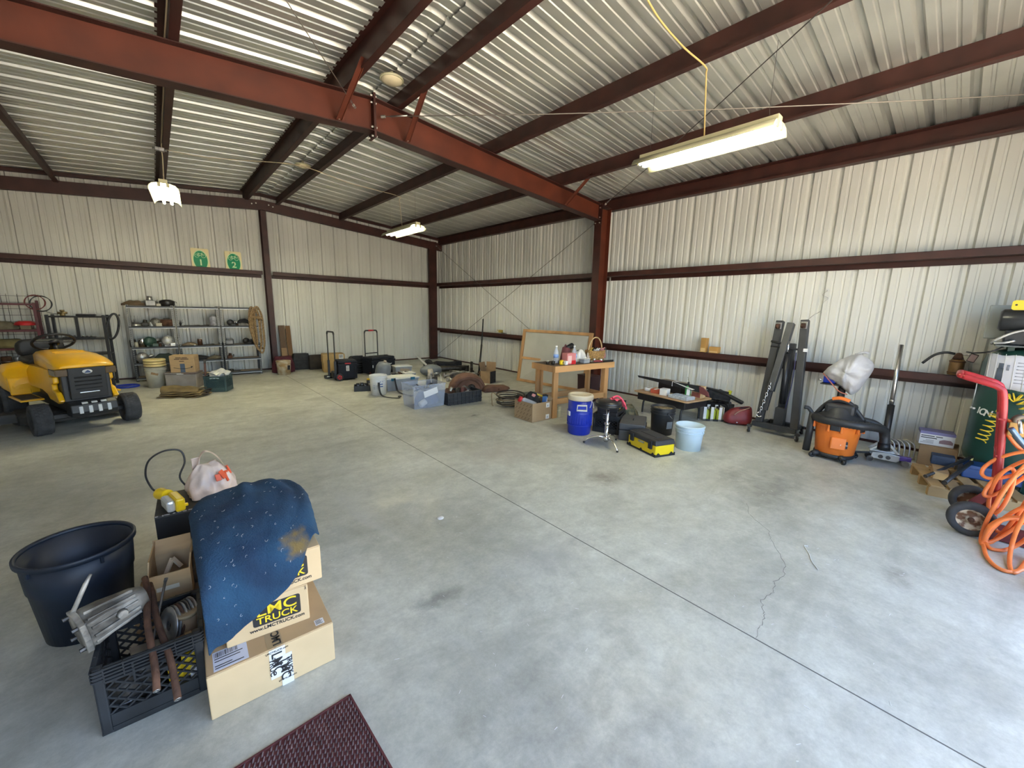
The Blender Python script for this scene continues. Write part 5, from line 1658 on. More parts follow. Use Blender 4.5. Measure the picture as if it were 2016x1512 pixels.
# ================================================================ along the back wall, between the posts
for k_,(x,w,h,m_,lab) in enumerate(((-4.375,0.13,1.06,WOODD,'wide brown board leaning beside the gable post'),(-4.245,0.10,1.05,mat('amber_board',(0.17,0.085,0.028),0.7,var=0.3,vscale=5,stretch=(1,1,0.1)),'narrower amber board leaning next to brown board'))):
 o = thing('leaning_board',lab,'board',(x,-0.27,0),rot=(R(-11),0,R(-2)))
 B().box(-w / 2,w / 2,-0.011,0.011,0.0,h).build('plank',m_,o,0.002)
 if k_ == 0:
  B().box(-w / 2 + 0.004,w / 2 - 0.004,-0.034,-0.0115,0.0,0.52).build('batten',CARDD,o,0.002)
o = thing('burgundy_cloth','burgundy cloth bundle behind the stained pail','cloth',(-4.50,-0.62,0))
blob(0.22,0.14,0.36,31,amp=0.10,top=0.7).build('bundle',mat('burgundy',(0.085,0.014,0.022),0.85,var=0.25),o)
o = thing('stained_pail','small cream pail streaked with paint standing in front of burgundy cloth','bucket',(-4.56,-0.93,0))
PAIL = mat('stained_cream',(0.60,0.54,0.40),0.6,var=0.5,vscale=9,col2=(0.36,0.22,0.09))
bucket(o,0.30,0.125,0.142,PAIL,rings=2)
B().lathe([(0.001,0.30),(0.146,0.30),(0.148,0.312),(0.001,0.316)],28).build('lid',PAIL,o)
o.children[0]['label'] = 'cream body with ochre runs'
B().obox((0.075,-0.118,0.16),(0.07,0.006,0.10),(0,0.1,0.55)).build('dark_smear_label',PRINT,o,0.003)
o = thing('dark_satchel','dark grey cloth satchel standing against the back wall','bag',(-4.06,-0.33,0),R(-3))
SAT = mat('charcoal_cloth',(0.032,0.032,0.034),0.85,var=0.3,vscale=10)
B().prism([(-0.17,0.0),(0.19,0.0),(0.19,0.26),(0.16,0.385),(-0.16,0.385),(-0.19,0.24)],-0.09,0.09,'y').build('body',SAT,o,0.03)
B().prism([(-0.175,0.22),(0.17,0.21),(0.155,0.392),(-0.155,0.392)],-0.105,-0.088,'y').build('flap',SAT,o,0.008)
B().prism([(0.165,0.09),(0.19,0.06),(0.20,0.26),(0.18,0.30)],-0.1,-0.085,'y').build('pale_lining',mat('lining',(0.42,0.44,0.48),0.7),o,0.004)
o = thing('dark_crate','low dark wooden crate between satchel and tan carton','crate',(-3.72,-0.42,0))
for s in (-1,1):
 B().box(-0.20,0.20,*sorted((s * 0.13,s * 0.115)),0,0.33).build('long_side',mat('dark_wood',(0.035,0.028,0.022),0.8,var=0.3),o,0.003)
 B().box(*sorted((s * 0.20,s * 0.185)),-0.115,0.115,0,0.33).build('short_side',MATS['dark_wood'],o,0.003)
B().box(-0.185,0.185,-0.115,0.115,0,0.02).build('base',MATS['dark_wood'],o)
o = thing('tan_carton','tall tan cardboard carton behind the first rolling toolbox','carton',(-3.53,-1.02,0),R(-8))
carton(o,0.46,0.34,0.42,mat('tan_card',(0.42,0.28,0.12),0.85,var=0.1),tape='x')
B().box(-0.245,-0.23,-0.17,0.10,0.22,0.41).build('side_flap',MATS['tan_card'],o,0.002)
B().box(0.10,0.20,-0.1712,-0.17,0.30,0.41).build('white_label',PAPER,o)
for i in range(4):
 B().box(0.11 + i * 0.02,0.12 + i * 0.02,-0.172,-0.1712,0.33,0.40).build('barcode_line',PRINT,o)
def roller_box(name,lab,loc,rz,w,d,h,hx,hy,hw,hdir,top,red):
 """plastic tool chest on wheels with a pull-out handle; hx, hy: handle foot, hdir 'x' or 'y' = direction the handle is wide in"""
 o = thing(name,lab,'toolbox',loc,rz,group='rolling toolboxes')
 BODY = mat('toolbox_navy',(0.008,0.010,0.016),0.65,var=0.15,spec=0.3)
 B().obox((0,0,0.03 + h * 0.40),(w,d,h * 0.80),taper=1.03).build('body',BODY,o,0.015)
 B().box(-w / 2 - 0.012,w / 2 + 0.012,-d / 2 - 0.012,d / 2 + 0.012,h * 0.80,h * 0.88).build('rim_band',BODY,o,0.006)
 ld = B().obox((0,0,h * 0.94 + 0.01),(w + 0.01,d + 0.01,h * 0.14),taper=0.96).build('lid',BODY,o,0.015)
 B().box(-w * 0.16,w * 0.16,-d / 2 - 0.02,-d / 2 - 0.005,h * 0.86,h * 0.92).build('latch',REDP if red else BLACK,ld,0.004)
 for i in range(3):
  B().box(-w * 0.36 + i * w * 0.36 - 0.012,-w * 0.36 + i * w * 0.36 + 0.012,-d / 2 - 0.012,-d / 2 - 0.002,0.05,h * 0.76).build('front_rib',BODY,o,0.004)
 return o
def pull_handle(o,pts,cross,m_,grip=None):
 a,b = pts
 up = cross
 for p in (a,b):
  B().tube([(p[0],p[1],0.08),(p[0],p[1],up - 0.05)],0.013,10).build('handle_rail',m_,o)
  B().box(p[0] - 0.022,p[0] + 0.022,p[1] - 0.022,p[1] + 0.022,0.06,0.40).build('rail_sleeve',BLACK,o,0.006)
 B().tube(smooth_path([(a[0],a[1],up - 0.05),(a[0] + (b[0] - a[0]) * 0.06,a[1] + (b[1] - a[1]) * 0.06,up - 0.008),(a[0] + (b[0] - a[0]) * 0.2,a[1] + (b[1] - a[1]) * 0.2,up),(a[0] + (b[0] - a[0]) * 0.8,a[1] + (b[1] - a[1]) * 0.8,up),(a[0] + (b[0] - a[0]) * 0.94,a[1] + (b[1] - a[1]) * 0.94,up - 0.008),(b[0],b[1],up - 0.05)],4),0.017,10).build('handle_grip',BLACK,o)
 if grip:
  B().cyl((a[0] * 0.7 + b[0] * 0.3,a[1] * 0.7 + b[1] * 0.3,up),(a[0] * 0.3 + b[0] * 0.7,a[1] * 0.3 + b[1] * 0.7,up),0.019,n=12).build('grip_sleeve',grip,o)
def side_wheel(o,c,ax,r,w,rimm):
 M = Matrix((frame_of(ax))).transposed()
 t_ = B().lathe([(r * 0.62,-w / 2),(r,-w / 2),(r,w / 2),(r * 0.62,w / 2)],28,c,M).build('wheel',BLACK,o)
 h_ = B().lathe([(0.001,w * 0.3),(r * 0.25,w * 0.55),(r * 0.62,w * 0.52),(r * 0.64,-w * 0.4),(0.001,-w * 0.4)],24,c,M).build('wheel_hub',rimm,t_)
 for i in range(5):
  a = 2 * PI * i / 5
  B().bar(Vector(c) + M @ Vector((0,0,w * 0.5)),Vector(c) + M @ Vector((r * 0.58 * math.cos(a),r * 0.58 * math.sin(a),w * 0.54)),0.012,0.008,up=tuple(M @ Vector((0,0,1)))).build('spoke',mat('dark_red',(0.10,0.01,0.012),0.5),t_)
t1 = roller_box('rolling_toolbox','black rolling toolbox with a red spoked wheel and tall handle',(-3.66,-2.26,0),R(-8),0.37,0.36,0.40,0,0,0,'y',1.0,True)
pull_handle(t1,((-0.23,-0.11,0),(-0.31,0.17,0)),1.0,BLACKM)
side_wheel(t1,(-0.17,-0.195,0.075),(0,-1,0),0.075,0.04,REDP)
side_wheel(t1,(-0.17,0.195,0.075),(0,1,0),0.075,0.04,REDP)
B().obox((-0.235,0.02,0.10),(0.08,0.30,0.14)).build('foot_plate',BLACK,t1,0.02)
lb = B().box(-0.035,0.025,-0.194,-0.190,0.20,0.31).build('white_label',PAPER,t1,0.004)
for i in range(3):
 B().box(-0.028,0.018,-0.1948,-0.194,0.215 + i * 0.032,0.228 + i * 0.032).build('label_print',PRINT,lb)
t2 = roller_box('rolling_toolbox','wider black rolling toolbox with red gripped handle near the back wall',(-2.83,-2.0,0),R(14),0.62,0.36,0.40,0,0,0,'x',1.0,False)
pull_handle(t2,((-0.20,0.215,0),(0.14,0.215,0)),0.99,BLACKM,REDP)
B().cyl((-0.2,0.215,0.47),(0.14,0.215,0.47),0.013,n=10).build('handle_crossbar',BLACKM,t2)
side_wheel(t2,(-0.29,-0.10,0.06),(-1,0,0),0.06,0.04,mat('hub_maroon',(0.12,0.015,0.02),0.5))
side_wheel(t2,(0.29,-0.10,0.06),(1,0,0),0.06,0.04,MATS['hub_maroon'])
B().tube(smooth_path([(0.10,-0.202,0.24),(0.12,-0.202,0.262),(0.135,-0.202,0.238),(0.155,-0.202,0.255),(0.17,-0.202,0.24),(0.20,-0.202,0.255)],4),0.006,5).build('script_logo',PRINTW,t2)
B().box(-0.305,-0.29,-0.192,-0.15,0.19,0.25).build('side_label',PAPER,t2,0.003)
for i in range(4):
 B().ball((-0.2 + 0.13 * i,0.0,0.415),0.06,10,(1.2,0.9,0.35),noise=0.1,seed=i).build('strap_fold',BLACKF,t2)
o = thing('backpack','black ribbed backpack squeezed between the two rolling toolboxes','bag',(-3.22,-1.62,0),R(5))
B().prism([(-0.16,0),(0.16,0),(0.17,0.26),(0.13,0.40),(-0.12,0.40),(-0.17,0.26)],-0.11,0.11,'y').build('body',BLACKF,o,0.04)
for i in range(5):
 B().tube([(-0.165,-0.115,0.06 + 0.05 * i),(0,-0.128,0.055 + 0.05 * i),(0.165,-0.115,0.06 + 0.05 * i)],0.012,6).build('strap_rib',BLACKF,o)
B().prism([(-0.13,0.32),(0.13,0.32),(0.12,0.42),(-0.11,0.42)],-0.13,-0.1,'y').build('top_flap',BLACKF,o,0.02)
o = thing('small_toolbox','small black tool clutter beside the red wheel toolbox','tool',(-3.93,-1.98,0))
B().box(-0.09,0.09,-0.05,0.05,0,0.07).build('body',BLACK,o,0.012)
B().cyl((-0.06,-0.055,0.04),(0.06,-0.055,0.05),0.014,n=8).build('chrome_rod',CHROME,o)
B().ball((0.06,0.0,0.09),0.035,10).build('knob',BLACK,o)
# ================================================================ scrap and totes in the back corner
o = thing('jar_tray','black tray holding glass jars next to the white pail','tray',(-3.82,-3.62,0),R(-20))
for s in (-1,1):
 B().box(-0.17,0.17,*sorted((s * 0.11,s * 0.10)),0,0.10).build('long_side',BLACK,o,0.003)
 B().box(*sorted((s * 0.17,s * 0.16)),-0.10,0.10,0,0.10).build('short_side',BLACK,o,0.003)
B().box(-0.16,0.16,-0.10,0.10,0,0.012).build('base',BLACK,o)
GLASSY = mat('dark_glass',(0.05,0.05,0.055),0.08,spec=0.8)
for k_,(x,y,h,lm,lab) in enumerate(((-0.10,-0.04,0.13,BLACK,'dark jar at outer corner of the black tray'),(-0.03,0.03,0.14,STEEL,'jar with steel cap in the black tray'),(0.03,-0.05,0.13,BLACK,'low dark jar at the front middle of black tray'),(0.10,0.03,0.20,YELLOW,'taller jar with yellow lid in the black tray'),(0.11,-0.06,0.12,STEEL,'small jar in black tray corner beside the pail'))):
 M = Matrix.Rotation(R(-20),3,'Z')
 p = M @ Vector((x,y,0))
 j = thing('glass_jar',lab,'jar',(-3.82 + p.x,-3.62 + p.y,0.0125),group='jars in the black tray')
 r = 0.034 if h < 0.18 else 0.048
 B().lathe([(0.001,0),(r,0),(r,h * 0.8),(r * 0.8,h * 0.88),(0.001,h * 0.88)],18).build('body',GLASSY,j)
 B().lathe([(0.001,h * 0.88),(r * 0.88,h * 0.88),(r * 0.88,h),(0.001,h)],18).build('lid',lm,j)
o = thing('white_pail','white printed pail with black strap standing before the storage tote','bucket',(-3.74,-4.10,0),R(-30))
bucket(o,0.35,0.128,0.146,mat('pail_white',(0.74,0.73,0.70),0.5,var=0.05),rings=2,handle=False)
lb = B().lathe([(0.1365,0.12),(0.1395,0.12),(0.1455,0.27),(0.1425,0.27)],40)
lb.f = [f for f in lb.f if all(-0.2 < math.atan2(lb.v[i][1],lb.v[i][0]) + PI / 2 < 1.1 for i in f)]
lb.sm = lb.sm[:len(lb.f)]
lb.build('printed_wrap',PAPER,o)
for i in range(3):
 B().obox((0.067,-0.124,0.16 + i * 0.04),(0.05,0.004,0.02),(0.1,0,0.5)).build('blue_print',mat('blue_ink',(0.08,0.14,0.35),0.6),o)
for i in range(5):
 B().obox((-0.055,-0.124,0.12 + i * 0.028),(0.04,0.004,0.012),(0.1,0,-0.4)).build('grey_print',mat('grey_ink',(0.35,0.36,0.38),0.6),o)
def strap(lab,pts,w=0.035):
 o = thing('black_strap',lab,'strap',pts[0],group='black straps on the floor')
 P = smooth_path([Vector(p) - Vector(pts[0]) for p in pts],6)
 rows = []
 for i,p in enumerate(P):
  d = (P[min(i + 1,len(P) - 1)] - P[max(i - 1,0)]).normalized()
  n = d.cross(Vector((0,0,1)))
  n = n.normalized() if n.length > 0.05 else Vector((1,0,0))
  rows.append([p - n * w / 2,p,p + n * w / 2])
 cloth(rows).build('webbing',BLACK,o,solid=0.004)
 B().obox(P[-1] + Vector((0,0,0.006)),(0.05,0.04,0.02),(0,0,0.5)).build('buckle',BLACK,o,0.004)
 return o
strap('black strap hanging down the white pail onto the floor',[(-3.80,-4.262,0.24),(-3.80,-4.275,0.12),(-3.78,-4.33,0.02),(-3.72,-4.50,0.010),(-3.62,-4.62,0.012),(-3.56,-4.55,0.012)])
strap('black strap hanging over the blue latched tote onto floor',[(-3.43,-4.085,0.25),(-3.42,-4.12,0.12),(-3.42,-4.2,0.03),(-3.40,-4.42,0.010),(-3.36,-4.60,0.010)])
def tote(o,w,d,h,body,lid=None,latch=None,wall=0.004,lidz=None):
 """tapered plastic tote: hollow tub, lid, latches"""
 k = 0.9
 def ring(s,z,ww=0.0):
  return [(sx * (w / 2 * s - ww),sy * (d / 2 * s - ww),z) for sx,sy in ((-1,-1),(1,-1),(1,1),(-1,1))]
 B().loft([ring(k,0.003,wall),ring(1,h,wall),ring(1,h),ring(k,0)],smooth=False).build('tub',body,o,0.006)
 rm = B()
 rm.loft([ring(1.0,h - 0.012),ring(1.035,h - 0.012),ring(1.035,h),ring(1.0,h)],closed=True,smooth=False)
 rm.build('rim',body,o,0.003)
 if lid:
  B().box(-w * 0.53,w * 0.53,-d * 0.53,d * 0.53,h,h + 0.018).build('lid',lid,o,0.006)
  B().box(-w * 0.44,w * 0.44,-d * 0.42,d * 0.42,h + 0.018,h + 0.026).build('lid_panel',lid,o,0.004)
 if latch:
  for s in (-1,1):
   B().obox((s * w * 0.30,-d * 0.535,h),(0.085,0.02,0.05),(0.1,0,0)).build('latch',latch,o,0.006)
 return o
FROST = mat('frosted_grey',(0.30,0.32,0.35),0.35,var=0.1)
LIDW = mat('lid_white',(0.66,0.66,0.64),0.4,var=0.06)
TEAL = mat('latch_teal',(0.02,0.15,0.24),0.4)
o = thing('latched_tote','grey storage tote with white lid and teal latches','storage box',(-3.21,-3.82,0),R(-6))
tote(o,0.62,0.40,0.215,FROST,LIDW,TEAL)
o = thing('flat_bin','grey bin with small white lid half open behind latched tote','storage box',(-2.78,-3.05,0),R(-10))
tote(o,0.50,0.34,0.16,FROST)
B().box(0.02,0.25,-0.17,0.10,0.162,0.175).build('half_lid',LIDW,o,0.004)
for i in range(5):
 B().obox((-0.18 + 0.07 * i,0.02 * (i % 2),0.15),(0.06,0.09,0.05),(0.2,0.2 * i,0.3 * i)).build('tool_inside',(DKSTEEL,STEEL,RUST,STEEL,DK2)[i],o,0.006)
o = thing('small_bin','small clear grey bin with white lid nearest the back wall','storage box',(-2.42,-2.32,0),R(-8))
tote(o,0.38,0.28,0.19,FROST,LIDW)
B().obox((0.02,-0.145,0.10),(0.22,0.01,0.10),(0.1,0.1,0)).build('tan_contents',mat('tan_paper',(0.40,0.32,0.24),0.8),o,0.003)
TANK = mat('grey_tank_paint',(0.17,0.18,0.19),0.45,var=0.1)
o = thing('grey_cylinder','grey rounded cylinder leaning on the latched tote','tank',(-3.42,-3.40,0),rot=(R(14),R(8),0))
o.scale = (1.15,1.15,1.12)
B().lathe([(0.001,0.0),(0.10,0.0),(0.125,0.03),(0.125,0.36),(0.10,0.42),(0.05,0.445),(0.001,0.45)],28).build('shell',TANK,o)
B().lathe([(0.001,0.44),(0.022,0.44),(0.024,0.475),(0.001,0.478)],14).build('cap',mat('tan_cap',(0.40,0.33,0.24),0.5),o)
B().lathe([(0.125,0.10),(0.128,0.10),(0.128,0.115),(0.125,0.115)],28).build('band',TANK,o)
o = thing('grey_float','smooth blue-grey pontoon shaped tank lying among scrap metal','tank',(-2.02,-2.95,0),R(-14))
B().ball((0,0,0.14),0.145,24,(1.75,0.95,0.94)).build('shell',mat('float_grey',(0.15,0.165,0.18),0.45,var=0.1),o)
B().bar((-0.10,0.02,0.26),(-0.24,0.30,0.44),0.06,0.02).build('strap_arm',mat('arm_grey',(0.36,0.35,0.33),0.5),o,0.006)
B().tube([(-0.21,-0.08,0.11),(0,-0.14,0.11),(0.21,-0.08,0.11)],0.008,6).build('seam',MATS['float_grey'],o)
o = thing('metal_assembly','bare metal pump assembly standing behind the clear tote','machine part',(-2.58,-3.95,0))
B().obox((0,0,0.09),(0.20,0.14,0.18),(0,0,0.3)).build('block',DKSTEEL,o,0.02)
B().cyl((-0.02,0,0.18),(-0.03,0.01,0.34),0.07,0.05,16).build('canister',mat('foil_metal',(0.55,0.50,0.43),0.35,0.7,var=0.3,vscale=20),o)
B().cyl((-0.10,-0.05,0.12),(-0.06,-0.06,0.25),0.045,0.05,14).build('canister',ALLOY,o)
B().cyl((0.03,-0.02,0.24),(0.14,-0.06,0.26),0.02,n=10).build('outlet',STEEL,o)
B().tube(smooth_path([(0.12,-0.05,0.26),(0.14,-0.10,0.20),(0.13,-0.13,0.05)],5),0.008,7).build('lever',STEEL,o)
# long loose parts on the floor of the corner
q = random.Random(21)
parts = [((-1.75,-2.6),(-1.05,-2.9),0.10,DK2,'black axle shaft lying nearest the corner post'),((-1.7,-2.25),(-0.9,-2.35),0.12,BLACKF,'black tarp roll lying along wall in the corner'),((-1.9,-3.3),(-1.25,-3.1),0.05,STEEL,'grey steel link bar lying in the scrap'),((-1.8,-3.5),(-1.2,-3.6),0.045,DKSTEEL,'dark control arm lying in front of the link bar'),((-1.55,-3.0),(-1.3,-3.7),0.04,ALLOY,'pale suspension arm crossing the scrap'),((-1.15,-3.3),(-0.75,-2.75),0.05,DK2,'black exhaust stub pointing at the wall'),
   ((-2.1,-3.75),(-1.5,-3.95),0.04,GALV,'galvanised conduit length in front of the scrap'),((-2.0,-4.15),(-1.6,-3.8),0.05,DKSTEEL,'short drive shaft beside the rusty arch'),((-1.2,-3.75),(-0.95,-3.4),0.05,RUST,'rusty bracket bar near the leaning pole')]
for k_,(a,b,r,m_,lab) in enumerate(parts):
 o = thing('scrap_bar',lab,'scrap metal',(*a,0),group='scrap metal in the back corner')
 d = Vector((b[0] - a[0],b[1] - a[1],0))
 z = r + 0.002 + (0.05 if k_ in (4,5) else 0)
 B().tube([Vector((0,0,z)),d * 0.3 + Vector((0,0,z + 0.03 * (k_ % 2))),d * 0.7 + Vector((0,0,z + 0.01)),d + Vector((0,0,z + (0.10 if k_ == 5 else 0.0)))],[r * 0.6,r * 0.75,r * 0.6,r * 0.8],10).build('shaft',m_,o)
 B().lathe([(0.02,0),(r * 1.2,0),(r * 1.2,0.04),(0.02,0.04)],16,(0,0,r * 1.25),Euler((PI / 2,0,q.uniform(0,3))).to_matrix()).build('end_eye',m_,o)
 B().obox(d + Vector((0,0,z)),(r * 1.6,r * 1.2,r * 1.5),(0,0,q.uniform(0,3))).build('end_lug',m_,o,0.006)
# clear tote with contents
CT = mat('clear_blue_tote',(0.55,0.60,0.72),0.22,alpha=0.26,spec=0.4)
o = thing('clear_tote','clear bluish plastic tote without lid, full of bits','storage box',(-3.51,-5.30,0),R(-2))
tote(o,0.56,0.42,0.37,CT)
B().obox((0.02,-0.205,0.245),(0.24,0.002,0.10),(0.09,-0.25,0)).build('paper_label',PAPER,o)
for s in (-1,1):
 B().tube([(s * 0.278,-0.07,0.30),(s * 0.30,-0.07,0.28),(s * 0.30,0.07,0.28),(s * 0.278,0.07,0.30)],0.008,6).build('handle',CT,o)
B().tube([(-0.08,-0.213,0.365),(-0.08,-0.222,0.33),(-0.03,-0.222,0.33),(-0.03,-0.213,0.365)],0.006,6).build('clip',STEEL,o)
for nm,lab,cat,lc,bd in (('plastic_jar','white round jar lying inside the clear tote','jar',(-3.60,-5.42,0.065),'jar'),('cloth_wad','blue grey cloth wad inside clear tote','cloth',(-3.44,-5.25,0.012),'wad'),('cable_bundle','black cable bundle on top inside the clear tote','cable',(-3.52,-5.28,0.22),'cable')):
 c = thing(nm,lab,cat,lc)
 if bd == 'jar':
  M = Euler((0.3,PI / 2 - 0.5,0.4)).to_matrix()
  B().lathe([(0.001,-0.05),(0.045,-0.05),(0.05,-0.04),(0.05,0.03),(0.04,0.04),(0.001,0.04)],20,(0,0,0),M).build('body',WHITEP,c)
  B().lathe([(0.001,0.04),(0.046,0.04),(0.046,0.06),(0.001,0.062)],20,(0,0,0),M).build('lid',PAPER,c)
 elif bd == 'wad':
  blob(0.19,0.13,0.19,14,amp=0.12,top=0.6).build('wad',mat('blue_grey_cloth',(0.12,0.15,0.25),0.8,var=0.3),c)
 else:
  for i in range(3):
   B().tube([(0.13 * math.cos(a) + 0.02 * i,0.08 * math.sin(a),0.03 * math.sin(2 * a + i) + 0.03 * i + 0.03) for a in [2 * PI * j / 24 for j in range(24)]],0.010,6,closed=True).build('loop',BLACK,c)
o = thing('steel_rod','thin steel rod standing up in clear tote corner','rod',(-3.33,-5.22,0.012))
B().tube([(0,0,0),(0.02,0.03,0.25),(0.035,0.05,0.46)],0.007,7).build('rod',STEEL,o)
B().cyl((0.033,0.048,0.44),(0.037,0.052,0.48),0.013,n=8).build('rod_cap',STEEL,o)
# black ribbed parts crate
o = thing('parts_crate','low black ribbed plastic crate of parts beside clear tote','crate',(-2.90,-5.42,0),R(-3))
w,d,h = 0.64,0.34,0.20
PC = mat('crate_charcoal',(0.030,0.031,0.034),0.5,var=0.2)
for s in (-1,1):
 B().box(-w / 2,w / 2,*sorted((s * d / 2,s * (d / 2 - 0.012))),0,h).build('long_side',PC,o,0.003)
 B().box(*sorted((s * w / 2,s * (w / 2 - 0.012))),-d / 2 + 0.012,d / 2 - 0.012,0,h).build('short_side',PC,o,0.003)
B().box(-w / 2 + 0.012,w / 2 - 0.012,-d / 2 + 0.012,d / 2 - 0.012,0,0.012).build('base',PC,o)
for i in range(9):
 x = -w / 2 + 0.03 + i * (w - 0.06) / 8
 B().box(x - 0.006,x + 0.006,-d / 2 - 0.014,-d / 2,0.0,h - 0.01).build('side_rib',PC,o,0.002)
for z in (0.06,0.12,0.185):
 B().box(-w / 2,w / 2,-d / 2 - 0.012,-d / 2,z,z + 0.012).build('belt_rib',PC,o,0.002)
for k_,(x,y,m_,lab) in enumerate(((-3.06,-5.36,RUST,'rusty rotor in the black ribbed crate near the tote'),(-2.88,-5.50,mat('maroon_drum',(0.09,0.03,0.03),0.6,0.3,var=0.4),'maroon pulley standing in the ribbed crate'),(-2.72,-5.36,DKSTEEL,'dark gear in the ribbed crate far end'),(-2.98,-5.50,DK2,'oily black housing in the ribbed crate front'))):
 c = thing('machine_part',lab,'machine part',(x,y,0.0125),group='parts in the ribbed crate')
 M = Euler((PI / 2 * (0.8 if k_ % 2 else 0.25),0.3 * k_,0.5)).to_matrix()
 B().lathe([(0.02,-0.03),(0.085,-0.035),(0.10,0.0),(0.085,0.035),(0.02,0.03)],22,(0,0,0.155),M).build('rotor',m_,c)
 B().cyl(Vector((0,0,0.155)) + M @ Vector((0,0,-0.09)),Vector((0,0,0.155)) + M @ Vector((0,0,0.09)),0.022,n=12).build('shaft',STEEL if k_ < 2 else DK2,c)
 B().box(-0.05,0.05,-0.05,0.05,0,0.08).build('foot',m_,c,0.015)
o = thing('brake_caliper','dark caliper with white knob on the floor beside ribbed crate','machine part',(-2.48,-5.30,0))
B().box(-0.07,0.07,-0.06,0.06,0,0.12).build('body',DK2,o,0.02)
B().cyl((0.03,-0.06,0.04),(0.04,-0.10,0.035),0.014,n=10).build('white_knob',PAPER,o)
# brown arch
o = thing('rusty_fender','rusty brown arched fender standing on edge behind crate','fender',(-2.28,-4.75,0),R(-24))
ARCH = mat('dull_rust',(0.17,0.085,0.055),0.8,0.1,var=0.3,vscale=7)
rings = []
for i in range(21):
 a = PI * (0.02 + 0.96 * i / 20)
 c_,s_ = math.cos(a),math.sin(a)
 rings.append([(rr * c_,yy,max(0.0,rr * s_ * 0.95)) for rr,yy in ((0.235,-0.12),(0.30,-0.13),(0.345,-0.07),(0.36,0.05),(0.35,0.13),(0.342,0.13),(0.35,0.05),(0.335,-0.065),(0.292,-0.122),(0.235,-0.112))])
B().loft(rings).build('shell',ARCH,o)
B().tube([(0.30 * math.cos(PI * (0.02 + 0.96 * i / 20)),-0.135,max(0.012,0.30 * 0.95 * math.sin(PI * (0.02 + 0.96 * i / 20)))) for i in range(21)],0.012,7).build('bead',ARCH,o)
hd_ = [(0.245 * math.cos(PI * i / 20),max(0.0,0.235 * math.sin(PI * i / 20))) for i in range(21)]
B().prism(hd_,-0.10,-0.085,'y').build('face_plate',ARCH,o,0.004)
B().lathe([(0.001,0),(0.07,0),(0.06,0.02),(0.001,0.022)],20,(0.06,-0.10,0.075),Euler((PI / 2,0,0)).to_matrix()).build('hub_hole',DK2,o)
o = thing('rusty_plate','flat rusty plate on the floor beside the arched fender','plate',(-1.88,-5.05,0),R(-15))
B().prism([(-0.24,0.0),(0.22,0.0),(0.30,0.05),(0.26,0.09),(-0.1,0.11),(-0.22,0.07)],-0.12,0.12,'y').build('plate',ARCH,o,0.02)
B().cyl((0.05,-0.122,0.05),(0.05,0.122,0.05),0.02,n=10).build('hole_sleeve',RUST,o)
o = thing('open_tan_carton','torn open cardboard carton standing near the leaning pole','carton',(-1.42,-4.28,0),R(20))
open_carton(o,0.22,0.24,0.25,CARDD,0.18,(None,0.25,None,0.1))
B().box(-0.112,0.112,-0.123,-0.1205,0.0,0.25).build('dark_front',BLACKF,o)
o = thing('black_pole','black pole leaning against the side wall girt','pole',(-0.84,-3.18,0))
B().tube([(0,0,0.02),(0.24,0.22,0.66)],0.024,12).build('lower_pole',BLACK,o)
B().tube([(0.24,0.22,0.66),(0.44,0.43,1.285)],0.017,12).build('upper_pole',BLACK,o)
B().tube([(-0.004,-0.004,0.0),(0.012,0.012,0.05)],0.03,12).build('foot_cap',BLACK,o)
o = thing('yellow_tool','yellow tape gun lying on the lower girt in back bay','tool',(-0.11,-3.10,0.9475))
B().obox((0,0,0.045),(0.07,0.10,0.07),(0,0,0.2)).build('body',mat('mustard',(0.45,0.32,0.06),0.5),o,0.012)
B().lathe([(0.02,-0.02),(0.045,-0.02),(0.045,0.02),(0.02,0.02)],18,(-0.01,0.09,0.05),Euler((0,PI / 2,0)).to_matrix()).build('tape_roll',TAPE,o)
B().box(-0.03,0.03,-0.20,-0.06,0,0.012).build('flat_blade',DK2,o,0.002)
for c in ():
 pass
# ================================================================ work table, framed panel and what stands about them
fp = thing('framed_panel','large pale panel in a pine frame leaning behind work table','panel',(-0.745,-4.45,0))
A0,A1 = Vector((0,0,0)),Vector((0.175,-1.74,0))
T0,T1 = Vector((0.255,0.09,1.115)),Vector((0.265,-1.80,1.135))
def fpt(u,v):
 return A0.lerp(A1,u).lerp(T0.lerp(T1,u),v)
nrm = (A1 - A0).cross(T0 - A0).normalized()
if nrm.x > 0:
 nrm = -nrm
def fslab(u0,u1,v0,v1,d0,d1):
 vs = []
 for d in (d0,d1):
  for u,v in ((u0,v0),(u1,v0),(u1,v1),(u0,v1)):
   vs.append(fpt(u,v) + nrm * d)
 return B().add(vs,[(0,3,2,1),(4,5,6,7),(0,1,5,4),(1,2,6,5),(2,3,7,6),(3,0,4,7)])
PANEL = mat('panel_canvas',(0.50,0.485,0.43),0.7,var=0.06,vscale=4,bump=0.15,bscale=120)
fslab(0.03,0.97,0.03,0.97,-0.012,-0.004).build('infill_sheet',PANEL,fp)
FW = 0.042
fslab(0,FW,0,1,-0.02,0.02).build('stile',WOOD,fp,0.002)
fslab(1 - FW,1,0,1,-0.02,0.02).build('stile',WOOD,fp,0.002)
fslab(FW,1 - FW,1 - 0.05,1,-0.02,0.02).build('top_rail',WOOD,fp,0.002)
fslab(FW,1 - FW,0,0.05,-0.02,0.02).build('bottom_rail',WOOD,fp,0.002)
fslab(FW,1 - FW,0.43,0.475,-0.02,0.022).build('middle_rail',WOOD,fp,0.002)
tb = thing('work_table','rough pine work table with stretchers, covered in oddments','table',(-1.835,-6.945,0),R(-6))
TW,TD,TH = 1.235,0.53,0.765
B().box(-TW / 2 + 0.02,TW / 2 - 0.02,-TD / 2 + 0.02,TD / 2 - 0.02,TH - 0.012,TH + 0.002).build('top_board',mat('dark_ply',(0.10,0.07,0.045),0.7,var=0.3),tb)
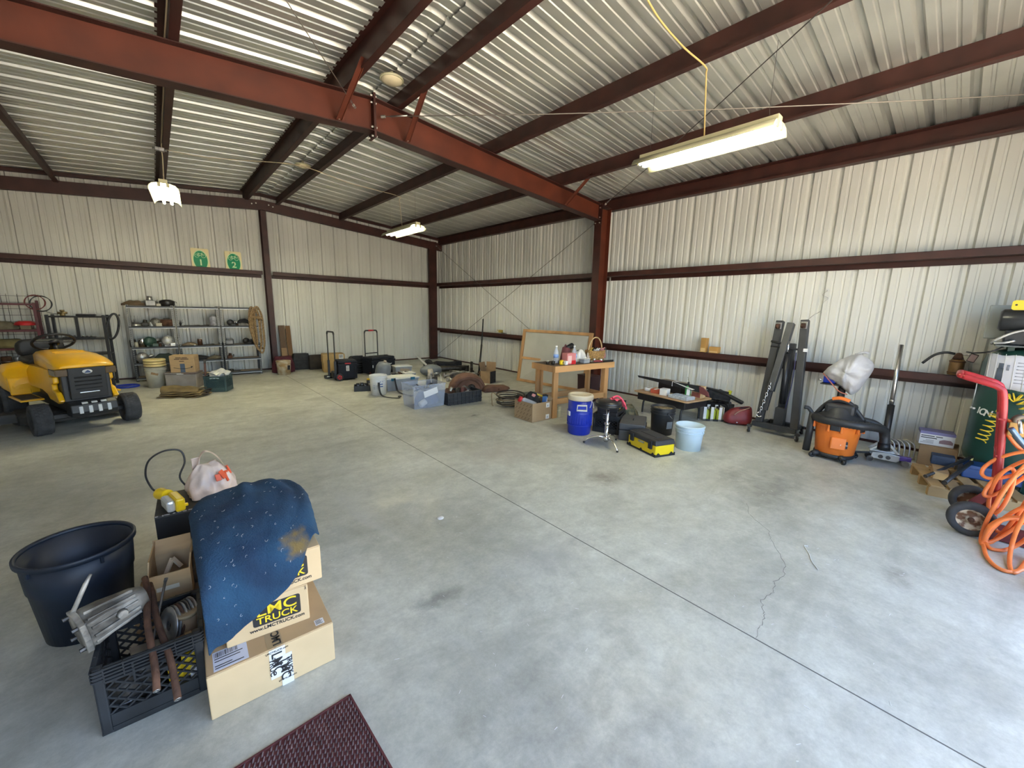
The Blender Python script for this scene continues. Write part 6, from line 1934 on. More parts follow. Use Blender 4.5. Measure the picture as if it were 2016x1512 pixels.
B().box(-TW / 2,TW / 2,-TD / 2,-TD / 2 + 0.036,TH - 0.088,TH).build('front_rail',WOODX,tb,0.002)
B().box(-TW / 2,TW / 2,TD / 2 - 0.036,TD / 2,TH - 0.088,TH).build('rear_rail',WOODX,tb,0.002)
for s in (-1,1):
 B().box(*sorted((s * TW / 2,s * (TW / 2 - 0.036))),-TD / 2 + 0.036,TD / 2 - 0.036,TH - 0.088,TH).build('end_rail',WOOD,tb,0.002)
 for y in (-1,1):
  x = s * (TW / 2 - 0.075)
  yy = y * (TD / 2 - 0.075)
  if s > 0:
   x -= 0.03
  B().box(x - 0.043,x + 0.043,yy - 0.02,yy + 0.02,0,TH - 0.012).build('leg',WOOD,tb,0.002)
  B().box(*sorted((x - s * 0.043,x - s * 0.005)),*sorted((yy - y * 0.02,yy - y * 0.06)),0,TH - 0.012).build('leg',WOOD,tb,0.002)
 B().box(s * (TW / 2 - 0.09) - 0.018,s * (TW / 2 - 0.09) + 0.018,-TD / 2 + 0.10,TD / 2 - 0.10,0.20,0.27).build('end_stretcher',WOOD,tb,0.002)
B().box(-TW / 2 + 0.10,TW / 2 - 0.10,-TD / 2 + 0.055,-TD / 2 + 0.09,0.20,0.28).build('long_stretcher',WOODX,tb,0.002)
B().box(-TW / 2 + 0.10,TW / 2 - 0.10,TD / 2 - 0.09,TD / 2 - 0.055,0.20,0.28).build('long_stretcher',WOODX,tb,0.002)
o = thing('dark_bin','dark maroon bin standing under far end of the work table','bin',(-1.02,-6.62,0),R(-6))
MTB = Matrix.Rotation(R(-6),3,'Z')
def on_table(x,y,z=TH + 0.0025):
 p = MTB @ Vector((x,y,0))
 return (-1.835 + p.x,-6.945 + p.y,z)
B().obox((0,0,0.22),(0.22,0.30,0.44),taper=1.1).build('tub',mat('maroon_bin',(0.05,0.018,0.018),0.6),o,0.01)
B().box(-0.125,0.125,-0.165,0.165,0.43,0.45).build('rim',MATS['maroon_bin'],o,0.004)
PET = mat('pet_bottle',(0.80,0.84,0.90),0.08,alpha=0.40,spec=0.6)
LBLU = mat('label_light_blue',(0.25,0.40,0.75),0.5)
for k_,(x,y,lab) in enumerate(((-0.36,0.02,'clear water bottle on the work table nearest the panel'),(-0.07,-0.06,'clear water bottle on the work table behind the red pack'))):
 o = thing('water_bottle',lab,'bottle',on_table(x,y),group='water bottles on the work table')
 B().lathe([(0.001,0),(0.03,0),(0.033,0.01),(0.033,0.12),(0.03,0.15),(0.013,0.19),(0.013,0.205),(0.001,0.205)],20).build('body',PET,o)
 B().lathe([(0.0335,0.07),(0.0345,0.07),(0.0345,0.115),(0.0335,0.115)],20).build('label_band',LBLU,o)
 B().lathe([(0.001,0.205),(0.015,0.205),(0.015,0.222),(0.001,0.224)],14).build('cap',PAPER,o)
o = thing('red_pack','pink and red carton pack on front edge of work table','pack',on_table(-0.25,-0.14),R(-6))
B().box(-0.075,0.075,-0.05,0.05,0,0.14).build('box_body',mat('pack_pink',(0.62,0.22,0.22),0.6),o,0.004)
B().box(-0.06,0.0,-0.0512,-0.05,0.02,0.11).build('pale_panel',mat('pack_pale',(0.75,0.5,0.48),0.6),o)
B().box(0.0,0.076,-0.0515,0.051,0.0,0.05).build('red_band',REDP,o,0.003)
o = thing('maroon_case','dark maroon soft case behind red pack on the work table','case',on_table(-0.20,0.0),R(10))
B().obox((0,0,0.10),(0.12,0.07,0.20),(0.1,0.2,0)).build('body',mat('maroon_vinyl',(0.13,0.03,0.035),0.5),o,0.015)
B().tube([(-0.03,0,0.2),(0.0,0,0.235),(0.04,0,0.2)],0.008,6).build('handle',MATS['maroon_vinyl'],o)
o = thing('yellow_tape','small yellow tape measure on the work table corner','tape measure',on_table(-0.42,-0.17),R(20))
B().box(-0.03,0.03,-0.02,0.02,0,0.06).build('case',YELLOW,o,0.012)
B().box(-0.012,0.012,-0.0215,-0.02,0.018,0.045).build('badge',PRINT,o)
o = thing('white_carton','little white carton beside the tape measure on table','carton',on_table(-0.355,-0.19))
B().box(-0.025,0.025,-0.02,0.02,0,0.055).build('body',PAPER,o,0.002)
B().box(-0.026,0.026,-0.021,0.021,0.045,0.056).build('lid',PAPER,o,0.002)
o = thing('bolt_cup','dark cup of bolts on the work table corner','cup',on_table(-0.52,-0.10))
B().lathe([(0.001,0),(0.025,0),(0.03,0.05),(0.001,0.05)],16).build('cup',DK2,o)
B().cyl((-0.01,0,0.05),(-0.02,0.0,0.08),0.007,n=6).build('bolt',STEEL,o)
o = thing('socket_jar','small dark jar with pale lid on table corner','jar',on_table(-0.555,-0.02))
B().lathe([(0.001,0),(0.022,0),(0.022,0.04),(0.001,0.04)],16).build('body',DK2,o)
B().lathe([(0.001,0.04),(0.024,0.04),(0.024,0.055),(0.001,0.056)],16).build('lid',TINW,o)
o = thing('clear_bag','crumpled clear plastic bag in the middle of work table','bag',on_table(0.10,-0.02))
blob(0.09,0.08,0.15,6,amp=0.22,top=0.45).build('film',mat('clear_film',(0.62,0.60,0.57),0.25,var=0.2,vscale=14,bump=0.5,bscale=40),o)
blob(0.05,0.04,0.06,7,amp=0.2,lean=(0,0)).build('contents',WHITEP,o)
o = thing('white_tub','low white plastic tub in front of clear bag on table','tub',on_table(0.05,-0.17))
B().box(-0.06,0.06,-0.04,0.04,0,0.05).build('body',FROST,o,0.01)
B().box(-0.064,0.064,-0.044,0.044,0.05,0.06).build('lid',WHITEP,o,0.004)
o = thing('olive_jacket','dark olive cloth heap at the far end of work table','cloth',on_table(0.21,0.12))
blob(0.15,0.10,0.15,12,amp=0.16,top=0.4).build('heap',mat('dark_olive',(0.04,0.045,0.035),0.9,var=0.3,vscale=14),o)
o = thing('drill_tool','black and tan power tool lying on the olive cloth side','tool',on_table(0.02,0.16))
B().cyl((-0.07,0,0.16),(0.07,0.0,0.20),0.032,0.04,14).build('motor',BLACK,o)
B().obox((0.05,0,0.10),(0.05,0.04,0.16),(0,0.3,0)).build('grip',mat('tan_grip',(0.20,0.13,0.06),0.6),o,0.01)
B().cyl((-0.11,0,0.147),(-0.07,0,0.16),0.014,0.03,12).build('chuck',STEEL,o)
B().box(-0.04,0.09,-0.03,0.03,0,0.035).build('battery',BLACK,o,0.006)
o = thing('red_pliers','red handled pliers on front of the work table','pliers',on_table(0.26,-0.15),R(-20))
for s in (-1,1):
 B().tube(smooth_path([(0.0,s * 0.005,0.012),(0.05,s * 0.018,0.012),(0.13,s * 0.022,0.012)],4),0.009,8).build('handle',mat('handle_red',(0.35,0.05,0.06),0.5),o)
 B().tube([(0.0,-s * 0.004,0.012),(-0.05,s * 0.004,0.012)],0.007,6).build('jaw',STEEL,o)
for k_,(x,y,lab) in enumerate(((0.40,-0.18,'small chrome socket at front of the work table'),(0.33,-0.10,'tipped chrome socket by the basket'))):
 o = thing('chrome_socket',lab,'socket',on_table(x,y),group='chrome sockets on the table')
 B().lathe([(0.012,0),(0.024,0),(0.024,0.05),(0.012,0.05)],16).build('sleeve',CHROME,o)
 B().lathe([(0.024,0.018),(0.0255,0.018),(0.0255,0.026),(0.024,0.026)],16).build('band',BLACKM,o)
o = thing('black_tray','flat black tool tray lying before the basket','tray',on_table(0.51,-0.20),R(-8))
B().box(-0.10,0.10,-0.04,0.04,0,0.012).build('plate',BLACK,o,0.004)
B().box(-0.10,0.10,-0.042,-0.036,0.0,0.03).build('lip',BLACK,o,0.002)
o = thing('enamel_plate','round pale disc leaning on the olive cloth','plate',on_table(0.27,-0.03),0.2)
B().lathe([(0.001,-0.004),(0.055,-0.006),(0.06,0.0),(0.055,0.006),(0.001,0.004)],24,(0,0,0.06),Euler((PI / 2 - 0.25,0,0.2)).to_matrix()).build('disc',mat('pale_enamel',(0.55,0.47,0.40),0.4),o)
B().lathe([(0.001,0.004),(0.02,0.005),(0.02,0.012),(0.001,0.012)],16,(0,0,0.06),Euler((PI / 2 - 0.25,0,0.2)).to_matrix()).build('boss',MATS['pale_enamel'],o)
# basket
WICK = mat('wicker',(0.42,0.25,0.09),0.7,var=0.4,vscale=60,bump=0.6,bscale=120)
bk = thing('wicker_basket','wicker basket with tall bow handle on the end of table','basket',on_table(0.47,0.02),R(-4))
for i in range(9):
 z = 0.006 + i * 0.0155
 s = 1 + 0.018 * i
 B().tube([(0.125 * s * math.copysign(abs(math.cos(a)) ** 0.7,math.cos(a)),0.085 * s * math.copysign(abs(math.sin(a)) ** 0.7,math.sin(a)),z) for a in [2 * PI * j / 36 for j in range(36)]],0.0082,6,closed=True).build('weave_ring',WICK,bk)
for j in range(20):
 a = 2 * PI * j / 20
 B().tube([(0.125 * s_ * math.copysign(abs(math.cos(a)) ** 0.7,math.cos(a)),0.085 * s_ * math.copysign(abs(math.sin(a)) ** 0.7,math.sin(a)),z_) for s_,z_ in ((1.02,0.0),(1.10,0.07),(1.17,0.142))],0.005,5).build('stake',WICK,bk)
B().box(-0.115,0.115,-0.075,0.075,0.0,0.01).build('base',WICK,bk)
B().tube([(-0.135 * math.cos(PI * i / 20),0,0.13 + 0.185 * math.sin(PI * i / 20)) for i in range(21)],0.008,7).build('bow_handle',mat('pale_cane',(0.58,0.42,0.22),0.6),bk)
for k_,(dx,dy,z,m_,lab) in enumerate(((-0.115,0.0,0.10,mat('mustard_rag',(0.42,0.27,0.04),0.85),'mustard rag spilling from the basket side'),(-0.01,-0.01,0.09,WHITEP,'white tangled cords in the basket'),(0.07,0.02,0.085,PAPER,'white gloves in the basket end'),(0.03,0.05,0.10,BLACKF,'black cloth at the back of basket'),(0.11,-0.04,0.10,mat('pink_rag',(0.55,0.25,0.25),0.8),'pink rag hanging at basket end'))):
 p = on_table(0.47 + dx,0.02 + dy)
 c = thing('basket_item',lab,'cloth',(p[0],p[1],p[2] + z - 0.07),group='things in the wicker basket')
 blob(0.055,0.045,0.13,40 + k_,amp=0.22,top=0.35).build('bundle',m_,c)
 B().tube(smooth_path([(-0.05,-0.02,0.11),(0.0,-0.04,0.15),(0.04,0.0,0.13),(0.06,0.03,0.09)],4),0.008,6).build('fold',m_,c)
# coil of pipes by the table
o = thing('hose_coil','flat coil of black and tan hose lying on wire stand','hose',(-2.38,-6.12,0))
for i in range(9):
 r = 0.20 + 0.014 * (i % 5)
 z = 0.05 + 0.016 * i
 B().tube([(r * 1.05 * math.cos(a) + 0.01 * math.sin(i * 2.3),r * 0.85 * math.sin(a),z + 0.025 * math.sin(a + i * 0.8)) for a in [2 * PI * j / 36 for j in range(36)]],0.009,6,closed=True).build('loop',(BLACK,mat('tan_hose',(0.20,0.15,0.09),0.5),DK2)[i % 3],o)
o2 = thing('wire_stand','bent metal rod stand under the hose coil','stand',(-2.62,-5.98,0))
B().tube(smooth_path([(-0.04,-0.02,0.008),(0.0,0.05,0.02),(0.02,0.08,0.20),(0.10,0.02,0.13),(0.16,-0.05,0.05)],5),0.008,7).build('leg_rod',mat('rod_tan',(0.30,0.23,0.15),0.5,0.4),o2)
B().tube([(0.06,-0.20,0.015),(0.40,-0.42,0.015)],0.012,8).build('foot_tube',GALV,o2)
o = thing('green_rails','stacked dark green metal channels on floor behind the table leg','metal stock',(-1.82,-5.95,0),R(-20))
for i in range(4):
 B().box(-0.18,0.20,-0.10,0.10,0.028 * i,0.028 * i + 0.022).build('channel',mat('deep_green',(0.02,0.05,0.045),0.4),o,0.004)
# carton with diagonal print
sb = thing('striped_carton','open cardboard carton printed with slanted dashes before the table','carton',(-2.635,-6.885,0),R(-2))
open_carton(sb,0.365,0.385,0.265,mat('striped_card',(0.36,0.25,0.145),0.85,var=0.06),0.07,(None,None,None,0.6))
STR = mat('stripe_print',(0.15,0.09,0.05),0.85)
for r_ in range(4):
 for c_ in range(6):
  y = 0.17 - c_ * 0.066 + (0.03 if r_ % 2 else 0)
  z = 0.035 + r_ * 0.062
  if -0.18 < y - 0.02 and y < 0.18:
   B().add([(-0.1832,y,z - 0.018),(-0.1832,y - 0.010,z - 0.018),(-0.1832,y - 0.044,z + 0.018),(-0.1832,y - 0.034,z + 0.018)],[(0,1,2,3)]).build('dash_print',STR,sb)
for z in (0.05,0.215):
 lb = B().box(0.075,0.14,-0.1945,-0.1925,z - 0.035,z + 0.03).build('white_label',PAPER,sb)
 B().prism([(0.095,z - 0.02),(0.12,z - 0.02),(0.1075,z + 0.015)],-0.1953,-0.1945,'y').build('label_print',mat('label_slate',(0.2,0.28,0.4),0.6),lb)
o = thing('red_flask','clear flask with red cap sticking out of striped carton','bottle',(-2.70,-6.90,0.23),rot=(0.3,R(70),R(150)))
B().lathe([(0.001,-0.08),(0.042,-0.08),(0.045,-0.06),(0.045,0.10),(0.03,0.13),(0.001,0.13)],20).build('body',PET,o)
B().lathe([(0.001,0.13),(0.042,0.13),(0.042,0.18),(0.001,0.182)],18).build('cap',REDP,o)
o = thing('black_gloves','black cloth with pink patch lying in the striped carton','cloth',(-2.59,-6.82,0.10))
blob(0.13,0.10,0.25,17,amp=0.15,top=0.5).build('heap',BLACKF,o)
B().obox((-0.03,-0.06,0.23),(0.05,0.05,0.04),(0.4,0.2,0.5)).build('pink_patch',mat('salmon',(0.70,0.30,0.28),0.7),o,0.01)
o = thing('blue_box','blue product box leaning out of the striped carton','box',(-2.50,-7.0,0.14),rot=(R(-12),R(24),R(8)))
B().box(-0.055,0.055,-0.03,0.03,0.0,0.20).build('body',mat('product_blue',(0.06,0.17,0.42),0.4),o,0.003)
B().prism([(-0.04,0.06),(0.03,0.06),(0.045,0.13),(-0.02,0.15)],-0.031,-0.03,'y').build('white_print',PRINTW,o)
B().box(-0.056,0.056,-0.031,0.031,0.17,0.201).build('dark_end',PRINT,o,0.002)
o = thing('yellow_brush','yellow handled brush on top of striped carton','brush',(-2.48,-6.86,0.27),rot=(0,R(20),R(-35)))
B().box(-0.09,0.09,-0.013,0.013,0.03,0.05).build('handle',YELLOW,o,0.005)
B().box(-0.08,-0.02,-0.014,0.014,0.0,0.03).build('bristles',BLACK,o)
o = thing('cream_pack','cream packet on the floor under the work table','packet',(-2.30,-7.08,0),R(12))
B().box(-0.035,0.035,-0.02,0.02,0,0.16).build('body',mat('cream_card',(0.50,0.48,0.34),0.7),o,0.004)
B().box(-0.036,0.036,-0.021,0.021,0.10,0.11).build('seal',TAPE,o)
# drinks cooler
ck = thing('drinks_cooler','round blue drinks cooler with cream lid and white handles','cooler',(-2.655,-7.755,0),R(-30))
CKB = mat('cooler_blue',(0.012,0.035,0.42),0.38,var=0.12,vscale=6)
B().lathe([(0.001,0),(0.132,0),(0.142,0.012),(0.148,0.12),(0.152,0.125),(0.156,0.27),(0.156,0.30),(0.150,0.31),(0.152,0.44),(0.001,0.44)],48).build('body',CKB,ck)
for i in range(30):
 a = 2 * PI * i / 30
 B().obox((0.1545 * math.cos(a),0.1545 * math.sin(a),0.215),(0.006,0.010,0.13),(0,0,a)).build('flute',CKB,ck,0.002)
for z in (0.125,0.30):
 B().lathe([(0.148,z - 0.004),(0.159,z - 0.004),(0.159,z + 0.004),(0.148,z + 0.004)],40).build('hoop',CKB,ck)
lid = B().lathe([(0.001,0.44),(0.156,0.44),(0.161,0.45),(0.161,0.49),(0.154,0.505),(0.13,0.51),(0.125,0.503),(0.001,0.50)],48).build('lid',mat('cooler_cream',(0.66,0.57,0.42),0.45,var=0.06),ck)
for a in (-PI / 2 - 0.25,PI / 2 - 0.25):
 c_,s_ = math.cos(a),math.sin(a)
 t_ = Vector((-s_,c_,0))
 n_ = Vector((c_,s_,0))
 P_ = [n_ * 0.152 + t_ * -0.06 + Vector((0,0,0.335)),n_ * 0.185 + t_ * -0.06 + Vector((0,0,0.335)),n_ * 0.19 + t_ * -0.055 + Vector((0,0,0.40)),n_ * 0.19 + t_ * 0.055 + Vector((0,0,0.40)),n_ * 0.185 + t_ * 0.06 + Vector((0,0,0.335)),n_ * 0.152 + t_ * 0.06 + Vector((0,0,0.335))]
 B().tube([P_[1],P_[2],P_[3],P_[4]],0.011,8,closed=True).build('carry_handle',WHITEP,ck)
 B().obox(n_ * 0.165 + Vector((0,0,0.333)),(0.03,0.12,0.02),(0,0,a)).build('handle_mount',WHITEP,ck,0.005)
B().obox((-0.155 * math.cos(0.2),-0.155 * math.sin(0.2) - 0.0,0.27),(0.02,0.045,0.06),(0,0,PI + 0.2)).build('spigot_plate',WHITEP,ck,0.006)
B().tube(smooth_path([(0.10,-0.125,0.44),(0.09,-0.135,0.40),(0.07,-0.15,0.36)],5),0.004,5).build('lid_string',PAPER,ck)
B().tube(smooth_path([(0.10,-0.125,0.44),(0.125,-0.115,0.40),(0.13,-0.12,0.35)],5),0.004,5).build('lid_string',PAPER,ck)
# stool
st = thing('swivel_stool','round black padded stool on chrome post with three curved feet','stool',(-2.79,-8.265,0))
B().lathe([(0.001,0.46),(0.12,0.46),(0.142,0.475),(0.150,0.503),(0.144,0.527),(0.11,0.538),(0.001,0.54)],40).build('seat',mat('black_vinyl',(0.012,0.012,0.013),0.32),st)
B().lathe([(0.141,0.47),(0.153,0.475),(0.155,0.492),(0.150,0.50)],40).build('piping',MATS['black_vinyl'],st)
B().cyl((0,0,0.10),(0,0,0.47),0.016,n=16).build('upper_post',CHROME,st)
B().cyl((0,0,0.045),(0,0,0.25),0.022,n=16).build('lower_post',CHROME,st)
B().cyl((0,0,0.25),(0,0,0.27),0.030,n=16).build('collar',CHROME,st)
B().cyl((0.02,0,0.26),(0.06,0.0,0.26),0.007,n=8).build('clamp_screw',CHROME,st)
B().lathe([(0.001,0.06),(0.034,0.06),(0.034,0.11),(0.001,0.11)],16).build('hub',CHROME,st)
for a in (math.atan2(0.205,-0.13),math.atan2(-0.225,-0.10),math.atan2(0.03,0.28)):
 c_,s_ = math.cos(a),math.sin(a)
 L = 0.25
 lg = B().tube([(c_ * L * t,s_ * L * t,z) for t,z in ((0.08,0.095),(0.35,0.105),(0.65,0.085),(0.88,0.045),(1.0,0.018))],[0.013,0.013,0.012,0.010,0.009],10).build('leg',CHROME,st)
 B().ball((c_ * L,s_ * L,0.014),0.014,10).build('rubber_foot',BLACK,lg)
o = thing('pink_rag','pink crumpled cloth hanging off the stool seat','cloth',(-2.70,-8.29,0.541))
rws = [[(-0.06 + 0.036 * a,0.05 - 0.022 * b + 0.008 * math.sin(a * 2),0.008 + 0.012 * math.sin(a * 1.7 + b * 2.1) - max(0,(-0.06 + 0.036 * a) - 0.06) * 1.2) for a in range(7)] for b in range(6)]
cloth(rws,4,0.006).build('cloth',mat('hot_pink',(0.62,0.07,0.12),0.8,var=0.2),o,solid=0.004,sub=1)
B().tube(smooth_path([(-0.03,0.02,0.02),(0.06,0.0,0.03),(0.14,-0.03,-0.05),(0.17,-0.05,-0.13)],5),0.012,7).build('twisted_fold',MATS['hot_pink'],o)
# crates and cases behind the stool
o = thing('black_milk_crate','black milk crate standing behind stool beside the cooler','crate',(-2.24,-7.92,0),R(20))
milk_crate(o,CR,0.34,0.24)
B().box(-0.155,0.155,-0.155,0.155,0.012,0.10).build('dark_liner',BLACKF,o)
o = thing('tool_tray','black open tool tray with yellow grips on the milk crate','tool tray',(-2.23,-7.94,0.242),R(18))
B().box(-0.20,0.20,-0.13,0.13,0,0.05).build('base',BLACK,o,0.008)
for s in (-1,1):
 B().box(*sorted((s * 0.20,s * 0.185)),-0.13,0.13,0.05,0.14).build('end_wall',BLACK,o,0.004)
B().box(-0.185,0.185,-0.01,0.01,0.05,0.16).build('divider',BLACK,o,0.004)
for k_,(x,y,rz,lab) in enumerate(((0.06,-0.07,0.4,'yellow and black drill in the tool tray front'),(0.13,-0.05,-0.5,'yellow gripped clamp in the tool tray end'))):
 c = thing('power_tool',lab,'tool',(-2.23 + x,-7.94 + y,0.295),rz)
 B().obox((0,0,0.04),(0.12,0.04,0.05),(0,-0.3,0)).build('housing',YELLOW,c,0.012)
 B().obox((0.03,0,0.0),(0.03,0.035,0.08),(0,0.3,0)).build('grip',BLACK,c,0.008)
 B().cyl((-0.06,0,0.02),(-0.10,0,0.005),0.014,n=10).build('nose',BLACK,c)
o = thing('paper_scraps','white crumpled paper on edge of the black milk crate','paper',(-2.40,-8.0,0.245))
rws = [[(-0.06 + 0.03 * a,-0.03 + 0.02 * b,0.012 + 0.010 * math.sin(a * 2.1 + b)) for a in range(6)] for b in range(4)]
cloth(rws,8,0.004).build('sheet',PAPER,o,solid=0.001)
o = thing('hard_case','dark grey hard case behind the yellow toolbox','case',(-2.22,-8.26,0),R(28))
GC = mat('case_grey',(0.055,0.055,0.058),0.55,var=0.15)
B().box(-0.24,0.24,-0.15,0.15,0,0.13).build('lower_shell',GC,o,0.012)
lid = B().box(-0.24,0.24,-0.15,0.15,0.133,0.215).build('upper_shell',GC,o,0.012)
B().tube([(-0.05,0,0.216),(-0.045,0,0.228),(0.045,0,0.228),(0.05,0,0.216)],0.006,6).build('top_handle',BLACK,lid)
for x in (-0.14,0.14):
 B().box(x - 0.02,x + 0.02,-0.158,-0.15,0.10,0.16).build('latch',BLACK,o,0.003)
o = thing('camo_bundle','camouflage cloth and brown carton heap behind dark bucket','bundle',(-1.79,-7.84,0))
blob(0.26,0.17,0.24,19,amp=0.14,top=0.6).build('cloth',mat('camo',(0.20,0.17,0.10),0.9,var=0.6,vscale=18,col2=(0.05,0.055,0.035)),o)
B().box(-0.20,0.10,-0.22,-0.10,0,0.12).build('carton_panel',CARDD,o,0.006)
# yellow toolbox
L_,M_,R_ = Vector((-2.57,-8.42,0)),Vector((-2.72,-8.855,0)),Vector((-2.41,-8.906,0))
yt = thing('yellow_toolbox','yellow toolbox with black lid and clasps in front of the stool','toolbox',(-2.500,-8.665,0),math.atan2(-0.435,-0.15))
YT = mat('toolbox_yellow',(0.82,0.60,0.01),0.35,var=0.04)
# local x along the long side
B().box(-0.225,0.225,-0.13,0.13,0.012,0.125).build('body',YT,yt,0.008)
for s in (-1,1):
 B().prism([(-0.235,0),(0.235,0),(0.235,0.035),(0.215,0.022),(0.19,0.045),(0.165,0.018),(0.02,0.018),(0,0.04),(-0.02,0.018),(-0.165,0.018),(-0.19,0.045),(-0.215,0.022),(-0.235,0.035)],*sorted((s * 0.128,s * 0.138)),'y').build('base_skirt',BLACK,yt,0.002)
 B().prism([(-0.14,0),(0.14,0),(0.14,0.035),(0.12,0.02),(0.09,0.045),(0.06,0.018),(-0.06,0.018),(-0.09,0.045),(-0.12,0.02),(-0.14,0.035)],*sorted((s * 0.224,s * 0.235)),'x').build('base_skirt',BLACK,yt,0.002)
BKL = mat('lid_black',(0.030,0.030,0.031),0.5,var=0.1)
lid = B().obox((0,0,0.152),(0.47,0.275,0.055),taper=0.93).build('lid',BKL,yt,0.01)
B().box(-0.13,0.13,-0.04,0.04,0.17,0.186).build('carry_grip',BKL,lid,0.006)
for x in (-0.18,0.18):
 B().box(x - 0.04,x + 0.04,-0.09,0.09,0.176,0.183).build('lid_organizer',BLACK,lid,0.004)
for s in (-1,1):
 for x in (-0.15,0.15):
  B().box(x - 0.026,x + 0.026,*sorted((s * 0.128,s * 0.152)),0.075,0.165).build('clasp',BLACK,yt,0.006)
 B().box(-0.045,0.045,*sorted((s * 0.130,s * 0.142)),0.10,0.118).build('maker_plate',STEEL,yt,0.002)
# pails
o = thing('black_pail','black pail with tan powder at the desk corner','bucket',(-1.80,-8.42,0),R(30))
bucket(o,0.355,0.128,0.147,mat('pail_black',(0.018,0.019,0.022),0.45,var=0.25),rings=3)
B().lathe([(0.001,0.29),(0.13,0.29),(0.14,0.325),(0.09,0.30),(0.05,0.315),(0.001,0.30)],28).build('powder',mat('tan_powder',(0.26,0.21,0.13),0.9,var=0.4,vscale=30),o)
for a in (-2.5,-0.7):
 B().obox((0.141 * math.cos(a),0.141 * math.sin(a),0.14),(0.006,0.08,0.09),(0,0.05,a)).build('paper_label',PAPER if a > -1 else mat('label_grey',(0.22,0.25,0.28),0.6),o,0.002)
o = thing('pale_blue_pail','empty pale blue pail with wire bail in front of the desk','bucket',(-2.10,-8.915,0),R(40))
bucket(o,0.285,0.132,0.152,mat('pail_pale_blue',(0.52,0.64,0.72),0.45,var=0.04),rings=3,ang=0.9)
# low desk
dk = thing('low_desk','low school desk with wood grain top and black metal box','desk',(-0.905,-8.07,0),math.atan2(0.925,0.15) - PI / 2)
# local y is the long way
HX,HY,DH = 0.30,0.47,0.345
pl = round_rect(-HX,HX,-HY,HY,0.05)
B().prism(pl,DH - 0.018,DH,'z').build('desk_top',mat('desk_laminate',(0.46,0.29,0.15),0.45,var=0.15,vscale=6,stretch=(1,0.15,1)),dk,0.002)
B().box(-HX + 0.04,HX - 0.04,-HY + 0.06,HY - 0.06,DH - 0.13,DH - 0.02).build('book_box',BLACKM,dk,0.01)
for y in (-0.33,0.33):
 B().tube(smooth_path([(-0.22,y,0.0),(-0.215,y,0.12),(-0.20,y,0.19),(-0.15,y,0.215),(0.15,y,0.215),(0.20,y,0.19),(0.215,y,0.12),(0.22,y,0.0)],5),0.014,10).build('leg_frame',BLACKM,dk)
 for x in (-0.22,0.22):
  B().cyl((x,y,0),(x,y,0.02),0.018,n=12).build('foot_glide',STEEL,dk)
DM = Matrix.Rotation(math.atan2(0.925,0.15) - PI / 2,3,'Z')
def on_desk(x,y,z=DH + 0.001):
 p = DM @ Vector((x,y,0))
 return (-0.905 + p.x,-8.07 + p.y,z)
DR = math.atan2(0.925,0.15) - PI / 2
o = thing('parts_organizer','flat clear parts organizer at front of the low desk','organizer',on_desk(-0.15,-0.27),DR)
B().box(-0.10,0.10,-0.15,0.15,0,0.045).build('case',mat('organizer_clear',(0.42,0.47,0.52),0.2,var=0.2,vscale=30),o,0.006)
for i in range(5):
 B().box(-0.09,0.09,-0.14 + i * 0.06,-0.137 + i * 0.06,0.045,0.048).build('divider_line',PRINTW,o)
o = thing('white_carton_small','white square carton on middle of the low desk','carton',on_desk(-0.16,0.0),DR + 0.2)
B().box(-0.055,0.055,-0.055,0.055,0,0.095).build('body',PAPER,o,0.003)
B().box(-0.056,0.056,-0.056,0.056,0.08,0.096).build('lid',PAPER,o,0.003)
o = thing('red_carton','red and orange carton next to white carton on desk','carton',on_desk(-0.14,0.16),DR + 0.2)
B().box(-0.055,0.055,-0.07,0.07,0,0.06).build('body',mat('red_orange',(0.50,0.10,0.05),0.6),o,0.003)
B().box(-0.056,0.056,-0.02,0.02,0.058,0.062).build('white_strip',PAPER,o)
o = thing('white_roll','white tape roll on the far desk corner','tape',on_desk(-0.12,0.33),0)
B().lathe([(0.025,0),(0.06,0),(0.06,0.05),(0.025,0.05)],24).build('roll',PAPER,o)
B().lathe([(0.02,0),(0.025,0),(0.025,0.05),(0.02,0.05)],20).build('core',CARDD,o)
o = thing('hand_saw','long black saw lying across desk cartons with its tip sticking out','saw',on_desk(0.0,0.0,DH + 0.115),DR + 0.12)
B().prism([(-0.42,-0.02),(0.58,0.055),(0.60,0.085),(-0.42,0.075)],-0.003,0.003,'x').build('blade',BLACKM,o)
B().prism([(-0.56,-0.06),(-0.42,-0.03),(-0.40,0.07),(-0.46,0.06),(-0.54,0.0)],-0.012,0.012,'x').build('handle',mat('dark_red_handle',(0.14,0.04,0.04),0.5),o,0.006)
o = thing('black_bin','black shallow bin at the back of the low desk','bin',on_desk(0.16,0.10),DR)
B().box(-0.09,0.09,-0.20,0.20,0,0.16).build('body',BLACK,o,0.008)
B().box(-0.095,0.095,-0.205,0.205,0.15,0.165).build('tan_rim',mat('tan_rim',(0.30,0.25,0.18),0.7),o,0.003)
o = thing('paper_wedge','white folded paper sheet leaning on saw over the desk','paper',on_desk(0.04,-0.12,DH + 0.122),DR)
B().add([(-0.05,0.12,0.07),(0.05,0.12,0.07),(0.03,-0.22,0.005),(-0.07,-0.22,0.005)],[(0,1,2,3)]).build('sheet',PAPER,o,solid=0.003)
B().add([(-0.05,0.12,0.07),(0.05,0.12,0.07),(0.05,0.12,0.0),(-0.05,0.12,0.0)],[(0,1,2,3)]).build('fold',PAPER,o,solid=0.003)
o = thing('green_bottle','green spray bottle with white label on low desk','bottle',on_desk(0.05,-0.23),0)
GB = mat('bright_green',(0.06,0.36,0.10),0.35)
B().lathe([(0.001,0),(0.038,0),(0.04,0.01),(0.04,0.13),(0.02,0.18),(0.001,0.18)],20).build('body',GB,o)
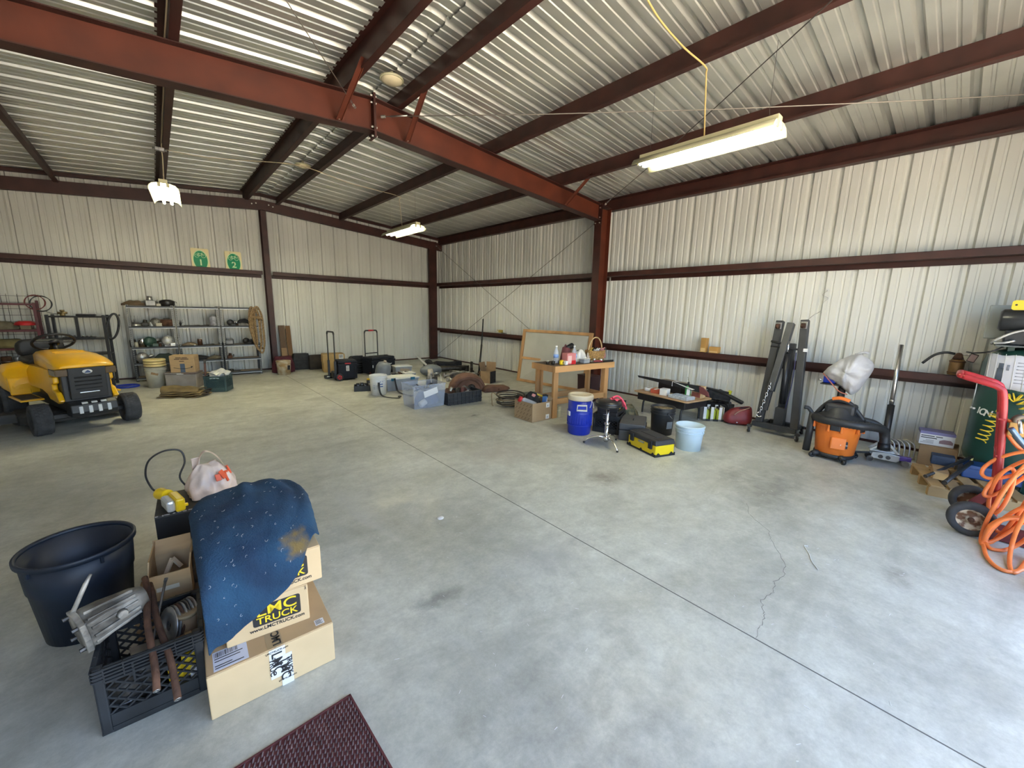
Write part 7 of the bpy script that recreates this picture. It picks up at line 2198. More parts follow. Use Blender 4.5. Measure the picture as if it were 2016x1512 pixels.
B().obox((-0.034,-0.022,0.075),(0.006,0.045,0.09),(0,0,0.55)).build('label',PAPER,o,0.002)
B().lathe([(0.001,0.18),(0.016,0.18),(0.012,0.215),(0.001,0.22)],14).build('cap',PRINT,o)
o = thing('pine_block','split pine block standing on the desk end','wood',on_desk(0.16,-0.33),DR + 0.1)
B().box(-0.07,0.07,-0.07,0.07,0,0.165).build('block',mat('split_pine',(0.56,0.40,0.22),0.75,var=0.35,vscale=9,stretch=(1,1,0.15),bump=0.5),o,0.006)
B().box(-0.072,-0.07,-0.06,0.06,0.01,0.08).build('red_bark',mat('reddish_bark',(0.28,0.08,0.06),0.8),o)
o = thing('wire_loop','bright wire loop standing at back of the desk','wire',on_desk(0.26,-0.10),0)
B().tube(smooth_path([(0,0,0),(0.01,0.0,0.16),(-0.02,0.02,0.22),(0.0,0.03,0.25),(0.03,0.03,0.21),(0.02,0.04,0.16)],5),0.003,5).build('wire',CHROME,o)
B().cyl((0,0,0),(0,0,0.02),0.02,n=10).build('base',STEEL,o)
# oil bottle box, black tool heap, red bag
o = thing('bottle_case','white cut-out carton holding yellow green bottles','carton',(-0.575,-8.545,0),R(-50))
for s in (-1,1):
 for x in (-0.12,-0.02,0.09):
  B().box(x - 0.02,x + 0.02,*sorted((s * 0.09,s * 0.086)),0,0.21).build('side_strip',PAPER,o)
 B().box(-0.14,0.14,*sorted((s * 0.09,s * 0.086)),0,0.03).build('side_base',PRINT,o)
 B().box(*sorted((s * 0.14,s * 0.136)),-0.086,0.086,0,0.21).build('end_wall',PAPER,o)
B().box(-0.136,0.136,-0.086,0.086,0,0.006).build('base',PAPER,o)
B().box(0.1405,0.1415,-0.06,0.06,0.07,0.16).build('end_print',PRINT,o)
MB_ = Matrix.Rotation(R(-50),3,'Z')
for i in range(2):
 for j in range(3):
  p = MB_ @ Vector((-0.09 + j * 0.09,-0.043 + i * 0.086,0))
  c = thing('oil_bottle','yellow green oil bottle in the white cut-out carton','bottle',(-0.575 + p.x,-8.545 + p.y,0.007),group='bottles in the cut-out carton')
  B().lathe([(0.001,0),(0.036,0),(0.038,0.01),(0.038,0.13),(0.02,0.16),(0.001,0.16)],16).build('body',mat('lime_oil',(0.42,0.48,0.06),0.3),c)
  B().lathe([(0.001,0.16),(0.018,0.16),(0.018,0.19),(0.001,0.19)],12).build('cap',PRINT,c)
o = thing('tool_heap','black cordless tools and cables heaped between desk and red bag','tool heap',(-0.27,-8.54,0))
B().box(-0.10,0.12,-0.16,0.20,0,0.22).build('case',BLACK,o,0.015)
B().obox((0.0,0.05,0.30),(0.16,0.34,0.14),(0.25,0.1,0.2)).build('bag_top',BLACKF,o,0.04)
B().bar((-0.05,0.25,0.42),(0.0,-0.10,0.38),0.05,0.03).build('tool_arm',BLACK,o,0.006)
B().bar((0.0,0.05,0.40),(0.02,-0.30,0.26),0.07,0.05).build('tool_body',BLACK,o,0.015)
B().obox((0.02,-0.10,0.38),(0.03,0.05,0.08),(0.3,0,0)).build('yellow_trigger',mat('lime_yellow',(0.60,0.60,0.05),0.4),o,0.008)
B().obox((-0.02,-0.20,0.245),(0.06,0.08,0.03),(0.1,0.2,0.3)).build('tan_battery',mat('tan_part',(0.42,0.34,0.26),0.6),o,0.006)
for i in range(3):
 B().tube(smooth_path([(-0.12,0.15 - 0.08 * i,0.23),(-0.14,0.05 - 0.06 * i,0.29),(-0.08,-0.05 - 0.06 * i,0.26),(-0.12,-0.15,0.22)],5),0.008,6).build('cable',BLACK,o)
RB = mat('red_leather',(0.20,0.018,0.022),0.5,var=0.2)
o = thing('red_bag','dark red leather bag slumped open next to the hoist caster','bag',(-0.50,-8.87,0),R(-60))
rings = []
for z,wx,wy,dx in ((0.0,0.16,0.10,0),(0.05,0.185,0.12,0),(0.13,0.18,0.11,0.0),(0.20,0.15,0.075,0.02),(0.255,0.12,0.045,0.04)):
 rings.append([(dx + wx * math.copysign(abs(math.cos(a)) ** 0.7,math.cos(a)),wy * math.copysign(abs(math.sin(a)) ** 0.7,math.sin(a)) * (1 + 0.06 * math.sin(5 * a + 9 * z)),z + 0.03 * math.cos(a) * (z / 0.25) + 0.002) for a in [2 * PI * i / 28 for i in range(28)]])
B().loft(rings).build('body',RB,o,sub=1)
B().prism([(-0.06,0.16),(0.10,0.17),(0.14,0.27),(0.02,0.262)],-0.055,-0.045,'y').build('dark_opening',mat('bag_lining',(0.03,0.008,0.01),0.8),o)
B().tube(smooth_path([(-0.06,-0.10,0.15),(0.0,-0.075,0.20),(0.08,-0.06,0.235),(0.13,-0.05,0.26)],5),0.006,6).build('zip_edge',mat('zip_tan',(0.45,0.28,0.18),0.5),o)
B().obox((-0.02,-0.118,0.05),(0.02,0.006,0.012)).build('metal_tag',CHROME,o)
for ob in list(COL.objects):
 nm = ob.name.split('.')[0]
 if ob.parent is None and nm in ('red_pack','maroon_case','clear_bag','drill_tool','enamel_plate','water_bottle','wicker_basket','basket_item','yellow_tape','red_pliers','white_tub'):
  ob.scale = (1.15,1.15,1.15)
# ================================================================ engine hoist
HG = mat('hoist_grey',(0.035,0.036,0.038),0.5,var=0.15,vscale=9)
eh = thing('engine_hoist','folded dark grey engine hoist on casters against the side wall','engine hoist',(-0.55,-9.38,0))
def wb(b,name,m_,parent,bev=0.004):
 return b.build(name,m_,parent,bev,w=True)
wb(B().bar((-0.66,-9.12,0.105),(-0.68,-9.62,0.105),0.075,0.065),'base_beam',HG,eh)
wb(B().bar((-0.32,-9.22,0.09),(-0.34,-9.58,0.09),0.07,0.06),'rear_beam',HG,eh)
for y in (-9.20,-9.56):
 wb(B().bar((-0.66,y,0.10),(-0.32,y - 0.01,0.09),0.06,0.05),'side_beam',HG,eh)
for a,b in (((-0.62,-9.185,0.12),(-0.36,-9.195,1.465)),((-0.645,-9.59,0.12),(-0.40,-9.475,1.485))):
 lg = wb(B().bar(a,b,0.085,0.085,up=(0,1,0)),'folded_leg',HG,eh,0.006)
 d = (Vector(b) - Vector(a)).normalized()
 top = Vector(b) - d * 0.07
 wb(B().obox(top + Vector((-0.047,0,0.0)),(0.006,0.07,0.10)),'end_plate',STEEL,lg,0.002)
 wb(B().lathe([(0.012,-0.02),(0.032,-0.02),(0.032,0.02),(0.012,0.02)],18,top + Vector((-0.07,-0.0,0.0)),Euler((PI / 2,0,0)).to_matrix()),'leg_wheel',RUST,lg,0)
wb(B().bar((-0.47,-9.39,0.10),(-0.37,-9.36,1.18),0.09,0.09,up=(0,1,0)),'mast',HG,eh,0.005)
bm_ = wb(B().bar((-0.42,-9.335,1.44),(-0.62,-9.265,0.56),0.075,0.10,up=(1,0,0)),'boom',mat('hoist_boom',(0.06,0.06,0.058),0.5,var=0.15),eh,0.005)
wb(B().bar((-0.60,-9.27,0.66),(-0.645,-9.24,0.30),0.05,0.06,up=(1,0,0)),'boom_extension',HG,eh,0.004)
wb(B().cyl((-0.50,-9.36,1.05),(-0.54,-9.40,0.40),0.034,n=14),'ram_cylinder',BLACKM,eh,0)
wb(B().cyl((-0.48,-9.35,1.22),(-0.50,-9.36,1.05),0.016,n=12),'ram_rod',CHROME,eh,0)
wb(B().cyl((-0.46,-9.15,1.13),(-0.46,-9.56,1.11),0.012,n=10),'lock_bar',BLACKM,eh,0)
wb(B().cyl((-0.47,-9.15,1.20),(-0.47,-9.32,1.17),0.014,n=10),'lock_bar',BLACKM,eh,0)
wb(B().obox((-0.515,-9.55,1.115),(0.03,0.045,0.04)),'white_tag',PAPER,eh,0.003)
wb(B().tube(smooth_path([(-0.53,-9.46,1.08),(-0.55,-9.47,0.7),(-0.60,-9.45,0.35)],5),0.006,6),'bracing_cord',mat('navy_cord',(0.03,0.03,0.09),0.5),eh,0)
wb(B().obox((-0.54,-9.39,0.22),(0.10,0.11,0.26)),'mast_foot',HG,eh,0.006)
for i in range(9):
 t = i / 8
 c_ = Vector((-0.665,-9.265,0.66)).lerp(Vector((-0.70,-9.20,0.28)),t)
 M = Euler((0,0.2,0.3 + (PI / 2 if i % 2 else 0))).to_matrix()
 wb(B().tube([c_ + M @ Vector((0.011 * math.cos(a),0,0.024 * math.sin(a))) for a in [2 * PI * j / 14 for j in range(14)]],0.005,5,closed=True),'chain_link',CHROME,eh,0)
hk = [Vector((-0.70,-9.195,0.27)) + Vector((0,0.03 * math.sin(a) + 0.0,0.03 * math.cos(a) - 0.03)) for a in [0.2 + 0.45 * i for i in range(10)]]
wb(B().tube(hk,0.008,7),'hook',CHROME,eh,0)
for x,y in ((-0.775,-9.12),(-0.755,-9.655),(-0.30,-9.20),(-0.30,-9.60)):
 wb(B().obox((x,y,0.085),(0.05,0.05,0.03)),'caster_plate',HG,eh,0.003)
 cf = wb(B().prism([(x - 0.02,0.03),(x + 0.02,0.03),(x + 0.022,0.075),(x - 0.022,0.075)],y - 0.022,y + 0.022,'y'),'caster_fork',CHROME,eh,0.003)
 wb(B().lathe([(0.008,-0.012),(0.034,-0.012),(0.036,0),(0.034,0.012),(0.008,0.012)],20,(x - 0.02,y,0.036),Euler((PI / 2,0,0.5)).to_matrix()),'caster_wheel',BLACK,cf,0)
o = thing('wall_wire','thin curly wire hanging on the wall above hoist leg','wire',(-0.06,-9.62,1.45))
B().tube(smooth_path([(-0.30,0.13,0.04),(-0.2,0.10,0.10),(-0.05,0.06,0.16),(0.0,0.06,0.26),(0.02,0.02,0.32),(0.0,0.08,0.36),(0.04,0.04,0.42)],6),0.003,5).build('wire',STEEL,o)
B().ball((0.04,0.04,0.425),0.010,8).build('screw_head',PAPER,o)
# wood blocks on the girt
WBK = mat('honey_wood',(0.46,0.25,0.07),0.6,var=0.25,vscale=6,stretch=(1,1,0.2))
for x,y,w_,h_,lab in ((-0.16,-8.16,0.085,0.22,'upright honey coloured wood block on the lower girt'),(-0.16,-8.32,0.14,0.095,'short wood block lying next to upright block on girt')):
 o = thing('girt_block',lab,'wood',(x,y,0.9455))
 B().box(-0.045,0.045,-w_ / 2,w_ / 2,0,h_).build('block',WBK,o,0.003)
 B().box(-0.0465,-0.045,-w_ / 2 + 0.01,w_ / 2 - 0.01,0.01,h_ * 0.3).build('pale_end',mat('pale_end_grain',(0.60,0.42,0.20),0.7),o)
# ================================================================ shop vacuum
vc = thing('shop_vacuum','orange and black wet dry vacuum with thick hose','vacuum cleaner',(-1.09,-10.075,0),R(0))
VB = mat('vac_black',(0.022,0.023,0.025),0.5,var=0.15)
OR = mat('vac_orange',(0.78,0.19,0.025),0.4,var=0.05)
B().lathe([(0.001,0.05),(0.155,0.05),(0.172,0.07),(0.20,0.375),(0.205,0.40),(0.001,0.40)],44).build('drum',OR,vc)
B().lathe([(0.198,0.375),(0.214,0.38),(0.214,0.40),(0.198,0.405)],44).build('drum_rim',OR,vc)
B().lathe([(0.001,0.40),(0.216,0.40),(0.218,0.43),(0.205,0.47),(0.15,0.50),(0.12,0.56),(0.08,0.60),(0.001,0.61)],44).build('lid',VB,vc)
# power head with arched handle: local +y points away along the wall; the camera looks from -x
B().obox((0,0.0,0.555),(0.20,0.26,0.12)).build('motor_head',VB,vc,0.03)
B().tube(smooth_path([(0,0.21,0.455),(0,0.15,0.56),(0,0.07,0.635),(0,-0.05,0.63),(0,-0.13,0.55),(0,-0.20,0.46)],6),0.024,10).build('carry_arch',VB,vc)
B().tube(smooth_path([(0,0.085,0.645),(0,0.02,0.665),(0,-0.06,0.645)],6),0.024,10).build('orange_grip',OR,vc)
for a in (PI + 0.05,PI + 1.3,PI - 1.4,0.0):
 B().obox((0.212 * math.cos(a),0.212 * math.sin(a),0.385),(0.03,0.085,0.075),(0,0,a)).build('lid_latch',VB,vc,0.008)
 for s in (-1,1):
  t_ = Vector((-math.sin(a),math.cos(a),0)) * (0.055 * s)
  B().obox(Vector((0.206 * math.cos(a),0.206 * math.sin(a),0.365)) + t_,(0.026,0.022,0.075),(0,0,a)).build('latch_cheek',OR,vc,0.005)
B().obox((-0.186,-0.05,0.21),(0.02,0.13,0.13),(0,0.09,0.25)).build('drum_panel',OR,vc,0.015)
B().obox((-0.165,-0.095,0.20),(0.012,0.07,0.075),(0,0.09,0.55)).build('badge',PRINT,vc,0.002)
text('badge_print','RIDGID',0.020,PRINTW,vc,(-0.1765,-0.100,0.20),(PI / 2,0,-PI / 2 + 0.55))
B().lathe([(0.10,0.035),(0.175,0.035),(0.182,0.05),(0.178,0.075),(0.10,0.06)],40).build('dolly_ring',VB,vc)
for a in (PI - 0.75,PI + 0.55,0.7,-0.75):
 c_,s_ = math.cos(a),math.sin(a)
 ft = B().tube([(0.15 * c_,0.15 * s_,0.05),(0.20 * c_,0.20 * s_,0.055),(0.235 * c_,0.235 * s_,0.04)],[0.03,0.032,0.026],10).build('dolly_foot',VB,vc)
 B().lathe([(0.005,-0.015),(0.026,-0.015),(0.028,0),(0.026,0.015),(0.005,0.015)],16,(0.235 * c_,0.235 * s_,0.028),Euler((PI / 2,0,a)).to_matrix()).build('caster',BLACK,ft)
B().tube([(-0.08,0.235,0.04),(-0.08,0.225,0.48)],[0.036,0.034],14).build('stored_wand',VB,vc)
B().tube(smooth_path([(-0.08,0.225,0.46),(-0.08,0.27,0.52),(-0.09,0.31,0.525)],4),0.02,10).build('cord_bracket',VB,vc)
hp = smooth_path([(0.06,0.17,0.42),(-0.08,0.20,0.44),(-0.205,0.10,0.445),(-0.225,-0.05,0.445),(-0.19,-0.19,0.44),(-0.08,-0.29,0.43),(0.02,-0.355,0.40),(0.06,-0.375,0.33),(0.05,-0.385,0.24)],10)
hr = [0.040 + (0.004 if i % 2 else 0) for i in range(len(hp))]
B().tube(hp,hr,14).build('hose',VB,vc)
B().tube([(0.05,-0.383,0.26),(0.045,-0.388,0.19)],[0.046,0.050],16,caps=False).build('hose_cuff',BLACK,vc,solid=0.006)
B().tube(smooth_path([(0.02,-0.18,0.47),(0.04,-0.28,0.45),(0.07,-0.36,0.39)],5),0.032,12).build('hose_upper',VB,vc)
# pedestal with plastic bag
pd = thing('bench_pedestal','black pedestal stand with blue bench tool under the plastic bag','pedestal',(-0.60,-9.98,0))
B().cyl((0,0,0.02),(0,0,0.74),0.036,n=18).build('post',BLACKM,pd)
B().lathe([(0.001,0),(0.16,0),(0.16,0.012),(0.05,0.03),(0.001,0.03)],28).build('base_plate',BLACKM,pd)
B().box(-0.08,0.08,-0.10,0.20,0.74,0.755).build('top_plate',BLACKM,pd,0.003)
B().obox((0,0.12,0.80),(0.10,0.13,0.09)).build('blue_motor',BLUEP,pd,0.02)
B().cyl((-0.04,0.20,0.79),(-0.04,0.225,0.79),0.012,n=10).build('chrome_knob',CHROME,pd)
B().lathe([(0.001,-0.02),(0.06,-0.02),(0.06,0.02),(0.001,0.02)],20,(0,-0.04,0.84),Euler((PI / 2,0,0)).to_matrix()).build('grinding_wheel',DKSTEEL,pd)
bg = thing('white_plastic_bag','translucent white plastic bag draped over the pedestal tool','bag',(-0.60,-10.03,0.64))
BG = mat('white_film',(0.50,0.49,0.50),0.4,var=0.12,vscale=9,bump=0.5,bscale=22)
q = random.Random(3)
rings = []
out_top = [(0.26,0.23),(0.22,0.30),(0.12,0.40),(0.02,0.47),(-0.06,0.495),(-0.12,0.46),(-0.19,0.40),(-0.205,0.34),(-0.15,0.18),(-0.10,0.05),(-0.05,0.0),(0.0,0.03),(0.08,0.10),(0.18,0.16)]
n = len(out_top)
cy,cz = 0.02,0.27
for d,k_ in ((-0.155,0.06),(-0.15,0.22),(-0.138,0.42),(-0.118,0.62),(-0.088,0.80),(-0.05,0.94),(-0.005,1.0),(0.04,0.95),(0.075,0.78),(0.09,0.5),(0.095,0.1)):
 ring = []
 for i in range(n * 3):
  f = i / 3
  a,b = out_top[int(f) % n],out_top[(int(f) + 1) % n]
  t = f - int(f)
  y,z = a[0] + (b[0] - a[0]) * t,a[1] + (b[1] - a[1]) * t
  y,z = cy + (y - cy) * k_,cz + (z - cz) * k_
  w = 0.014 * math.sin(38 * y + 16 * z) + 0.010 * math.sin(55 * z - 30 * y + 1) + 0.007 * math.sin(90 * y + 1.7)
  ring.append((d + w,y + q.uniform(-0.006,0.006),z + q.uniform(-0.006,0.006)))
 rings.append(ring)
B().loft(rings).build('film',BG,bg,sub=1)
B().tube(smooth_path([(0,-0.02,0.47),(-0.01,-0.07,0.505),(0,-0.13,0.50)],5),[0.02,0.016,0.012,0.010,0.010,0.010,0.010,0.012,0.012,0.012,0.012],8).build('twisted_end',BG,bg)
B().tube(smooth_path([(-0.06,0.24,0.23),(-0.10,0.15,0.14),(-0.12,0.06,0.05),(-0.10,-0.02,0.02)],5),0.006,6).build('red_hem',mat('film_red',(0.5,0.16,0.10),0.5),bg)
# pole (jack handle)
o = thing('jack_handle','tall steel jack handle with black foam grip leaning on the girt','handle',(-0.62,-10.43,0.14))
B().tube([(0,0,0),(0.12,0.016,0.44)],0.032,14).build('foam_grip',BLACK,o)
B().tube([(0.11,0.015,0.42),(0.32,0.045,1.10)],0.021,16).build('steel_tube',mat('satin_steel',(0.55,0.54,0.52),0.3,0.95),o)
B().tube([(0.125,0.017,0.47),(0.135,0.018,0.50)],0.023,14).build('seam_ring',STEEL,o)
# floor jack
fj = thing('floor_jack','alloy trolley jack with purple side on floor beside the vacuum','jack',(-0.80,-10.45,0),R(-76))
ALB = mat('bright_jack',(0.62,0.61,0.58),0.35,0.8,var=0.15)
# local x runs away from the vacuum along the wall (toward -y)
for s in (-1,1):
 B().prism([(-0.11,0.045),(0.10,0.03),(0.12,0.05),(0.12,0.10),(0.02,0.115),(-0.10,0.105)],*sorted((s * 0.075,s * 0.062)),'y').build('side_plate',ALB,fj,0.003)
 for x in (-0.03,0.03):
  B().cyl((x,s * 0.075,0.07),(x,s * 0.083,0.07),0.020,n=14).build('pivot_boss',DKSTEEL,fj)
for s in (-1,1):
 B().bar((-0.12,s * 0.05,0.12),(-0.02,s * 0.05,0.215),0.016,0.022).build('link_arm',ALB,fj,0.003)
 B().bar((0.10,s * 0.05,0.12),(0.02,s * 0.05,0.215),0.016,0.022).build('link_arm',ALB,fj,0.003)
B().bar((-0.12,0,0.12),(0.12,0,0.115),0.10,0.014).build('cross_plate',ALB,fj,0.003)
B().cyl((0.0,0,0.20),(0.0,0,0.24),0.035,n=18).build('saddle',DKSTEEL,fj)
B().obox((0.165,-0.03,0.075),(0.10,0.06,0.045)).build('purple_cover',mat('purple_paint',(0.13,0.07,0.30),0.4),fj,0.006)
for s in (-1,1):
 B().cyl((0.17,s * 0.05,0.03),(0.17,s * 0.085,0.03),0.030,n=18).build('roller',STEEL,fj)
 B().cyl((-0.11,s * 0.05,0.03),(-0.11,s * 0.075,0.03),0.030,n=18).build('roller',DKSTEEL,fj)
B().bar((-0.12,-0.05,0.09),(-0.46,-0.12,0.045),0.02,0.018).build('pump_bar',BLACKM,fj,0.003)
o = thing('chrome_rack','bent chrome bar rack lying on floor under the jack handle','rack',(-0.50,-10.52,0),R(-60))
for i in range(5):
 x = -0.10 + 0.045 * i
 B().tube(smooth_path([(x,0.13,0.03),(x,0.08,0.16),(x + 0.02,0.0,0.20),(x + 0.05,-0.06,0.16),(x + 0.05,-0.08,0.02)],4),0.008,7).build('bar',GALV,o)
B().tube([(-0.11,0.08,0.16),(0.10,0.08,0.16)],0.009,7).build('cross_bar',GALV,o)
B().tube([(-0.06,-0.08,0.02),(0.14,-0.08,0.02)],0.009,7).build('cross_bar',GALV,o)
# ================================================================ printed box, pallet
o = thing('brown_carton_low','plain brown carton under the printed car part box','carton',(-0.40,-10.84,0))
carton(o,0.34,0.28,0.215,CARDD,tape='x')
o = thing('printed_box','small white and violet printed box lying on brown carton','box',(-0.43,-10.80,0.216),R(8))
B().box(-0.09,0.09,-0.13,0.13,0,0.145).build('body',mat('printed_white',(0.62,0.62,0.64),0.5),o,0.003)
B().box(-0.091,0.091,-0.131,0.131,0.115,0.1455).build('violet_band',mat('violet_band',(0.16,0.15,0.32),0.5),o,0.002)
for y0,y1,z in ((0.02,0.12,0.092),(-0.04,0.01,0.092),(0.0,0.12,0.072)):
 B().box(-0.0918,-0.0905,y0,y1,z,z + 0.009).build('title_print',PRINT,o)
for i in range(3):
 B().box(-0.092,-0.0905,0.02 + 0.0 * i,0.12 - 0.02 * i,0.02 + 0.014 * i,0.026 + 0.014 * i).build('small_print',mat('grey_print_line',(0.25,0.25,0.28),0.6),o)
B().prism([(-0.12,0.03),(-0.02,0.03),(-0.02,0.06),(-0.05,0.075),(-0.10,0.075),(-0.12,0.055)],-0.0922,-0.0905,'x').build('car_print',mat('car_print_brown',(0.22,0.14,0.16),0.6),o)
pl = thing('wood_pallet','short wooden pallet on the floor holding pipes and blue box','pallet',(-1.23,-11.05,0),R(14))
PW = mat('pallet_wood',(0.40,0.27,0.13),0.75,var=0.25,vscale=5,stretch=(1,0.15,1))
for x in (-0.29,0.0,0.29):
 B().box(x - 0.03,x + 0.03,-0.30,0.30,0.0,0.085).build('runner',PW,pl,0.002)
for y in (-0.25,-0.13,0.0,0.13,0.25):
 B().box(-0.33,0.33,y - 0.045,y + 0.045,0.085,0.103).build('deck_board',PW,pl,0.002)
o = thing('timber_offcut','tan square timber offcut lying on pallet end','wood',(-1.28,-10.88,0.104),R(5))
B().box(-0.13,0.13,-0.05,0.05,0,0.075).build('block',mat('tan_timber',(0.36,0.23,0.11),0.75,var=0.2),o,0.003)
B().box(-0.131,-0.129,-0.045,0.045,0.005,0.07).build('end_grain',MATS['pale_end_grain'],o)
o = thing('navy_box','small navy box standing on the timber offcut','box',(-1.10,-10.88,0.18),R(5))
B().box(-0.06,0.06,-0.075,0.075,0,0.085).build('body',mat('navy_card',(0.012,0.025,0.055),0.6),o,0.004)
B().box(-0.061,0.061,-0.076,0.076,0.06,0.086).build('lid',MATS['navy_card'],o,0.003)
o = thing('blue_toolcase','blue metal tool case lying along the pallet','case',(-1.0,-11.16,0.104),R(8))
B().box(-0.10,0.10,-0.20,0.16,0,0.12).build('body',mat('case_blue',(0.008,0.045,0.17),0.4),o,0.01)
B().box(-0.102,0.102,-0.202,0.162,0.085,0.122).build('lid',MATS['case_blue'],o,0.008)
for k_,(p0,p1,lab) in enumerate((((-1.50,-10.80,0.135),(-0.95,-11.06,0.27),'thinner black pipe slanting across the pallet timber'),((-1.62,-10.92,0.15),(-1.05,-11.06,0.24),'thicker black pipe resting on pallet edge'))):
 o = thing('black_pipe',lab,'pipe',p0,group='black pipes on the pallet')
 d = Vector(p1) - Vector(p0)
 B().tube([Vector((0,0,0)),d * 0.5,d],0.012 + 0.003 * k_,12,caps=False).build('pipe_wall',BLACKM,o,solid=0.003)
 B().tube([d * 0.0,d * 0.02],0.016 + 0.003 * k_,12).build('end_collar',DKSTEEL,o)
# oil can on girt
o = thing('oil_can','rusty brass oil can on the girt with black spout hose','oil can',(-0.13,-10.83,0.9455))
OC = mat('rusty_brass',(0.20,0.11,0.04),0.55,0.4,var=0.4,vscale=12)
B().lathe([(0.001,0),(0.055,0),(0.058,0.01),(0.058,0.15),(0.05,0.165),(0.001,0.17)],28).build('can_body',OC,o)
for z in (0.02,0.14):
 B().lathe([(0.057,z),(0.062,z),(0.062,z + 0.012),(0.057,z + 0.012)],28).build('hoop',RUST,o)
B().lathe([(0.001,0.17),(0.045,0.17),(0.035,0.20),(0.02,0.235),(0.001,0.24)],20).build('funnel_cap',RUST,o)
B().tube(smooth_path([(-0.0,0.03,0.225),(-0.02,0.10,0.235),(-0.03,0.18,0.20),(-0.03,0.26,0.10)],6),0.013,9).build('spout_hose',BLACK,o)
B().tube(smooth_path([(0,-0.02,0.22),(-0.02,-0.06,0.225),(-0.03,-0.11,0.215)],4),0.008,7).build('pump_rod',CHROME,o)
B().obox((-0.03,-0.10,0.195),(0.02,0.06,0.09),(0.3,0,0)).build('pump_lever',BLACK,o,0.006)
B().obox((-0.042,-0.10,0.195),(0.004,0.05,0.075),(0.3,0,0)).build('printed_tag',mat('tag_pink',(0.45,0.32,0.33),0.6),o,0.001)
# ================================================================ air compressor
ac = thing('air_compressor','tall dark green upright air compressor in the corner','air compressor',(-0.62,-11.29,0))
AG = mat('compressor_green',(0.012,0.055,0.042),0.38,var=0.15,vscale=5,coat=0.2)
TR_ = 0.30
B().lathe([(0.001,0.12),(0.12,0.12),(0.22,0.15),(0.28,0.20),(TR_,0.27),(TR_,1.14),(0.28,1.21),(0.22,1.26),(0.12,1.29),(0.001,1.29)],52).build('tank',AG,ac)
for a in (0.6,2.1,3.7,5.2):
 B().obox((0.24 * math.cos(a),0.24 * math.sin(a),0.10),(0.02,0.08,0.20),(0,0,a)).build('leg',AG,ac,0.004)
 B().obox((0.25 * math.cos(a),0.25 * math.sin(a),0.006),(0.08,0.09,0.012),(0,0,a)).build('foot_pad',AG,ac,0.003)
B().box(-0.20,0.20,-0.30,0.25,1.30,1.315).build('motor_plate',mat('plate_grey',(0.10,0.11,0.105),0.5),ac,0.004)
for x,y in ((-0.12,-0.15),(0.12,0.15),(-0.12,0.15),(0.12,-0.15)):
 B().box(x - 0.02,x + 0.02,y - 0.02,y + 0.02,1.22,1.30).build('plate_post',AG,ac)
B().box(0.12,0.14,0.05,0.33,1.36,1.68).build('belt_guard',mat('guard_pale',(0.33,0.35,0.33),0.5),ac,0.01)
mt = B().lathe([(0.001,-0.14),(0.08,-0.14),(0.10,-0.12),(0.102,0.10),(0.085,0.14),(0.001,0.145)],32,(-0.06,0.12,1.54),Euler((PI / 2,0,0)).to_matrix()).build('motor',mat('motor_dark',(0.045,0.048,0.052),0.3,0.4),ac)
B().lathe([(0.10,-0.02),(0.106,-0.02),(0.106,0.0),(0.10,0.0)],32,(-0.06,0.05,1.54),Euler((PI / 2,0,0)).to_matrix()).build('motor_band',BLACKM,mt)
B().box(-0.12,0.0,0.03,0.21,1.315,1.45).build('motor_base',BLACKM,ac,0.01)
B().obox((-0.06,-0.10,1.52),(0.16,0.14,0.30)).build('pump_block',DKSTEEL,ac,0.015)
for i in range(6):
 B().obox((-0.06,-0.10,1.60 + 0.022 * i),(0.20,0.18,0.007)).build('cooling_fin',STEEL,ac)
B().obox((-0.12,-0.02,1.60),(0.03,0.06,0.08)).build('name_plate',CHROME,ac,0.003)
B().tube(smooth_path([(-0.14,-0.14,1.47),(-0.17,0.0,1.47),(-0.17,0.14,1.44),(-0.16,0.24,1.37),(-0.13,0.275,1.32)],6),0.012,9).build('air_tube',GALV,ac)
B().tube(smooth_path([(-0.15,0.26,1.325),(-0.16,0.20,1.335),(-0.16,0.14,1.36)],5),0.012,9).build('air_tube',GALV,ac)
B().obox((-0.17,0.02,1.37),(0.06,0.08,0.10)).build('pressure_switch',BLACK,ac,0.01)
B().tube(smooth_path([(-0.16,0.20,1.30),(-0.20,0.27,1.25),(-0.10,0.36,1.225),(0.10,0.41,1.22)],5),0.007,7).build('switch_cable',BLACK,ac)
B().box(-0.14,-0.10,-0.13,0.0,1.18,1.30).build('vertical_bracket',GALV,ac,0.003)
# vertical gauge tube on the tank side
B().tube([(-0.10,0.30,0.70),(-0.10,0.30,0.98)],0.005,6).build('side_tube',GALV,ac)
B().ball((-0.10,0.30,0.70),0.012,8).build('tube_fitting',GALV,ac)
B().ball((-0.14,0.285,0.70),0.012,8).build('tube_fitting',GALV,ac)
for k_,ch in enumerate('ION'):
 a = PI - 1.02 + 0.15 * k_
 text('tank_print',ch,0.085,PRINTW,ac,((TR_ + 0.0012) * math.cos(a),(TR_ + 0.0012) * math.sin(a),0.69 - 0.006 * k_),(PI / 2,0,a + PI / 2),bold=0.002,shear=0.2)
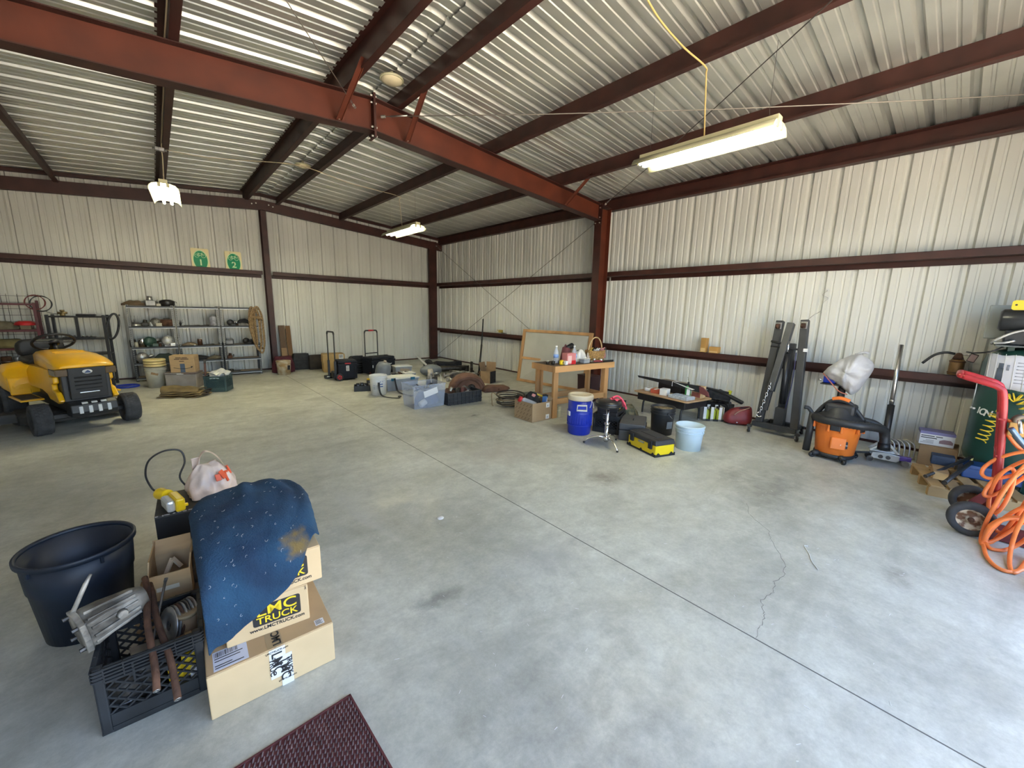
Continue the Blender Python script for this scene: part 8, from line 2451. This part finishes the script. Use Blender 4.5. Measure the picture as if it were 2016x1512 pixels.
# papers in a clear sleeve on the tank
rws = []
for j in range(5):
 z = 0.925 + 0.305 * j / 4
 rws.append([((TR_ + 0.006) * math.cos(a),(TR_ + 0.006) * math.sin(a),z + 0.006 * math.sin(i * 1.4)) for i,a in enumerate([PI - 1.08 + 0.125 * k for k in range(11)])])
dc = thing('manual_sleeve','printed manual in clear plastic sleeve wrapped on the green tank','papers',(-0.62,-11.29,0))
cloth(rws).build('paper_sheet',mat('manual_paper',(0.60,0.61,0.68),0.4),dc,solid=0.001)
def on_tank(a,z,w,h,nm,m_,par,r=TR_ + 0.0085):
 rw_ = [[((r) * math.cos(t),(r) * math.sin(t),zz) for t in [a - w / 2 + w * i / 6 for i in range(7)]] for zz in (z - h / 2,z + h / 2)]
 return cloth(rw_).build(nm,m_,par,solid=0.0008)
on_tank(PI - 0.66,1.05,0.16,0.12,'machine_picture',mat('picture_dark',(0.10,0.12,0.16),0.5),dc)
on_tank(PI - 0.66,1.13,0.11,0.05,'machine_picture',MATS['picture_dark'],dc)
on_tank(PI - 0.50,1.12,0.06,0.05,'machine_picture',mat('picture_grey',(0.25,0.27,0.32),0.5),dc)
for i in range(7):
 on_tank(PI - 0.16,1.17 - i * 0.03,0.34,0.006,'text_line',mat('text_grey',(0.34,0.34,0.40),0.6),dc)
on_tank(PI - 0.10,1.195,0.22,0.012,'red_heading',mat('heading_red',(0.45,0.12,0.12),0.6),dc)
for i in range(6):
 a = PI - 1.0 + 0.2 * i
 B().tube([((TR_ + 0.010) * math.cos(a),(TR_ + 0.010) * math.sin(a),1.24),((TR_ + 0.012) * math.cos(a + 0.05),(TR_ + 0.012) * math.sin(a + 0.05),0.93)],0.0018,5).build('sleeve_crease',PRINTW,dc)
# yellow coil hose
o = thing('yellow_coil_hose','yellow spiral air hose hanging on the green tank','hose',(-0.62,-11.29,0))
def coil(path,r,turns,rad,k=16):
 P = smooth_path(path,12)
 N = turns * k
 out = []
 for i in range(N + 1):
  f = i / N * (len(P) - 1)
  a,b = P[int(f)],P[min(int(f) + 1,len(P) - 1)]
  c_ = a.lerp(b,f - int(f))
  d = (b - a).normalized() if (b - a).length > 1e-6 else Vector((0,0,-1))
  x,y,_ = frame_of(d)
  t = 2 * PI * i / k
  out.append(c_ + x * (r * math.cos(t)) + y * (r * math.sin(t)))
 return B().tube(out,rad,6)
Rm = TR_ + 0.05
cyl_pt = lambda a,z,r=Rm: (r * math.cos(a),r * math.sin(a),z)
YH = mat('hose_yellow',(0.72,0.52,0.03),0.35)
coil([cyl_pt(PI - 0.62,0.42),cyl_pt(PI - 0.54,0.55),cyl_pt(PI - 0.46,0.70)],0.036,6,0.005).build('coil_run',YH,o)
coil([cyl_pt(PI - 0.30,0.86),cyl_pt(PI - 0.16,0.87),cyl_pt(PI - 0.02,0.80),cyl_pt(PI + 0.10,0.68),cyl_pt(PI + 0.14,0.58)],0.036,9,0.005).build('coil_run',YH,o)
B().tube(smooth_path([cyl_pt(PI - 0.46,0.72),cyl_pt(PI - 0.40,0.80),cyl_pt(PI - 0.30,0.86)],5),0.005,6).build('link_run',YH,o)
B().tube([cyl_pt(PI - 0.70,0.26),cyl_pt(PI - 0.71,0.13)],0.010,8).build('brass_end',mat('brass_end',(0.45,0.36,0.12),0.4,0.6),o)
# ================================================================ hand truck with orange hose
ht = thing('hand_truck','old red steel hand truck carrying coiled orange hose','hand truck',(-2.05,-11.12,0))
HR = mat('truck_red',(0.34,0.022,0.025),0.4,var=0.2,vscale=10)
HRD = mat('truck_red_dull',(0.12,0.014,0.016),0.6,var=0.3)
for x in (-0.20,0.10):
 B().tube(smooth_path([(x,-0.05,0.05),(x,-0.045,0.30),(x + 0.02,0.0,0.75),(x + 0.02,0.035,1.02),(x + 0.02,0.065,1.075),(x + 0.02,0.13,1.10),(x + 0.03,0.24,1.13)],7),0.020,12).build('side_rail',HR,ht)
B().tube(smooth_path([(-0.17,0.24,1.13),(-0.15,0.255,1.135),(0.10,0.255,1.135),(0.13,0.24,1.13)],4),0.019,10).build('handle_bar',HR,ht)
for z in (0.32,0.60,0.86):
 y = -0.045 + max(0,(z - 0.3)) * 0.11
 B().bar((-0.20,y,z),(0.11,y,z),0.035,0.012).build('cross_brace',HR,ht,0.002)
B().bar((-0.24,-0.06,0.02),(0.14,-0.06,0.02),0.012,0.05).build('toe_rib',HRD,ht)
B().box(-0.22,0.12,-0.26,-0.06,0.006,0.016).build('toe_plate',HRD,ht,0.002)
for x in (-0.20,0.10):
 B().prism([(-0.05,0.30),(-0.03,0.30),(0.065,0.14),(0.03,0.10),(-0.05,0.12)],x - 0.006,x + 0.006,'x').build('axle_bracket',HRD,ht,0.003)
B().cyl((-0.29,0.045,0.125),(0.20,0.045,0.125),0.011,n=10).build('axle',STEEL,ht)
RIMW = mat('rusty_cream_rim',(0.55,0.46,0.33),0.6,var=0.8,vscale=24,col2=(0.14,0.06,0.025))
for x,s in ((-0.265,-1),(0.175,1)):
 M = Euler((0,s * PI / 2,0)).to_matrix()
 ty = B().lathe([(0.075,-0.03),(0.105,-0.034),(0.122,-0.022),(0.125,0),(0.122,0.022),(0.105,0.034),(0.075,0.03)],36,(x,0.045,0.125),M).build('tyre',RUBBER,ht)
 B().lathe([(0.001,0.02),(0.02,0.022),(0.028,0.010),(0.06,0.012),(0.072,0.030),(0.078,0.030),(0.078,-0.02),(0.001,-0.02)],30,(x,0.045,0.125),M).build('rim',RIMW,ty)
 B().lathe([(0.001,0.02),(0.018,0.02),(0.016,0.036),(0.001,0.037)],14,(x,0.045,0.125),M).build('hub_nut',RUST,ty)
o = thing('hose_reel_block','brown wood block and reel end tied on the hand truck','block',(-2.24,-11.16,0.80))
B().box(-0.02,0.05,-0.06,0.02,-0.04,0.05).build('block',WBK,o,0.004)
B().lathe([(0.02,-0.02),(0.045,-0.02),(0.045,0.02),(0.02,0.02)],18,(0.03,-0.03,0.06),Euler((0,PI / 2,0.3)).to_matrix()).build('reel_end',mat('reel_brown',(0.16,0.12,0.08),0.6),o)
OH = mat('hose_orange',(0.78,0.20,0.05),0.4,var=0.08)
hz = thing('orange_hose','long orange air hose looped loosely over the red hand truck','hose',(-2.30,-11.17,0))
loops = [
 [(0.1,-0.108,0.646),(0.088,-0.09,0.641),(0.068,-0.054,0.664),(0.06,-0.01,0.71),(0.072,0.03,0.767),(0.092,0.055,0.818),(0.1,0.059,0.85),(0.088,0.039,0.854),(0.068,0.003,0.828),(0.06,-0.041,0.782),(0.072,-0.08,0.726),(0.092,-0.105,0.677)],
 [(0.055,-0.132,0.665),(0.069,-0.13,0.621),(0.065,-0.099,0.561),(0.045,-0.047,0.499),(0.031,0.013,0.452),(0.035,0.066,0.434),(0.055,0.094,0.451),(0.069,0.09,0.498),(0.065,0.055,0.563),(0.045,0.0,0.625),(0.031,-0.059,0.668),(0.035,-0.107,0.682)],
 [(0.0,-0.118,0.627),(0.007,-0.119,0.587),(0.026,-0.097,0.518),(0.04,-0.057,0.435),(0.033,-0.008,0.361),(0.014,0.035,0.316),(0.0,0.062,0.314),(0.007,0.062,0.357),(0.026,0.037,0.432),(0.04,-0.005,0.517),(0.033,-0.054,0.588),(0.014,-0.094,0.627)],
 [(-0.048,-0.111,0.631),(-0.068,-0.126,0.575),(-0.08,-0.121,0.45),(-0.072,-0.097,0.285),(-0.052,-0.06,0.121),(-0.062,-0.016,0.012),(-0.163,0.025,0.012),(-0.068,0.033,0.031),(-0.08,0.027,0.169),(-0.072,0.0,0.343),(-0.052,-0.039,0.502),(-0.04,-0.079,0.606)],
 [(-0.138,-0.186,0.114),(-0.158,-0.187,0.02),(-0.366,-0.138,0.012),(-0.482,-0.081,0.012),(-0.472,-0.028,0.012),(-0.35,0.01,0.012),(-0.138,0.022,0.012),(-0.158,0.021,0.112),(-0.17,-0.008,0.197),(-0.162,-0.057,0.244),(-0.142,-0.112,0.243),(-0.13,-0.158,0.195)],
 [(-0.219,-0.152,0.423),(-0.203,-0.171,0.384),(-0.184,-0.181,0.29),(-0.181,-0.179,0.163),(-0.197,-0.166,0.035),(-0.397,-0.124,0.012),(-0.478,-0.093,0.012),(-0.368,-0.084,0.012),(-0.184,-0.091,0.049),(-0.181,-0.093,0.181),(-0.197,-0.108,0.308),(-0.216,-0.129,0.396)],
 [(-0.016,-0.022,0.548),(0.003,-0.039,0.518),(0.018,-0.047,0.452),(0.016,-0.045,0.366),(-0.003,-0.031,0.282),(-0.018,-0.011,0.223),(-0.016,0.011,0.205),(0.003,0.029,0.234),(0.018,0.037,0.303),(0.016,0.034,0.392),(-0.003,0.02,0.476),(-0.018,-0.001,0.532)],
 [(-0.129,-0.15,0.225),(-0.109,-0.157,0.169),(-0.1,-0.141,0.102),(-0.111,-0.106,0.04),(-0.163,-0.058,0.012),(-0.188,-0.012,0.012),(-0.129,0.014,0.025),(-0.109,0.021,0.084),(-0.1,0.004,0.155),(-0.111,-0.034,0.216),(-0.131,-0.079,0.253),(-0.14,-0.122,0.255)],
 [(-0.031,-0.105,0.571),(-0.013,-0.13,0.524),(-0.012,-0.139,0.428),(-0.029,-0.129,0.307),(-0.047,-0.103,0.191),(-0.048,-0.067,0.111),(-0.031,-0.03,0.092),(-0.013,-0.004,0.14),(-0.012,0.005,0.243),(-0.029,-0.006,0.369),(-0.047,-0.034,0.484),(-0.048,-0.071,0.557)],
 [(-0.12,-0.148,0.354),(-0.113,-0.149,0.317),(-0.094,-0.129,0.248),(-0.08,-0.093,0.163),(-0.087,-0.05,0.084),(-0.106,-0.011,0.033),(-0.12,0.012,0.026),(-0.113,0.012,0.066),(-0.094,-0.01,0.141),(-0.08,-0.048,0.228),(-0.087,-0.091,0.304),(-0.106,-0.128,0.349)],
]
for L in loops:
 P = [Vector(p) for p in L]
 N = len(P)
 pts = []
 for i in range(N):
  a,b,c_,d = P[i - 1],P[i],P[(i + 1) % N],P[(i + 2) % N]
  for j in range(8):
   t = j / 8
   pts.append(0.5 * ((2 * b) + (c_ - a) * t + (2 * a - 5 * b + 4 * c_ - d) * t * t + (3 * b - a - 3 * c_ + d) * t ** 3))
 pts = [Vector((p.x,p.y,max(p.z,0.012))) for p in pts]
 B().tube(pts,0.0115,9,closed=True).build('hose_loop',OH,hz)
B().tube(smooth_path([(-0.07,0.03,0.83),(-0.06,-0.02,0.76),(-0.05,-0.08,0.68)],5),0.016,10).build('air_gun_body',mat('steel_blue',(0.12,0.16,0.22),0.3,0.6),hz)
B().tube([(-0.03,0.0,0.885),(-0.05,-0.02,0.80)],0.010,8).build('coupler',CHROME,hz)
# yellow tag on the compressor
o = thing('yellow_tag','yellow warning tag tied on top of the compressor','tag',(-0.80,-11.15,1.63))
B().prism(round_rect(-0.07,0.07,0,0.085,0.02),-0.002,0.002,'x').build('tag_card',YELLOW,o)
B().prism(round_rect(-0.05,-0.042,0.0,0.0,0.006) if False else [(0.045 + 0.008 * math.cos(a),0.045 + 0.008 * math.sin(a)) for a in [2 * PI * i / 12 for i in range(12)]],-0.003,0.003,'x').build('eyelet',PRINT,o)
B().tube([(0,0.045,0.045),(0.05,0.02,0.05),(0.10,0.0,-0.02)],0.002,5).build('string',BLACK,o)
# bits lying on the floor
o = thing('white_disc','small white disc lying on the open floor','disc',(-5.144,-8.485,0))
B().lathe([(0.001,0),(0.024,0),(0.026,0.003),(0.024,0.005),(0.001,0.004)],24).build('disc',PAPER,o)
o = thing('white_string','short white string lying on the open floor','string',(-3.55,-10.41,0))
B().tube(smooth_path([(0.13,0.05,0.003),(0.11,0.065,0.003),(0.03,0.02,0.003),(-0.05,-0.01,0.003),(-0.13,-0.06,0.003)],5),0.0022,5).build('strand',PAPER,o)
sl = B()
q = random.Random(77)
for i in range(150):
 x,y = q.uniform(-6.0,-2.6),q.uniform(-10.9,-8.4)
 L,a = q.uniform(0.005,0.022),q.uniform(0,6.28)
 sl.bar((x,y,0.0012),(x + L * math.cos(a),y + L * math.sin(a),0.0012),0.0014,0.0012)
tag(sl.build('straw_litter',PAPER),'tiny pale straw bits scattered over the open concrete','litter',kind='stuff')
o = thing('spare_tire_casing','worn grey tyre lying at the frame edge beside the orange hose','tyre',(-2.86,-11.46,0))
B().lathe([(0.075,0.01),(0.10,0.0),(0.125,0.012),(0.13,0.035),(0.125,0.058),(0.10,0.07),(0.075,0.06)],32).build('rubber',RUBBER,o)
B().lathe([(0.03,0.025),(0.076,0.02),(0.076,0.05),(0.03,0.045)],24).build('rim',DKSTEEL,o)
